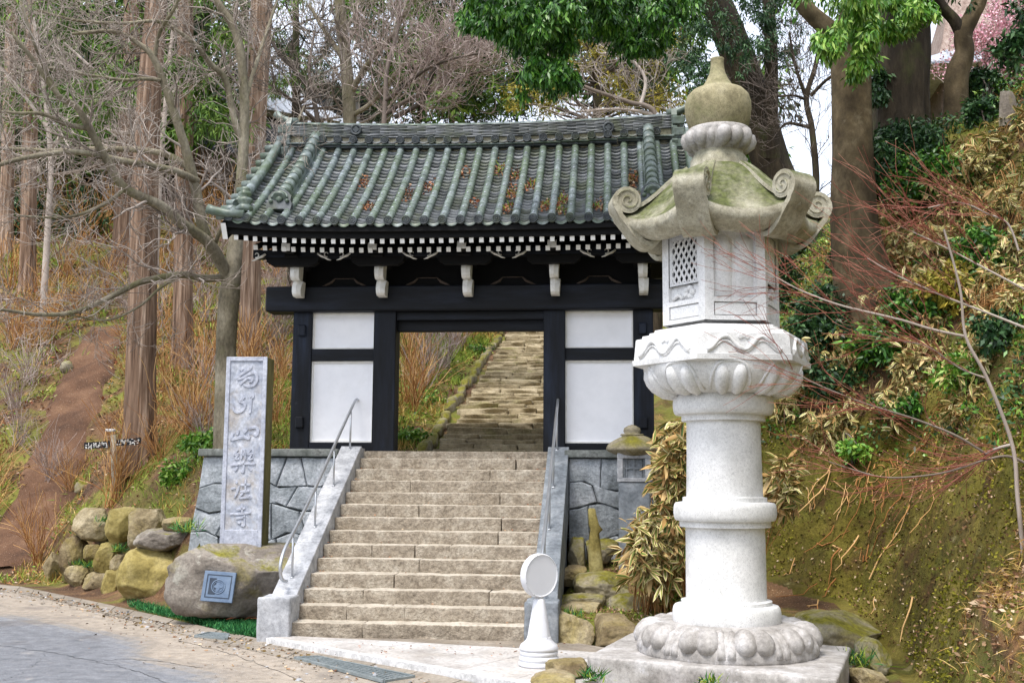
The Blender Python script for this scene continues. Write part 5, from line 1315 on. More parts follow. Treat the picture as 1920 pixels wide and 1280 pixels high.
    for p in range(NP2):
        m = MB(); ph = 0.1
        for c in (-0.17, 0.17):
            pts = []; rad = []
            for a, rr in ((0.06, 0.25), (0.16, 0.6), (0.3, 0.85), (0.45, 0.97), (0.6, 1.0), (0.74, 0.95), (0.85, 0.75), (0.93, 0.35)):
                q = on_bowl(a, -0.035 - 0.02 * (1 - rr)); th = 2 * PI * (p + 0.5 + c) / NP2 + ph; pts.append((q[0] * math.cos(th), q[0] * math.sin(th), q[1])); rad.append(0.074 * rr)
            m.tube(pts, rad, 12)
        # outer lip of the petal
        pts = []
        for t in np.linspace(-1, 1, 17):
            a = 0.97 - 0.75 * abs(t) ** 3.0; c = 0.43 * math.copysign(min(1, abs(t) ** 0.8), t); q = on_bowl(a, -0.004); th = 2 * PI * (p + 0.5 + c) / NP2 + ph; pts.append((q[0] * math.cos(th), q[0] * math.sin(th), q[1]))
        m.tube(pts, 0.017, 6); m.build('petal', LM, bw)
    # hexagonal parts. front face looks along -y, turned a little
    A0 = math.radians(4.5) - PI / 2
    def hexa(R):                                   # corners, first pair spans the front face
        return [(R * math.cos(A0 + PI / 3 * (i - 0.5)), R * math.sin(A0 + PI / 3 * (i - 0.5))) for i in range(6)]
    def frustum(m, levels):
        V = []; 
        for R, zz in levels: V += [(x, y, zz) for x, y in hexa(R)]
        N = len(levels); F = [(6 * i + j, 6 * i + (j + 1) % 6, 6 * i + 6 + (j + 1) % 6, 6 * i + 6 + j) for i in range(N - 1) for j in range(6)]
        m.add(V, F + [tuple(range(6))[::-1], tuple(6 * (N - 1) + j for j in range(6))]); return m
    Rp = 170 * k
    zP0, zP1 = z(689), z(640)
    m = frustum(MB(), [(Rp * 0.9, zP0 - 0.01), (Rp, zP0), (Rp * 1.005, zP0 + 0.05), (Rp * 0.985, zP0 + 0.055), (Rp * 0.965, zP1 - 0.01), (Rp * 0.955, zP1)])
    pf = m.build('platform', LM, lan)
    m = MB()
    for i, (R, a, b) in enumerate(((Rp * 0.90, zP1, zP1 + 0.035), (Rp * 0.82, zP1 + 0.035, zP1 + 0.065), (Rp * 0.76, zP1 + 0.065, zP1 + 0.095))):
        frustum(m, [(R, a), (R * 0.985, b)])
    m.build('platform_steps', LM, pf)
    # face frames: outward normal, tangent
    def face(i, R):
        h_ = hexa(R); a, b = Vector((*h_[i], 0)), Vector((*h_[(i + 1) % 6], 0)); c = (a + b) / 2; t = (b - a).normalized(); nrm = Vector((t.y, -t.x, 0)); return c, t, nrm, (b - a).length
    def onface(i, R, poly, z0, depth, m, back=0.03):
        c, t, nr, L = face(i, R); n = len(poly)
        V = [c + t * u + nr * depth + Vector((0, 0, z0 + v)) for u, v in poly] + [c + t * u - nr * back + Vector((0, 0, z0 + v)) for u, v in poly]
        m.add(V, [tuple(range(n))] + [(j, n + j, n + (j + 1) % n, (j + 1) % n) for j in range(n)])
    for i in range(6):                              # wave relief on the platform sides
        c, t, nr, L = face(i, Rp * 0.985); m = MB(); hh = zP1 - zP0 - 0.08
        base = zP0 + 0.07
        f = lambda u, v, d: tuple(c + t * u + nr * (d - 0.02 * (v / max(hh, .01))) + Vector((0, 0, base + v)))
        pts = [f(L * 0.40 * (s / 16 - 1), hh * (0.50 + 0.40 * math.cos(2 * PI * (s / 16 - 0.5))) * (0.9), 0.008) for s in range(33)]
        m.tube(pts, [0.022 + 0.006 * math.sin(s) for s in range(33)], 6)
        pts = [f(L * 0.40 * (s / 16 - 1), hh * (0.28 + 0.30 * math.cos(2 * PI * (s / 16 - 0.5))), 0.004) for s in range(33)]
        m.tube(pts, 0.012, 6)
        for (u, v) in ((0, 0.86), (-0.03, 0.80), (0.035, 0.80)): m.lathe([(0.03, 0), (0.022, 0.018), (0.001, 0.026)], 10, (0, 0, 0)) if False else m.tube([f(u, hh * v, -0.01), f(u, hh * v, 0.02)], [0.034, 0.02], 8)
        m.build('wave_relief', LM, pf)
    # fire box: six corner posts, alternate lattice windows and carved panels
    Rb = 112 * k; zB0, zB1 = z(613), z(424)
    fb = empty('fire_box', (0, 0, 0)); fb.parent = lan
    m = frustum(MB(), [(Rb * 0.93, zB0), (Rb * 0.90, zB1)]); m.build('core', LM, fb)
    hb = zB1 - zB0
    for i in range(6):
        c, t, nr, L = face(i, Rb); m = MB(); e = 0.085
        def plate(u0, u1, v0, v1, d, mm=m, bk=0.06):
            onface(i, Rb, [(u0, v0), (u1, v0), (u1, v1), (u0, v1)], zB0, d, mm, bk)
        plate(-L / 2, -L / 2 + e, 0, hb, 0); plate(L / 2 - e, L / 2, 0, hb, 0)
        plate(-L / 2 + e, L / 2 - e, 0, 0.04, 0); plate(-L / 2 + e, L / 2 - e, hb - 0.05, hb, 0); plate(-L / 2 + e, L / 2 - e, 0.17, 0.215, 0)
        plate(-L / 2 + e + 0.012, L / 2 - e - 0.012, 0.05, 0.16, -0.012)
        plate(-L / 2 + e, L / 2 - e, hb * 0.84, hb * 0.87, 0); plate(-L / 2 + e + 0.012, L / 2 - e - 0.012, hb * 0.88, hb - 0.06, -0.012)
        m.build('frame', LM, fb)
        u1 = L / 2 - e; v0, v1 = 0.215, hb * 0.84
        if i in (0, 2, 4):                           # carved panel with two rounded swellings
            m = MB(); 
            for s in (-1, 1):
                pts = []; n = 14
                V = []; nu, nv = 10, 14
                for a in range(nu + 1):
                    for b in range(nv + 1):
                        uu = a / nu * 2 - 1; vv = b / nv
                        edge = max(0, 1 - abs(uu) ** 3) * min(1, (1 - vv) * 5) ** 0.5 * (0.35 + 0.65 * vv)
                        V.append(tuple(c + t * (s * u1 * 0.5 + uu * u1 * 0.44) + nr * (-0.045 + 0.05 * edge) + Vector((0, 0, zB0 + v0 + (v1 - v0) * (0.02 + 0.94 * vv) - (0.05 * uu * uu * (vv > 0.8))))))
                m.add(V, [(a * (nv + 1) + b, (a + 1) * (nv + 1) + b, (a + 1) * (nv + 1) + b + 1, a * (nv + 1) + b + 1) for a in range(nu) for b in range(nv)], 0, True)
            m.build('carved_panel', LM, fb)
        else:
            vm = v0 + (v1 - v0) * 0.24
            m = MB(); onface(i, Rb, [(-u1, vm), (u1, vm), (u1, v1), (-u1, v1)], zB0, -0.038, m, 0.005); wn = m.build('window', MAT['glass_dark'] , fb)
            m = MB(); nx, nz = 5, 9
            def fp(u, v, d): return c + t * u + nr * d + Vector((0, 0, zB0 + v))
            uu0, uu1 = -u1 * 0.86, u1 * 0.86; vv0, vv1 = vm + 0.02, v1 - 0.03
            for q in range(-nz, nx + nz):
                for sg in (1, -1):
                    # diagonal bars clipped to the opening
                    step = (uu1 - uu0) / nx; a = []
                    for w_ in np.linspace(vv0, vv1, 40):
                        u = uu0 + q * step + (w_ - vv0) * 0.62 * sg + (0 if sg > 0 else (vv1 - vv0) * 0.62)
                        if uu0 <= u <= uu1: a.append((u, w_))
                    if len(a) > 2: m.tube([fp(*a[0], -0.022), fp(*a[-1], -0.022)], 0.013, 4, 0, False, False)
            m.build('lattice', LM, wn)
            m = MB()
            for (a, b, p, q) in ((-u1, uu0 + .005, vm, v1), (uu1 - .005, u1, vm, v1), (uu0, uu1, vm, vv0 + .004), (uu0, uu1, vv1 - .004, v1)):
                onface(i, Rb, [(a, p), (b, p), (b, q), (a, q)], zB0, -0.015, m, 0.04)
            m.build('window_frame', LM, fb)
            m = MB()
            for s in range(5): 
                an = 2 * PI * s / 5; m.tube([fp(u1 * 0.25 + 0.045 * math.cos(an), (v0 + vm) / 2 + 0.04 * math.sin(an), -0.05), fp(u1 * 0.25 + 0.045 * math.cos(an), (v0 + vm) / 2 + 0.04 * math.sin(an), -0.005)], [0.04, 0.018], 10)
            m.tube([fp(-u1 * 0.8, v0 + 0.02, -0.02), fp(-u1 * 0.4, v0 + 0.06, -0.015), fp(-u1 * 0.1, v0 + 0.02, -0.02)], 0.018, 8)
            m.build('flower_relief', LM, fb)
    # ---- roof with curled corners
    zE = z(427); zT = z(320); Re = 1.12; Rt = 0.27
    nt = 18; ns = 12
    def hexr(th):                                     # radius of a unit hexagon
        a = ((th - (A0 - PI / 6)) % (PI / 3)) - PI / 6; return math.cos(PI / 6) / math.cos(a)
    def corner(th):                                   # 1 at a corner, 0 mid-face
        a = abs(((th - (A0 - PI / 6)) % (PI / 3)) - PI / 6) / (PI / 6); return a
    m = MB(); NT = 96; V = []; rows = []
    def top(u, th):
        c = corner(th); r = Rt + (Re * 0.90 - Rt) * u
        rr = r * (hexr(th) * u + (1 - u) * 0.95) * (1 - 0.03 * (1 - c) * u)
        zz = zT - (zT - zE + 0.02) * (0.35 * u + 0.65 * (3 * u * u - 2 * u ** 3)) + 0.13 * c ** 2.5 * u ** 3 + 0.02
        # belly of each roof face
        zz += 0.035 * math.sin(PI * u) * (1 - c * c)
        return rr, zz
    for i in range(nt + 1):
        for j in range(NT):
            th = 2 * PI * j / NT + A0; r, zz = top(i / nt, th); V.append((r * math.cos(th), r * math.sin(th), zz))
    base = len(V)
    # edge and soffit
    low = [(1.012, -0.02), (1.016, -0.085), (1.0, -0.11), (0.96, -0.14), (0.88, -0.185), (0.80, -0.20), (0.72, -0.175), (0.66, -0.10), (0.60, 0.0)]
    for (f, dz) in low:
        for j in range(NT):
            th = 2 * PI * j / NT + A0; r, zz = top(1.0, th); c = corner(th)
            q = max(0, min(1, (f - 0.6) / 0.4)); zc = top(1.0, A0 + PI / 6 * 0)[1]
            zz2 = (zz * q + (zB1 - 0.01) * (1 - q)) + dz
            V.append((r * f * math.cos(th), r * f * math.sin(th), zz2))
    N = nt + 1 + len(low); F = [(i * NT + (j + 1) % NT, i * NT + j, (i + 1) * NT + j, (i + 1) * NT + (j + 1) % NT) for i in range(N - 1) for j in range(NT)]
    F = [f[::-1] for f in F]
    m.add(V, [f[::-1] for f in F] if False else [f for f in F], 0, True)
    me = m.mesh('roof', LR)
    import bmesh as _b; bm_ = _b.new(); bm_.from_mesh(me); _b.ops.recalc_face_normals(bm_, faces=bm_.faces); bm_.to_mesh(me); bm_.free()
    rf = link('roof', me, lan); smooth_edges(rf, 50)
    zs0 = zE - 0.28
    frustum(MB(), [(Rb * 1.10, zB1 - 0.02), (Rb * 1.10, zB1 + 0.05)]).build('under_roof_plate', LM, lan)
    # corner bands running down each hip and curling up into a scroll
    for i in range(6):
        th = A0 + PI / 6 + PI / 3 * i
        path = []
        for u in np.linspace(0.10, 0.92, 10):
            r, zz = top(u, th); path.append((r, zz + 0.012))
        r, zz = top(0.92, th)
        cr, cz = r - 0.01, zz + 0.09                   # centre of the scroll
        sp = []
        for q in range(30):
            a = PI * 0.22 + q * 0.36; 
            rad = 0.135 * (1 - q / 36)
            sp.append((cr + rad * math.cos(a - PI / 2), cz + rad * math.sin(a - PI / 2)))
        e = Vector((math.cos(th), math.sin(th), 0)); t_ = Vector((-math.sin(th), math.cos(th), 0))
        band = MB(); hw = 0.085
        def sweep(pp, w0, w1, thick, mm):
            V = []; n = len(pp)
            for q, (rr, zz_) in enumerate(pp):
                a, b = pp[max(q - 1, 0)], pp[min(q + 1, n - 1)]; d = Vector((b[0] - a[0], b[1] - a[1])).normalized(); nn = Vector((-d.y, d.x)) * thick
                w_ = w0 + (w1 - w0) * q / (n - 1)
                for (s, o) in ((-1, -1), (-1, 0.7), (-0.75, 1), (-0.25, 1.0), (-0.2, 0.75), (0.2, 0.75), (0.25, 1.0), (0.75, 1), (1, 0.7), (1, -1)):
                    V.append(e * (rr + nn.x * o) + t_ * (s * w_) + Vector((0, 0, zz_ + nn.y * o)))
            F = [(10 * q + k_, 10 * q + (k_ + 1) % 10, 10 * q + 10 + (k_ + 1) % 10, 10 * q + 10 + k_) for q in range(n - 1) for k_ in range(10)]
            mm.add(V, F + [tuple(range(10))[::-1], tuple(10 * (n - 1) + k_ for k_ in range(10))])
        sweep(path, 0.055, 0.125, 0.02, band)
        # outer underside of the corner
        und = [(r * 0.60, zB1 - 0.06), (r * 0.70, zE - 0.18), (r * 0.80, zE - 0.20), (r * 0.90, zE - 0.13), (r * 0.985, zE - 0.02), (sp[0][0] - 0.006, sp[0][1] - 0.03)]
        both = [tuple(p) for p in smooth_path2(und, 5)] + sp
        sweep(both, 0.155, 0.135, 0.028, band)
        # spiral cheeks
        for s in (-1, 1):
            V = [e * cr + t_ * (s * 0.140) + Vector((0, 0, cz))]; n = 24
            for q in range(n):
                a = 2 * PI * q / n; V.append(e * (cr + 0.125 * math.cos(a)) + t_ * (s * 0.137) + Vector((0, 0, cz + 0.125 * math.sin(a))))
            band.add(V, [(0, 1 + q, 1 + (q + 1) % n) for q in range(n)])
            pts = []
            for q in range(26):
                a = q * 0.42 + 0.4; rad = 0.115 * (1 - q / 27); pts.append(e * (cr + rad * math.cos(a)) + t_ * (s * 0.142) + Vector((0, 0, cz + rad * math.sin(a))))
            band.tube(pts, 0.011, 5)
        me = band.mesh('curled_corner', LR); bm_ = _b.new(); bm_.from_mesh(me); _b.ops.recalc_face_normals(bm_, faces=bm_.faces); bm_.to_mesh(me); bm_.free()
        o = link('curled_corner', me, lan); smooth_edges(o, 45)
    # rib lines over the roof faces
    # ---- collar and jewel
    zr0, zr1 = z(303), z(246)
    ring('neck', [(56, 332), (54, 302), (47, 292), (46, 282), (54, 276)], LR)
    lc = MB().lathe([((r - 5) * k, z(py)) for r, py in ((46, 292), (54, 287), (62, 279), (66, 270), (66, 260), (66, 252), (64, 246), (50, 243))], 64).build('lotus_collar', LB, lan)
    for p in range(16):
        th = 2 * PI * p / 16; m = MB(); big = p % 4 != 3
        pts = [((r - (5 if big else 7)) * k * math.cos(th), (r - (5 if big else 7)) * k * math.sin(th), z(py)) for r, py in ((50, 286), (56, 281), (62, 274), (64, 266), (63, 258), (60, 252))]
        m.tube(pts, [r * k * (1 if big else 0.55) for r in (3, 9, 13, 14.5, 12.5, 5)], 12); m.build('petal', LB, lc)
    jp = [(50, 250), (56, 240), (61, 225), (63.5, 208), (63, 194), (59, 182), (50, 173), (38, 168), (32, 166), (27, 160), (21, 150), (16, 140), (13.5, 130), (12.5, 120), (12.5, 114), (13.5, 111), (10, 109.5), (1, 109.5)]
    MB().lathe([(r * k, z(py)) for r, py in jp], 48).build('jewel', LJ, lan)
make_lantern()
# ------------------------------------------------------------------ vegetation helpers
def rdir(n, rng): 
    v = rng.normal(size=(n, 3)); return v / np.linalg.norm(v, axis=1, keepdims=True)
def unit(v): return v / np.maximum(np.linalg.norm(v, axis=-1, keepdims=True), 1e-9)
def diamonds(P, D, L, Wd, rng, flat=0.0):
    """leaf quads: base, side, tip, side; P (n,3) base points, D directions"""
    n = len(P); D = unit(D); side = np.cross(D, rdir(n, rng))
    if flat: side = unit(side * (1 - flat) + flat * np.cross(D, np.array([0, 0, 1.0]))[..., :])
    side = unit(side); L = np.broadcast_to(L, n)[:, None]; Wd = np.broadcast_to(Wd, n)[:, None]
    bend = np.array([0, 0, -1.0]) * L * 0.12
    V = np.stack([P, P + D * L * 0.45 + side * Wd / 2, P + D * L + bend, P + D * L * 0.45 - side * Wd / 2], 1).reshape(-1, 3)
    F = np.arange(4 * n).reshape(n, 4); return V, F
def cloud(centres, radii, per, L, Wd, rng, droop=0.3, shell=0.5, flat=0.0, sub=0):
    """leaves gathered in small sprigs around clump centres"""
    C = np.repeat(np.asarray(centres, float), per, 0); R = np.repeat(np.asarray(radii, float), per, 0)
    if R.ndim == 1: R = R[:, None] * np.ones(3)
    n = len(C); q = rdir(n, rng) * (rng.random((n, 1)) ** shell); P = C + q * R
    if sub:                                       # sprigs: several leaves from one point
        P = np.repeat(P, sub, 0); q = np.repeat(q, sub, 0); P = P + rng.normal(size=P.shape) * L * 0.35; n = len(P)
    D = unit(q * 0.7 + rdir(n, rng) * 0.9 + np.array([0, 0, -droop]))
    return diamonds(P, D, L * rng.uniform(0.7, 1.25, n), Wd * rng.uniform(0.7, 1.2, n), rng, flat)
class Twigs:
    def __init__(s, rng): s.B = {}; s.rng = rng
    def tube(s, pts, rad, n=3):
        pts = np.asarray(pts, float); s.B.setdefault((len(pts), n), []).append((pts, np.broadcast_to(np.asarray(rad, float), len(pts))))
    def arrays(s):
        Vs = []; Fs = []; Rs = []; base = 0
        for (N, n), lst in s.B.items():
            P = np.stack([q[0] for q in lst]); R = np.stack([q[1] for q in lst]); B = len(lst)
            t = unit(np.gradient(P, axis=1)); ax = unit(P[:, -1] - P[:, 0])
            ref = np.where(np.abs(ax[:, 2:]) < 0.85, np.array([[0.31, 0.17, 0.93]]), np.array([[1.0, 0.2, 0.0]]))[:, None]
            a = unit(np.cross(t, ref)); b = np.cross(t, a); th = np.arange(n) * 2 * PI / n
            ring = P[:, :, None] + R[:, :, None, None] * (a[:, :, None] * np.cos(th)[None, None, :, None] + b[:, :, None] * np.sin(th)[None, None, :, None])
            Vs.append(ring.reshape(-1, 3)); i = np.arange(N - 1)[:, None] * n; k = np.arange(n)[None]; k2 = (k + 1) % n
            f = np.stack([i + k, i + k2, i + n + k2, i + n + k], -1).reshape(-1, 4)
            Fs.append((f[None] + (np.arange(B) * N * n)[:, None, None]).reshape(-1, 4) + base); base += B * N * n
            Rs.append(np.repeat(s.rng.random(B), len(f)))
        return np.concatenate(Vs), np.concatenate(Fs), np.concatenate(Rs)
    def grow(s, p, d, L, r, lev, kids=(6, 5), ang=0.8, up=0.1, jit=0.25, flat=1.0, rmin=0.004):
        ns = 5 if lev else 3; p = np.array(p, float); d = np.array(d, float); d = d / math.sqrt(d @ d); st = L / ns
        J = s.rng.normal(size=(ns, 3)) * jit; J[:, 2] += up; pts = np.empty((ns + 1, 3)); pts[0] = p
        for i in range(ns):
            d = d + J[i]; d = d / math.sqrt(d @ d); pts[i + 1] = pts[i] + d * st
        s.tube(pts, np.linspace(r, max(rmin, r * 0.45), ns + 1), 4 if r > 0.02 else 3)
        if lev:
            k = kids[0]; Rn = s.rng.random((k, 4)); On = s.rng.normal(size=(k, 3)); On[:, 2] *= flat
            for j in range(k):
                f = 0.25 + 0.75 * (j + Rn[j, 0]) / k; i = min(int(f * ns), ns - 1); q = pts[i] + (pts[i + 1] - pts[i]) * (f * ns - i)
                dd = (pts[i + 1] - pts[i]) / st; o = On[j] - dd * (On[j] @ dd); o = o / math.sqrt(o @ o + 1e-9); a_ = ang * (0.6 + 0.6 * Rn[j, 1])
                s.grow(q, dd * math.cos(a_) + o * math.sin(a_), L * (0.42 + 0.26 * Rn[j, 2]), max(rmin, r * 0.5), lev - 1, kids[1:] or kids, ang, up, jit, flat, rmin)
    def limb(s, pts, r0, r1, n=8, kid=0, lev=2, kids=(5, 5), L=1.2, start=0.2, ang=0.9, up=0.1, flat=1.0, rmin=0.004, jit=0.25):
        P = smooth_path(pts, 6); N = len(P); rad = np.linspace(r0, r1, N); s.tube(P, rad, n)
        for j in range(kid):
            f = start + (1 - start) * (j + s.rng.random()) / kid; i = min(int(f * (N - 1)), N - 2); dd = unit(P[i + 1] - P[i])
            o = rdir(1, s.rng)[0]; o[2] *= flat; o = unit(o - dd * (o @ dd)); a_ = ang * s.rng.uniform(0.7, 1.2)
            s.grow(P[i], dd * math.cos(a_) + o * math.sin(a_), L * s.rng.uniform(0.6, 1.2), max(rmin, min(rad[i] * 0.5, 0.035)), lev, kids, ang, up, jit, flat, rmin)
        return P
    def mesh(s, name, mat, smooth=True):
        V, F, R = s.arrays(); return npmesh(name, V, F, [mat], rnd=R, smooth=smooth)
def smooth_path(pts, k=6):
    P = np.array([np.array(p, float) for p in pts]); out = []
    for i in range(len(P) - 1):
        p0, p1, p2, p3 = P[max(i - 1, 0)], P[i], P[i + 1], P[min(i + 2, len(P) - 1)]
        for t in np.linspace(0, 1, k, endpoint=False):
            out.append(0.5 * ((2 * p1) + (-p0 + p2) * t + (2 * p0 - 5 * p1 + 4 * p2 - p3) * t * t + (-p0 + 3 * p1 - 3 * p2 + p3) * t ** 3))
    out.append(P[-1]); return np.array(out)
def WP(pts): return [W(*p) for p in pts]          # (px, py, distance) triples
def trunk_mesh(name, path, rad, mat, n=20, flute=0.06, seed=0, flare=0.0, k=8):
    """a tapering trunk with fluted, uneven bark and a flared foot"""
    P = smooth_path(path, k); N = len(P); rad = np.interp(np.linspace(0, 1, N), np.linspace(0, 1, len(rad)), rad)
    t = unit(np.gradient(P, axis=0)); a = unit(np.cross(t, np.array([0.05, 1.0, 0.02]))); b = np.cross(t, a)
    th = np.arange(n) * 2 * PI / n; s = np.concatenate([[0], np.cumsum(np.linalg.norm(np.diff(P, axis=0), axis=1))])
    ph = seed * 1.7
    m = 1 + flute * (np.sin(5 * th + ph)[None] * 0.6 + np.sin(9 * th + ph * 2 + 0)[None] * 0.4) * np.ones((N, 1))
    q = np.stack([np.cos(th)[None] * np.ones((N, 1)), np.sin(th)[None] * np.ones((N, 1)), (s * 0.8)[:, None] * np.ones((1, n))], -1)
    m = m + fbm(q + seed * 3.1, 1.4, 3) * flute
    if flare:
        fl = flare * np.exp(-s / 0.55)[:, None]; m = m + fl * (1 + 0.45 * np.sin(4 * th + ph)[None])
    V = P[:, None] + (rad[:, None] * m)[..., None] * (a[:, None] * np.cos(th)[None, :, None] + b[:, None] * np.sin(th)[None, :, None])
    i = np.arange(N - 1)[:, None] * n; k_ = np.arange(n)[None]; k2 = (k_ + 1) % n
    F = np.stack([i + k_, i + k2, i + n + k2, i + n + k_], -1).reshape(-1, 4)
    return npmesh(name, V.reshape(-1, 3), F, [mat], smooth=True), P
def px_clumps(rng, boxes):
    """boxes of the photograph (x0,x1,y0,y1,dist,ddist,radius_px,count) -> centres, radii"""
    C = []; R = []
    for x0, x1, y0, y1, d, dd, r, n in boxes:
        for _ in range(n):
            y = d + rng.uniform(-dd, dd); C.append(W(rng.uniform(x0, x1), rng.uniform(y0, y1), y)[:]); R.append(r * y / FPX * rng.uniform(0.6, 1.25))
    return np.array(C), np.array(R)
def shift(me, o):                                   # make a mesh local to its root
    me.transform(Matrix.Translation(-Vector(o)))
def tree(name, base, label, cat, group=None):
    return empty(name, tuple(base), 0, label, cat, group)
def part(name, me, root):
    shift(me, root.location); return link(name, me, root)

# ------------------------------------------------------------------ cedars on the left slope
def cedar(path, rad, label, clumps, seed, per=34, mat='needle', d0=None, group='cedars on the slope', dead=None):
    rng = np.random.default_rng(seed); b = gnd(path[0][0], path[0][1], 15, 70); y = b.y
    pts = [Vector((b.x, b.y, b.z - 0.25)), *[W(px, py, y) for px, py in path[1:]]]
    root = tree('cedar_tree', b, label, 'tree', group); s = y / FPX
    me, P = trunk_mesh('trunk', pts, [r * s for r in rad], MAT['cedar_bark'], 22, 0.05, seed, 0.35)
    part('trunk', me, root)
    C, R = px_clumps(rng, [(x0, x1, y0, y1, y + dz, dd, r, n) for (x0, x1, y0, y1, dz, dd, r, n) in clumps])
    # hanging sprays: flat drooping clumps
    V, F = cloud(C, np.stack([R, R, R * 0.45], 1), per, 0.22, 0.045, rng, 0.75, 0.6, sub=4)
    part('crown', npmesh('crown', V, F, [MAT[mat]], rnd=rng.random(len(F))), root)
    tw = Twigs(rng)
    for c in C[::2]:
        i = np.argmin(np.abs(P[:, 2] - c[2] - 0.6)); q = P[i]; mid = (q + c) / 2 + np.array([0, 0, 0.25]); tw.tube(smooth_path([q, mid, c], 4), np.linspace(0.03, 0.008, 9), 4)
    part('branches', tw.mesh('branches', MAT['twig_dark']), root)
cedar([(262, 868), (266, 600), (272, 350), (280, 180), (293, 0), (305, -300), (312, -620)], [29, 26, 24, 22, 20, 15, 5], 'tall reddish cedar trunk rising beside the wooden trail sign', [(110, 260, 40, 250, 2.0, 1.5, 44, 16), (60, 420, -450, 20, 0, 3, 60, 24)], 21)
cedar([(343, 690), (345, 400), (347, 150), (350, -150), (352, -450)], [19, 17, 16, 13, 5], 'grey-brown cedar trunk on the slope between two thicker trunks', [(330, 440, 110, 260, -1, 1.5, 42, 12), (250, 460, -350, 40, 0, 3, 56, 16)], 22)
cedar([(470, 668), (470, 400), (482, 150), (491, 0), (498, -300), (502, -520)], [19, 21, 22, 21, 17, 5], 'thick reddish cedar trunk just behind the pale forked tree', [(395, 450, 40, 110, -1, 1, 30, 6), (500, 620, 60, 170, 4, 2, 34, 12), (400, 640, -380, 20, 0, 3, 60, 18)], 23)
cedar([(52, 545), (55, 300), (60, 100), (62, -200)], [15, 14, 13, 8], 'slim cedar trunk standing past the top of the dirt path', [(-20, 120, 120, 240, 0, 2, 44, 8), (-60, 160, -250, 60, 0, 3, 60, 12)], 24)
cedar([(12, 480), (16, 250), (22, 60), (24, -200)], [13, 12, 11, 8], 'slim cedar trunk beside the other slim one past the dirt path', [(-60, 80, -200, 120, 0, 2, 50, 10)], 25)
cedar([(232, 500), (240, 250), (246, 80), (250, -200)], [21, 19, 17, 10], 'dim cedar trunk half hidden behind the tall reddish one', [(140, 300, 60, 240, 1, 2, 50, 14), (120, 340, -300, 40, 0, 3, 60, 14)], 26, mat='needle')

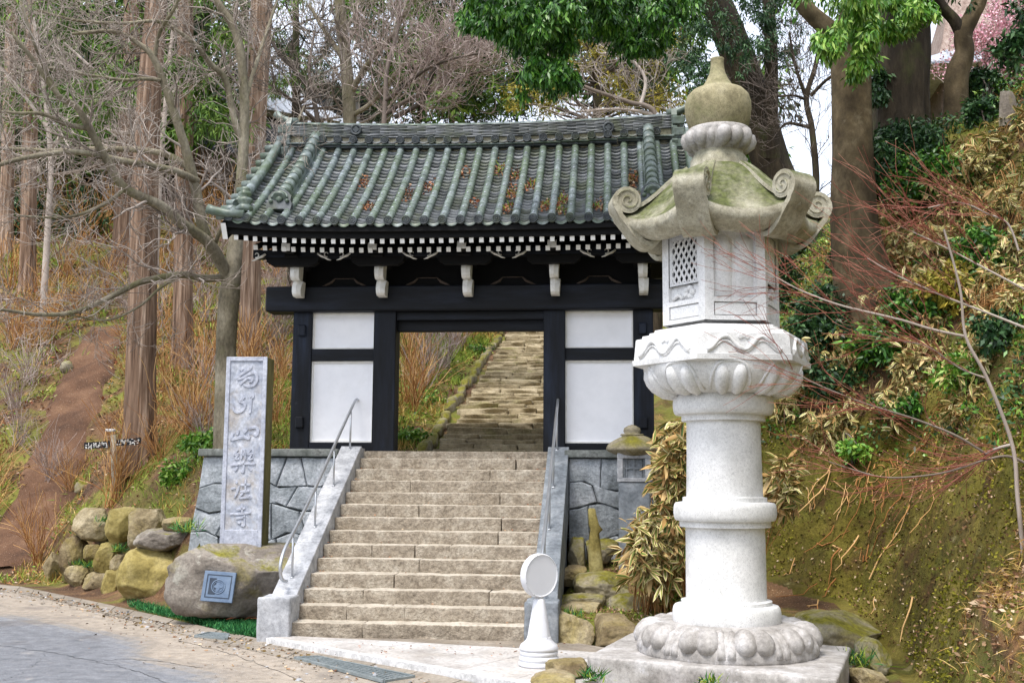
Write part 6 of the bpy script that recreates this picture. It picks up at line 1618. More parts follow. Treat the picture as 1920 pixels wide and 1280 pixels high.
# ------------------------------------------------------------------ bare pale tree with long limbs, left of the gate
def bare_pale():
    rng = np.random.default_rng(31); b = gnd(427, 852, 15, 40); y = b.y; root = tree('bare_maple_tree', b, 'pale forked leafless tree spreading long limbs left of the gate', 'tree')
    s = y / FPX
    me, P = trunk_mesh('trunk', [b - Vector((0, 0, .2)), W(424, 760, y), W(424, 650, y), W(430, 560, y), W(437, 500, y), W(446, 420, y + .1), W(455, 300, y + .2)], [23 * s, 19.5 * s, 18.5 * s, 19.5 * s, 16 * s, 12 * s, 9.5 * s], MAT['pale_bark'], 18, 0.06, 3, 0.3)
    part('trunk', me, root)
    tw = Twigs(rng); fine = Twigs(rng)
    limbs = [
        ([(436, 515, 0), (445, 420, .1), (455, 300, .2), (458, 190, .2), (445, 70, .1), (405, 0, 0), (380, -60, 0)], 15, 9),
        ([(432, 520, 0), (400, 470, -.2), (380, 427, -.4), (366, 350, -.5), (345, 270, -.7), (316, 181, -.9), (289, 111, -1), (262, 84, -1.1), (215, 60, -1.3), (134, 64, -1.6)], 17, 4),
        ([(430, 525, 0), (395, 460, -.4), (343, 420, -.8), (302, 386, -1.1), (235, 353, -1.5), (201, 302, -1.8), (168, 242, -2.1), (144, 201, -2.3), (111, 181, -2.5), (60, 110, -2.8), (20, 60, -3)], 15, 4),
        ([(370, 340, -.5), (330, 322, -.9), (285, 312, -1.3), (201, 296, -1.8), (134, 285, -2.2), (34, 299, -2.8), (-60, 330, -3.2)], 10, 4),
        ([(356, 316, -.5), (302, 287, -.2), (201, 279, .2), (100, 283, .4), (0, 279, .6), (-90, 290, .8)], 9, 4),
        ([(428, 520, 0), (380, 522, -.3), (340, 515, -.6), (270, 527, -1), (230, 545, -1.3), (150, 582, -1.7), (80, 590, -2), (0, 580, -2.4), (-60, 575, -2.6)], 10, 2.5),
        ([(452, 260, .2), (440, 228, .1), (423, 151, 0), (396, 121, -.2), (366, 84, -.4), (319, 50, -.6), (289, 40, -.8), (235, 44, -1), (151, 40, -1.3), (70, 20, -1.6)], 9, 3),
        ([(302, 151, -1), (270, 148, -1.1), (230, 150, -1.3), (160, 140, -1.6), (90, 128, -1.9), (20, 140, -2.2)], 5, 2.5),
        ([(168, 242, -2.1), (120, 232, -2.3), (80, 214, -2.5), (30, 212, -2.7), (-40, 205, -2.9)], 6, 2.5),
        ([(235, 353, -1.5), (200, 380, -1.8), (150, 402, -2), (100, 408, -2.2), (30, 404, -2.5)], 5, 2),
        ([(111, 181, -2.5), (80, 120, -2.7), (50, 40, -3), (30, -30, -3.1)], 5, 2.5),
        ([(340, 515, -.6), (300, 540, -.9), (260, 575, -1.1), (200, 600, -1.4), (130, 590, -1.8)], 4, 1.5),
        ([(456, 200, .2), (480, 120, .3), (500, 60, .5), (520, 0, .6)], 6, 3),
        ([(450, 380, .1), (500, 330, .4), (540, 270, .7), (570, 200, .9)], 6, 2.5),
        ([(289, 111, -1), (300, 60, -1.1), (330, 10, -1.3), (350, -50, -1.4)], 5, 3),
        ([(400, 470, -.2), (420, 420, -.6), (470, 380, -.9), (520, 330, -1.1), (560, 290, -1.2)], 5, 2)]
    for pts, r0, r1 in limbs:
        P = [W(px, py, y + dz) for px, py, dz in pts]
        tw.limb(P, r0 * s * 0.8, r1 * s * 0.75, 8); Q = smooth_path(P, 6)
        L = np.linalg.norm(np.diff(Q, axis=0), axis=1).sum()
        fine.limb(P, r0 * s * 0.5, r1 * s * 0.5, 3, kid=int(5 + L * 2.7), lev=2, kids=(5, 5), L=1.0, start=0.12, ang=0.85, up=0.06, flat=0.75, rmin=0.0036, jit=0.22)
    part('limbs', tw.mesh('limbs', MAT['pale_bark']), root); part('twigs', fine.mesh('twigs', MAT['twig']), root)
bare_pale()
def bare_bg(name, base, paths, label, seed, mat, tmat, kid=16, lev=2, kids=(5, 5), L=1.4, rmin=0.006, group='leafless trees behind the gate', up=0.12, start=0.15, jit=0.22):
    rng = np.random.default_rng(seed); x, y = base[0], base[2]; b = W(base[0], base[1], y); b.z = h1(b.x, b.y)
    root = tree(name, b, label, 'tree', group); s = y / FPX; tw = Twigs(rng); fine = Twigs(rng)
    for pts, r0, r1 in paths:
        P = [W(px, py, y + dz) for px, py, dz in pts]
        if pts is paths[0][0]: P = [Vector((b.x, b.y, b.z - 0.2))] + P
        tw.limb(P, r0 * s, r1 * s, 9); fine.limb(P, r0 * s * 0.4, r1 * s * 0.4, 3, kid=kid, lev=lev, kids=kids, L=L, start=start, ang=0.8, up=up, rmin=rmin, jit=jit)
    part('trunk', tw.mesh('trunk', MAT[mat]), root); part('twigs', fine.mesh('twigs', MAT[tmat]), root)
bare_bg('bare_tree', (655, 300, 25), [([(655, 300, 0), (655, 200, 0), (648, 110, 0), (640, 40, 0), (632, -60, 0)], 15, 10), ([(650, 120, 0), (610, 60, .3), (580, 10, .5)], 6, 3), ([(655, 180, 0), (690, 120, -.4), (740, 60, -.8), (780, -10, -1)], 6, 3), ([(655, 220, 0), (700, 190, -.3), (760, 120, -.6), (830, 80, -1)], 5, 3)],
        'thick pale leafless trunk rising straight behind the tiled ridge', 41, 'pale_bark', 'twig', 16)
bare_bg('bare_tree', (600, 300, 24), [([(598, 300, 0), (596, 230, 0), (585, 180, 0), (560, 140, 0), (530, 110, 0), (510, 80, 0)], 6, 3), ([(590, 200, 0), (580, 130, .2), (590, 60, .4)], 4, 2), ([(596, 230, 0), (550, 190, -.3), (520, 170, -.5)], 4, 2)],
        'thin dark leafless tree in front of the bright sky gap behind the ridge', 42, 'twig_dark', 'twig_dark', 10, 2, (4, 4), 1.0)
bare_bg('bare_tree', (718, 300, 24), [([(718, 300, 0), (722, 200, 0), (726, 130, 0), (745, 60, 0), (750, 0, 0)], 6, 3), ([(722, 190, 0), (760, 160, -.3), (800, 130, -.6), (850, 110, -.9), (900, 100, -1.2)], 4, 2), ([(722, 215, 0), (770, 185, .2), (820, 165, .4), (880, 140, .6), (930, 130, .8)], 5, 2), ([(740, 220, 0), (790, 190, -.2), (815, 130, -.4), (840, 100, -.5)], 5, 3)],
        'leafless tree with grey-pink twigs fanning over the middle of the ridge', 43, 'twig_dark', 'twig_grey', 18, 2, (5, 5), 1.3)
bare_bg('bare_tree', (900, 300, 57), [([(900, 300, 0), (890, 220, 0), (880, 150, 0), (850, 80, 0), (820, 10, 0)], 5, 3), ([(885, 190, 0), (910, 120, 0), (940, 60, 0)], 4, 2), ([(888, 210, 0), (840, 180, 0), (790, 80, 0), (760, 20, 0)], 4, 2)],
        'leafless tree with dense pinkish twigs beside the hanging green leaves', 44, 'twig_dark', 'twig_grey', 18, 2, (5, 5), 3.0, 0.01)
bare_bg('bare_tree', (1180, 330, 23), [([(1250, 330, 0), (1230, 215, 0), (1180, 192, 0), (1120, 172, 0), (1060, 150, 0), (1000, 150, 0)], 7, 2), ([(1230, 215, 0), (1160, 205, .3), (1080, 210, .6)], 4, 2), ([(1200, 200, 0), (1210, 150, 0), (1180, 110, 0), (1130, 100, 0)], 4, 2)],
        'crooked leafless branches over the ridge below the yellow-green pine', 45, 'twig', 'twig', 12, 2, (4, 4), 1.0)
bare_bg('bare_tree', (1525, 400, 27), [([(1527, 400, 0), (1530, 330, 0), (1522, 240, 0), (1512, 185, 0), (1530, 120, 0), (1545, 40, 0)], 8, 4), ([(1515, 190, 0), (1490, 180, 0), (1445, 182, 0)], 3, 2), ([(1522, 240, 0), (1500, 235, 0), (1475, 232, 0), (1455, 250, 0)], 4, 2), ([(1512, 185, 0), (1490, 120, 0), (1480, 60, 0)], 4, 2), ([(1520, 180, 0), (1550, 150, -.2), (1575, 135, -.3)], 4, 2)],
        'dark crooked leafless tree against the bright sky behind the lantern', 46, 'dark_bark', 'twig_dark', 12, 2, (4, 4), 1.1, group=None)
bare_bg('bare_tree', (300, 330, 38), [([(300, 330, 0), (310, 200, 0), (320, 100, 0), (330, 0, 0)], 6, 3), ([(310, 220, 0), (200, 150, 0), (120, 80, 0)], 5, 2), ([(310, 180, 0), (420, 130, 0), (520, 60, 0)], 5, 2), ([(305, 260, 0), (180, 240, 0), (60, 200, 0)], 5, 2)],
        'leafless grey tree far up the slope behind the cedars', 47, 'twig', 'twig', 10, 2, (5, 5), 2.0, 0.009)
bare_bg('bare_tree', (90, 420, 33), [([(90, 420, 0), (95, 300, 0), (80, 150, 0), (60, 20, 0)], 7, 3), ([(92, 280, 0), (160, 200, 0), (210, 110, 0)], 4, 2), ([(90, 240, 0), (30, 160, 0), (-30, 90, 0)], 4, 2), ([(92, 330, 0), (150, 320, 0), (220, 300, 0)], 4, 2)],
        'leafless grey tree above the bend of the dirt path', 48, 'twig', 'twig', 10, 2, (5, 5), 1.7, 0.008)

# ------------------------------------------------------------------ big trees on the right bank
def leafy(root, boxes, per, L, Wd, mat, seed, droop=0.8, sub=5, name='crown', flat=0.0):
    rng = np.random.default_rng(seed); C, R = px_clumps(rng, boxes)
    C2 = np.repeat(C, 4, 0); R2 = np.repeat(R, 4) * 0.5; C2 = C2 + rng.normal(size=C2.shape) * R2[:, None] * np.array([1.2, 1.2, 0.9])
    V, F = cloud(C2, np.stack([R2, R2, R2 * 1.0], 1), max(3, per // 3), L, Wd, rng, droop, 0.6, flat, sub)
    part(name, npmesh(name, V, F, [MAT[mat]], rnd=rng.random(len(F))), root)
def right_trees():
    def trunk(root, pts, rad, mat, seed, flare=0.3, nm='trunk', flute=0.08):
        s = [p[2] / FPX for p in pts]; me, P = trunk_mesh(nm, WP(pts), [r * q for r, q in zip(rad, s)], MAT[mat], 24, flute, seed, flare); part(nm, me, root)
    # smooth grey-brown trunk
    y = 17.0; b = gnd(1625, 560, 13, 40); y = b.y
    root = tree('evergreen_tree', b, 'evergreen tree with smooth grey-brown trunk and bright hanging leaves', 'tree')
    trunk(root, [(1650, 720, y + .3), (1640, 620, y), (1618, 520, y), (1604, 430, y), (1600, 300, y), (1597, 170, y), (1598, 90, y), (1612, 0, y), (1620, -150, y)], [110, 80, 54, 44, 38, 37, 38, 32, 26], 'grey_bark', 5, 0.2, flute=0.05)
    trunk(root, [(1592, 110, y), (1560, 62, y), (1520, 25, y), (1480, -20, y), (1440, -70, y)], [24, 19, 16, 14, 12], 'grey_bark', 6, 0, 'limb', 0.04)
    leafy(root, [(1560, 1630, 0, 50, y - 1.2, .8, 20, 6), (1550, 1635, 50, 105, y - 1.6, .5, 15, 6), (1596, 1622, 105, 138, y - 1.6, .3, 8, 3), (1660, 1700, 0, 60, y - 1.0, .6, 17, 4), (1690, 1750, 0, 22, y - 1, .6, 18, 4), (1500, 1720, -220, -20, y - 1, 2, 50, 22)], 40, 0.125, 0.044, 'leaf_bright', 61, 1.3, 6)
    # dark leaning trunk whose leaves hang over the gate
    y2 = 16.5; b = gnd(1500, 430, 14, 40)
    root = tree('evergreen_tree', b, 'evergreen tree with dark leaning trunk and leaf curtains over the ridge', 'tree')
    y2 = b.y
    trunk(root, [(1505, 470, y2), (1474, 380, y2), (1443, 300, y2), (1412, 200, y2), (1376, 90, y2), (1338, 0, y2), (1305, -90, y2), (1260, -200, y2)], [42, 38, 36, 34, 32, 30, 27, 20], 'dark_bark', 7, 0.2)
    trunk(root, [(1440, 300, y2 - .3), (1446, 200, y2 - .4), (1446, 90, y2 - .4), (1440, 0, y2 - .4), (1430, -80, y2 - .4)], [14, 13, 12, 11, 8], 'dark_bark', 8, 0, 'limb')
    trunk(root, [(1345, -10, y2), (1250, -80, y2 - 1), (1120, -130, y2 - 2), (980, -150, y2 - 3)], [18, 14, 11, 7], 'dark_bark', 9, 0, 'limb')
    d = 14.0
    leafy(root, [(870, 960, -20, 50, d, .7, 22, 12), (940, 1080, -10, 90, d, .8, 26, 24), (985, 1075, 80, 150, d, .5, 20, 11), (1080, 1140, -20, 40, d + .5, .8, 20, 8), (1130, 1290, -10, 75, d + 1, .9, 24, 26), (1180, 1270, 50, 90, d + 1, .5, 15, 6), (900, 1300, -160, -20, d, 1.5, 40, 26)], 40, 0.105, 0.038, 'leaf', 62, 1.3, 6)
    leafy(root, [(1285, 1420, -10, 160, y2 - 1.2, .6, 28, 24), (1300, 1345, 100, 200, y2 - .9, .4, 20, 6), (1420, 1500, -10, 150, y2 - .8, .6, 24, 12), (1250, 1500, -180, -10, y2, 1.5, 50, 20)], 36, 0.11, 0.036, 'leaf_dark', 63, 0.9, 5, 'dark_crown')
    # huge rough dark trunk
    b = gnd(1690, 330, 15, 60); y3 = b.y
    root = tree('evergreen_tree', b, 'evergreen tree with huge rough dark ivy-clad trunk', 'tree')
    trunk(root, [(1690, 360, y3), (1688, 280, y3), (1690, 180, y3), (1694, 80, y3), (1697, 0, y3), (1700, -150, y3)], [66, 56, 52, 50, 50, 44], 'dark_bark', 10, 0.3, flute=0.12)
    leafy(root, [(1640, 1760, 230, 330, y3 - 1.2, .6, 22, 14), (1640, 1660, 80, 200, y3 - .5, .3, 12, 6), (1600, 1800, -200, -10, y3, 1.5, 50, 16)], 22, 0.11, 0.045, 'leaf_dark', 64, 0.5, 5, 'ivy')
    # forked grey trunk
    b = gnd(1793, 285, 18, 60); y4 = b.y
    root = tree('forked_tree', b, 'forked grey trunk with a cut limb in front of the thatched hall', 'tree')
    trunk(root, [(1788, 310, y4), (1792, 200, y4), (1793, 145, y4), (1808, 100, y4), (1806, 65, y4), (1822, 30, y4), (1838, -10, y4), (1850, -120, y4)], [24, 22, 22, 18, 17, 15, 14, 10], 'grey_bark', 11, 0.25)
    trunk(root, [(1808, 75, y4), (1790, 40, y4), (1768, 15, y4), (1752, -20, y4), (1745, -100, y4)], [13, 11, 10, 9, 6], 'dark_bark', 12, 0, 'limb')
    leafy(root, [(1700, 1900, -220, -40, y4, 1.5, 50, 14)], 20, 0.12, 0.045, 'leaf_dark', 65, 0.5, 5)
    # leafy branch entering at the far right
    b = gnd(1960, 330, 14, 60)
    root = tree('evergreen_tree', b, 'evergreen tree reaching a dark leafy branch before the thatched hall', 'tree')
    trunk(root, [(1980, 360, b.y), (1990, 200, b.y), (1980, 60, b.y), (1960, -60, b.y)], [20, 18, 16, 10], 'dark_bark', 13, 0.2)
    leafy(root, [(1880, 1960, 50, 110, b.y - 1.0, .5, 22, 12), (1900, 2000, -150, 40, b.y, 1, 45, 10)], 24, 0.12, 0.045, 'leaf_dark', 66, 0.3, 5)
right_trees()

# ------------------------------------------------------------------ pines and far trees behind the roof
def far_tree(px, y, top_py, label, boxes, seed, mat, per, L, Wd, tr=9, droop=0.1, sub=5, group='far evergreens behind the ridge', name='pine_tree', lean=0):
    b = W(px, 300, y); b.z = h1(b.x, b.y); root = tree(name, b, label, 'tree', group); s = y / FPX
    me, P = trunk_mesh('trunk', [b - Vector((0, 0, .3)), W(px, 230, y), W(px + lean, 100, y), W(px + lean * 2, top_py, y)], [tr * s, tr * s, tr * .8 * s, tr * .5 * s], MAT['dark_bark'], 10, 0.08, seed, 0.2); part('trunk', me, root)
    rng = np.random.default_rng(seed); tw = Twigs(rng)
    bx = [(x0, x1, y0, y1, y + dz, dd, r, n) for (x0, x1, y0, y1, dz, dd, r, n) in boxes]; C, R = px_clumps(rng, bx)
    for c in C:
        i = np.argmin(np.abs(P[:, 2] - c[2] + 0.5)); q = P[i]; tw.tube(smooth_path([q, (q + c) / 2 + rng.normal(size=3) * 0.15, c], 4), np.linspace(0.05, 0.012, 9), 4)
    part('branches', tw.mesh('branches', MAT['twig_dark']), root)
    V, F = cloud(C, np.stack([R, R, R * 0.55], 1), per, L, Wd, rng, droop, 0.5, 0, sub)
    part('crown', npmesh('crown', V, F, [MAT[mat]], rnd=rng.random(len(F))), root)
far_tree(1120, 30, -100, 'yellow-green pine above the ridge between hanging leaf curtains', [(960, 1060, 120, 215, 0, 1.5, 30, 14), (1060, 1290, 60, 150, 0, 1.5, 28, 18), (1130, 1290, 140, 215, 0, 1.5, 28, 16), (1000, 1280, -150, 60, 0, 2, 45, 14)], 71, 'needle_yellow', 26, 0.16, 0.03)
far_tree(1230, 34, -100, 'dark pine behind the yellow-green one over the ridge', [(1150, 1300, 100, 230, 0, 2, 36, 20), (1000, 1120, 60, 150, 1, 2, 36, 12)], 72, 'needle_dark', 26, 0.2, 0.035)
far_tree(850, 56, -100, 'dark fir behind the pinkish twigs over the ridge', [(770, 1000, 150, 235, 0, 2, 34, 26), (690, 760, 60, 150, 0, 2, 30, 8), (820, 900, 40, 150, 0, 2, 36, 12), (880, 1000, 40, 150, 0, 2, 36, 10)], 73, 'needle_dark', 26, 0.36, 0.07)
far_tree(790, 55, -120, 'green cedar with drooping sprays over the middle of the ridge', [(740, 870, -20, 55, 0, 1.5, 30, 10), (770, 860, 95, 150, 0, 1.5, 26, 7), (840, 960, 170, 215, 0, 1.2, 24, 8), (680, 900, -200, -30, 0, 2, 50, 12)], 74, 'needle', 26, 0.34, 0.06)
far_tree(555, 34, -100, 'dim fir with broken foliage beside the bright sky gap', [(520, 640, 30, 110, 0, 2, 22, 11), (585, 640, 110, 190, 0, 1.5, 18, 6), (520, 700, -150, 30, 0, 2, 50, 12), (690, 730, 150, 220, 0, 2, 18, 6)], 75, 'needle_dark', 22, 0.2, 0.035)
def far_wood():
    """the woods at the top of the slope, one mass"""
    rng = np.random.default_rng(81); boxes = []
    for x0, x1, y0, y1, n in ((-120, 460, -20, 260, 130), (-120, 120, 40, 330, 70), (100, 300, 40, 300, 64), (280, 400, 60, 260, 24), (-150, 470, -150, 80, 50), (380, 470, 100, 220, 9), (650, 980, -120, 60, 40), (690, 960, 40, 190, 40), (960, 1300, -120, 70, 34), (960, 1290, 50, 185, 44), (1300, 1460, 100, 380, 26), (1630, 1760, 180, 320, 10)):
        boxes.append((x0, x1, y0, y1, 50, 6, 55, n))
    C, R = px_clumps(rng, boxes); V, F = cloud(C, R, 30, 0.42, 0.13, rng, 0.4, 0.45, 0, 5)
    mi = (rng.random(len(F)) < 0.4).astype(int)
    o = link('distant_wood', npmesh('distant_wood', V, F, [MAT['needle_dark'], MAT['needle']], np.repeat(rng.random(len(C)) < 0.7, 30 * 5).astype(int), rnd=rng.random(len(F))))
    tag(o, 'dark evergreen wood along the top of the slope', 'woods', kind='stuff')
    tw = Twigs(rng)
    for px in np.linspace(-120, 460, 7):
        b = W(px + rng.uniform(-15, 15), 300, rng.uniform(44, 56)); z = h1(b.x, b.y); tw.tube([(b.x, b.y, z - .3), (b.x + rng.normal() * .3, b.y, z + 6), (b.x, b.y, z + 16)], [0.28, 0.22, 0.12], 7)
    o = link('distant_trunks', tw.mesh('distant_trunks', MAT['dark_bark'])); tag(o, 'row of dim tree trunks along the top of the slope', 'woods', kind='stuff')
far_wood()
# ------------------------------------------------------------------ stone path beyond the gate
def stone_path():
    root = empty('stone_path', tuple(gl_world(0.8, 2.0, -0.1)), GYAW); tag(root, kind='structure'); O = root.location
    r = random.Random(5); ly = 1.9; k = 0; rise = 0.122
    g = lambda x, y: gl_world(x, y, 0)
    variants = []
    for q in range(8):
        V, F = rblock(-0.5, 0.5, -0.5, 0.5, -0.5, 0.5, amp=0.0, rnd=0.08, seg=0.2, mx=7)
        V = V + fbm(V + q * 7.7, 3.0, 3)[:, None] * V * np.array([0.06, 0.35, 0.22]); variants.append(npmesh('step_stone', V, F, [MAT['path_stone']], smooth=True))
    z = h1(*g(0, 2.0).xy) + 0.02
    zz = 2.1 + 0.03
    while ly < 22.5 and k < 70:
        f = (ly - 1.9) / 19.5; xl = -0.80 - 0.56 * f; xr = 2.35
        y = g(0, ly).y
        zt = float(np.interp(g(0, ly + 0.25).y, PTH[:, 0], PTH[:, 1])) + 0.10
        run = 0.50 if ly > 3 else 0.42
        x = xl - r.uniform(0, 0.15)
        while x < xr:
            wd = r.uniform(0.45, 1.15); wd = min(wd, xr - x + 0.2)
            o = link('step_stone', variants[r.randrange(8)], root, (x + wd / 2 - 0.8, ly - 2.0 + run * 0.5 + r.uniform(-.035, .035), zt - O.z - 0.09 + r.uniform(-.018, .018)), (0, r.uniform(-.02, .02), r.uniform(-.035, .035)), (wd * 1.0, run * 1.25, 0.2)); x += wd + 0.012
        ly += run; k += 1
    # edging stones along the left
    kroot = empty('path_edging', tuple(g(-0.95, 2.0))); tag(kroot, 'line of mossy edging stones along the stone path', 'edging'); kroot.rotation_euler = (0, 0, GYAW)
    ly = 1.9; O2 = kroot.location
    me = [rock_mesh(0.5, 0.5, 0.5, 700 + q, sub=3, cuts=6, box=5, mat=MAT['rock_moss']) for q in range(4)]
    while ly < 21:
        ln = r.uniform(0.45, 0.8); f = (ly - 1.9) / 19.5; p = g(-1.12 - 0.60 * f, ly + ln / 2)
        q = Matrix.Rotation(-GYAW, 3, 'Z') @ (Vector((p.x, p.y, h1(p.x, p.y) + 0.06)) - O2)
        link('edging_stone', me[r.randrange(4)], kroot, tuple(q), (0.2, 0, r.uniform(-.15, .15)), (0.19, ln * 1.0, 0.24)); ly += ln * 0.97
stone_path()

# ------------------------------------------------------------------ hillside cover
def on_ground(rng, n, x0, x1, y0, y1, keep=None):
    x = rng.uniform(x0, x1, n); y = y0 + (y1 - y0) * rng.random(n) ** 1.5; 
    m = np.ones(n, bool) if keep is None else keep(x, y)
    x, y = x[m], y[m]; return np.stack([x, y, H(x, y)], 1)
def gate_xy(x, y): return (x - GO.x) * GX.x + (y - GO.y) * GX.y, (x - GO.x) * GY.x + (y - GO.y) * GY.y
PATHPTS = np.array([gnd(*p, 14, 60)[:2] for p in [(-60, 1075), (10, 1050), (55, 985), (85, 920), (115, 840), (140, 770), (160, 710), (178, 665), (190, 635), (196, 618)]])
def hill_ok(x, y):
    gx, gy = gate_xy(x, y); s = (y - yfoot(x)) / 1.64
    ok = (s > 0.9) & (gx < -3.95) | (gy > 2.3) & (gx < -1.25 - 0.03 * gy)
    ok &= np.abs(x / np.maximum(y, 1)) < 0.56
    d = np.full(x.shape, 9.0)
    for a, b in zip(PATHPTS[:-1], PATHPTS[1:]):
        v = b - a; t = np.clip(((x - a[0]) * v[0] + (y - a[1]) * v[1]) / (v @ v), 0, 1); d = np.minimum(d, np.hypot(x - a[0] - t * v[0], y - a[1] - t * v[1]))
    return ok & (d > 0.6)
def bank_ok(x, y):
    sr = sdist(x, y, FOOT_R); return (sr > 1.05) & (x / np.maximum(y, 1) < 0.6) & (x / np.maximum(y, 1) > 0.08)
def litter():
    rng = np.random.default_rng(91)
    P = np.concatenate([on_ground(rng, 60000, -20, 1.5, 15, 46, hill_ok), on_ground(rng, 45000, 2, 16, 10, 30, bank_ok)])
    n = len(P); D = rdir(n, rng); D[:, 2] = np.abs(D[:, 2]) * 0.25; sc = np.clip(P[:, 1] / 20, 0.7, 2.0)
    V, F = diamonds(P + np.array([0, 0, 0.015]), D, 0.075 * sc * rng.uniform(0.6, 1.3, n), 0.045 * sc * rng.uniform(0.6, 1.3, n), rng, 0.7)
    o = link('leaf_litter', npmesh('leaf_litter', V, F, [MAT['litter'], MAT['litter_red']], (rng.random(n) < 0.45).astype(int), rnd=rng.random(n)))
    tag(o, 'brown fallen leaves strewn over the slopes', 'fallen leaves', kind='stuff')
litter()
def grass():
    rng = np.random.default_rng(92)
    S = on_ground(rng, 8000, -20, 1.5, 15, 46, hill_ok); m = fbm(S, 0.35, 3) + rng.normal(size=len(S)) * 0.12 > -0.06; S = S[m]
    S2 = on_ground(rng, 5000, 2, 16, 10, 28, bank_ok); S3 = on_ground(rng, 2600, -6, 0.5, 18.8, 40, hill_ok); S = np.concatenate([S, S2, S3])
    n = 9; P = np.repeat(S, n, 0); N = len(P); sc = np.clip(P[:, 1] / 20, 0.8, 2.0)
    P = P + rng.normal(size=P.shape) * np.array([0.09, 0.09, 0]) * sc[:, None]; P[:, 2] = H(P[:, 0], P[:, 1]) - 0.01
    D = unit(rng.normal(size=(N, 3)) * 0.5 + np.array([0, 0, 0.8])); g = fbm(P, 0.5, 3)
    L = 0.20 * sc * rng.uniform(0.5, 1.4, N); V, F = diamonds(P, D, L, 0.014 * sc, rng)
    o = link('hill_grass', npmesh('hill_grass', V, F, [MAT['grass_green'], MAT['grass_dry']], ((g + rng.normal(size=N) * 0.2) > 0.2).astype(int), rnd=rng.random(N)))
    tag(o, 'thin green and dry grass growing over the slopes', 'grass', kind='stuff')
grass()
def undergrowth():
    rng = np.random.default_rng(95); S = on_ground(rng, 13000, 2, 16, 11, 28, bank_ok)
    S = S[(fbm(S, 0.5, 3) + rng.normal(size=len(S)) * 0.2) > -0.1]; T = on_ground(rng, 900, -16, 0.5, 16, 40, hill_ok); T = T[fbm(T, 0.4, 3) > 0.05]
    S = np.concatenate([S, T]); S[:, 2] += rng.uniform(0.0, 0.34, len(S)); n = 7; P = np.repeat(S, n, 0) + rng.normal(size=(len(S) * n, 3)) * 0.05; N = len(P)
    D = unit(rng.normal(size=(N, 3)) + np.array([-0.2, -0.5, 0.3])); V, F = diamonds(P, D, 0.085 * rng.uniform(0.5, 1.3, N), 0.036 * rng.uniform(0.6, 1.2, N), rng)
    mi = np.repeat(rng.choice(3, len(S), p=[0.5, 0.33, 0.17]), n)
    o = link('undergrowth', npmesh('undergrowth', V, F, [MAT['leaf_dark'], MAT['leaf'], MAT['leaf_bright']], mi, rnd=rng.random(N))); tag(o, 'low green leafy undergrowth spread over the bank', 'undergrowth', kind='stuff')
undergrowth()
def shrub_label(o):
    x, y = o.location.x, o.location.y; px = 960 + FPX * x / y
    zone = ('beside the wooden trail sign' if y < 23 and px < 330 else 'on the slope right behind the inscribed pillar' if y < 24 and px < 480 else 'beside the left post of the gate' if px >= 480 and y < 32 else
            'along the upper dirt path' if px < 240 and y < 33 else 'between the cedar trunks up the slope' if y < 33 else 'high up the slope below the distant wood')
    grey = o.data.materials[0].name.startswith('twig_grey')
    tag(o, 'leafless %s shrub of upright thin stems %s' % ('grey' if grey else 'tan', zone), 'shrub', 'bare shrubs ' + zone)
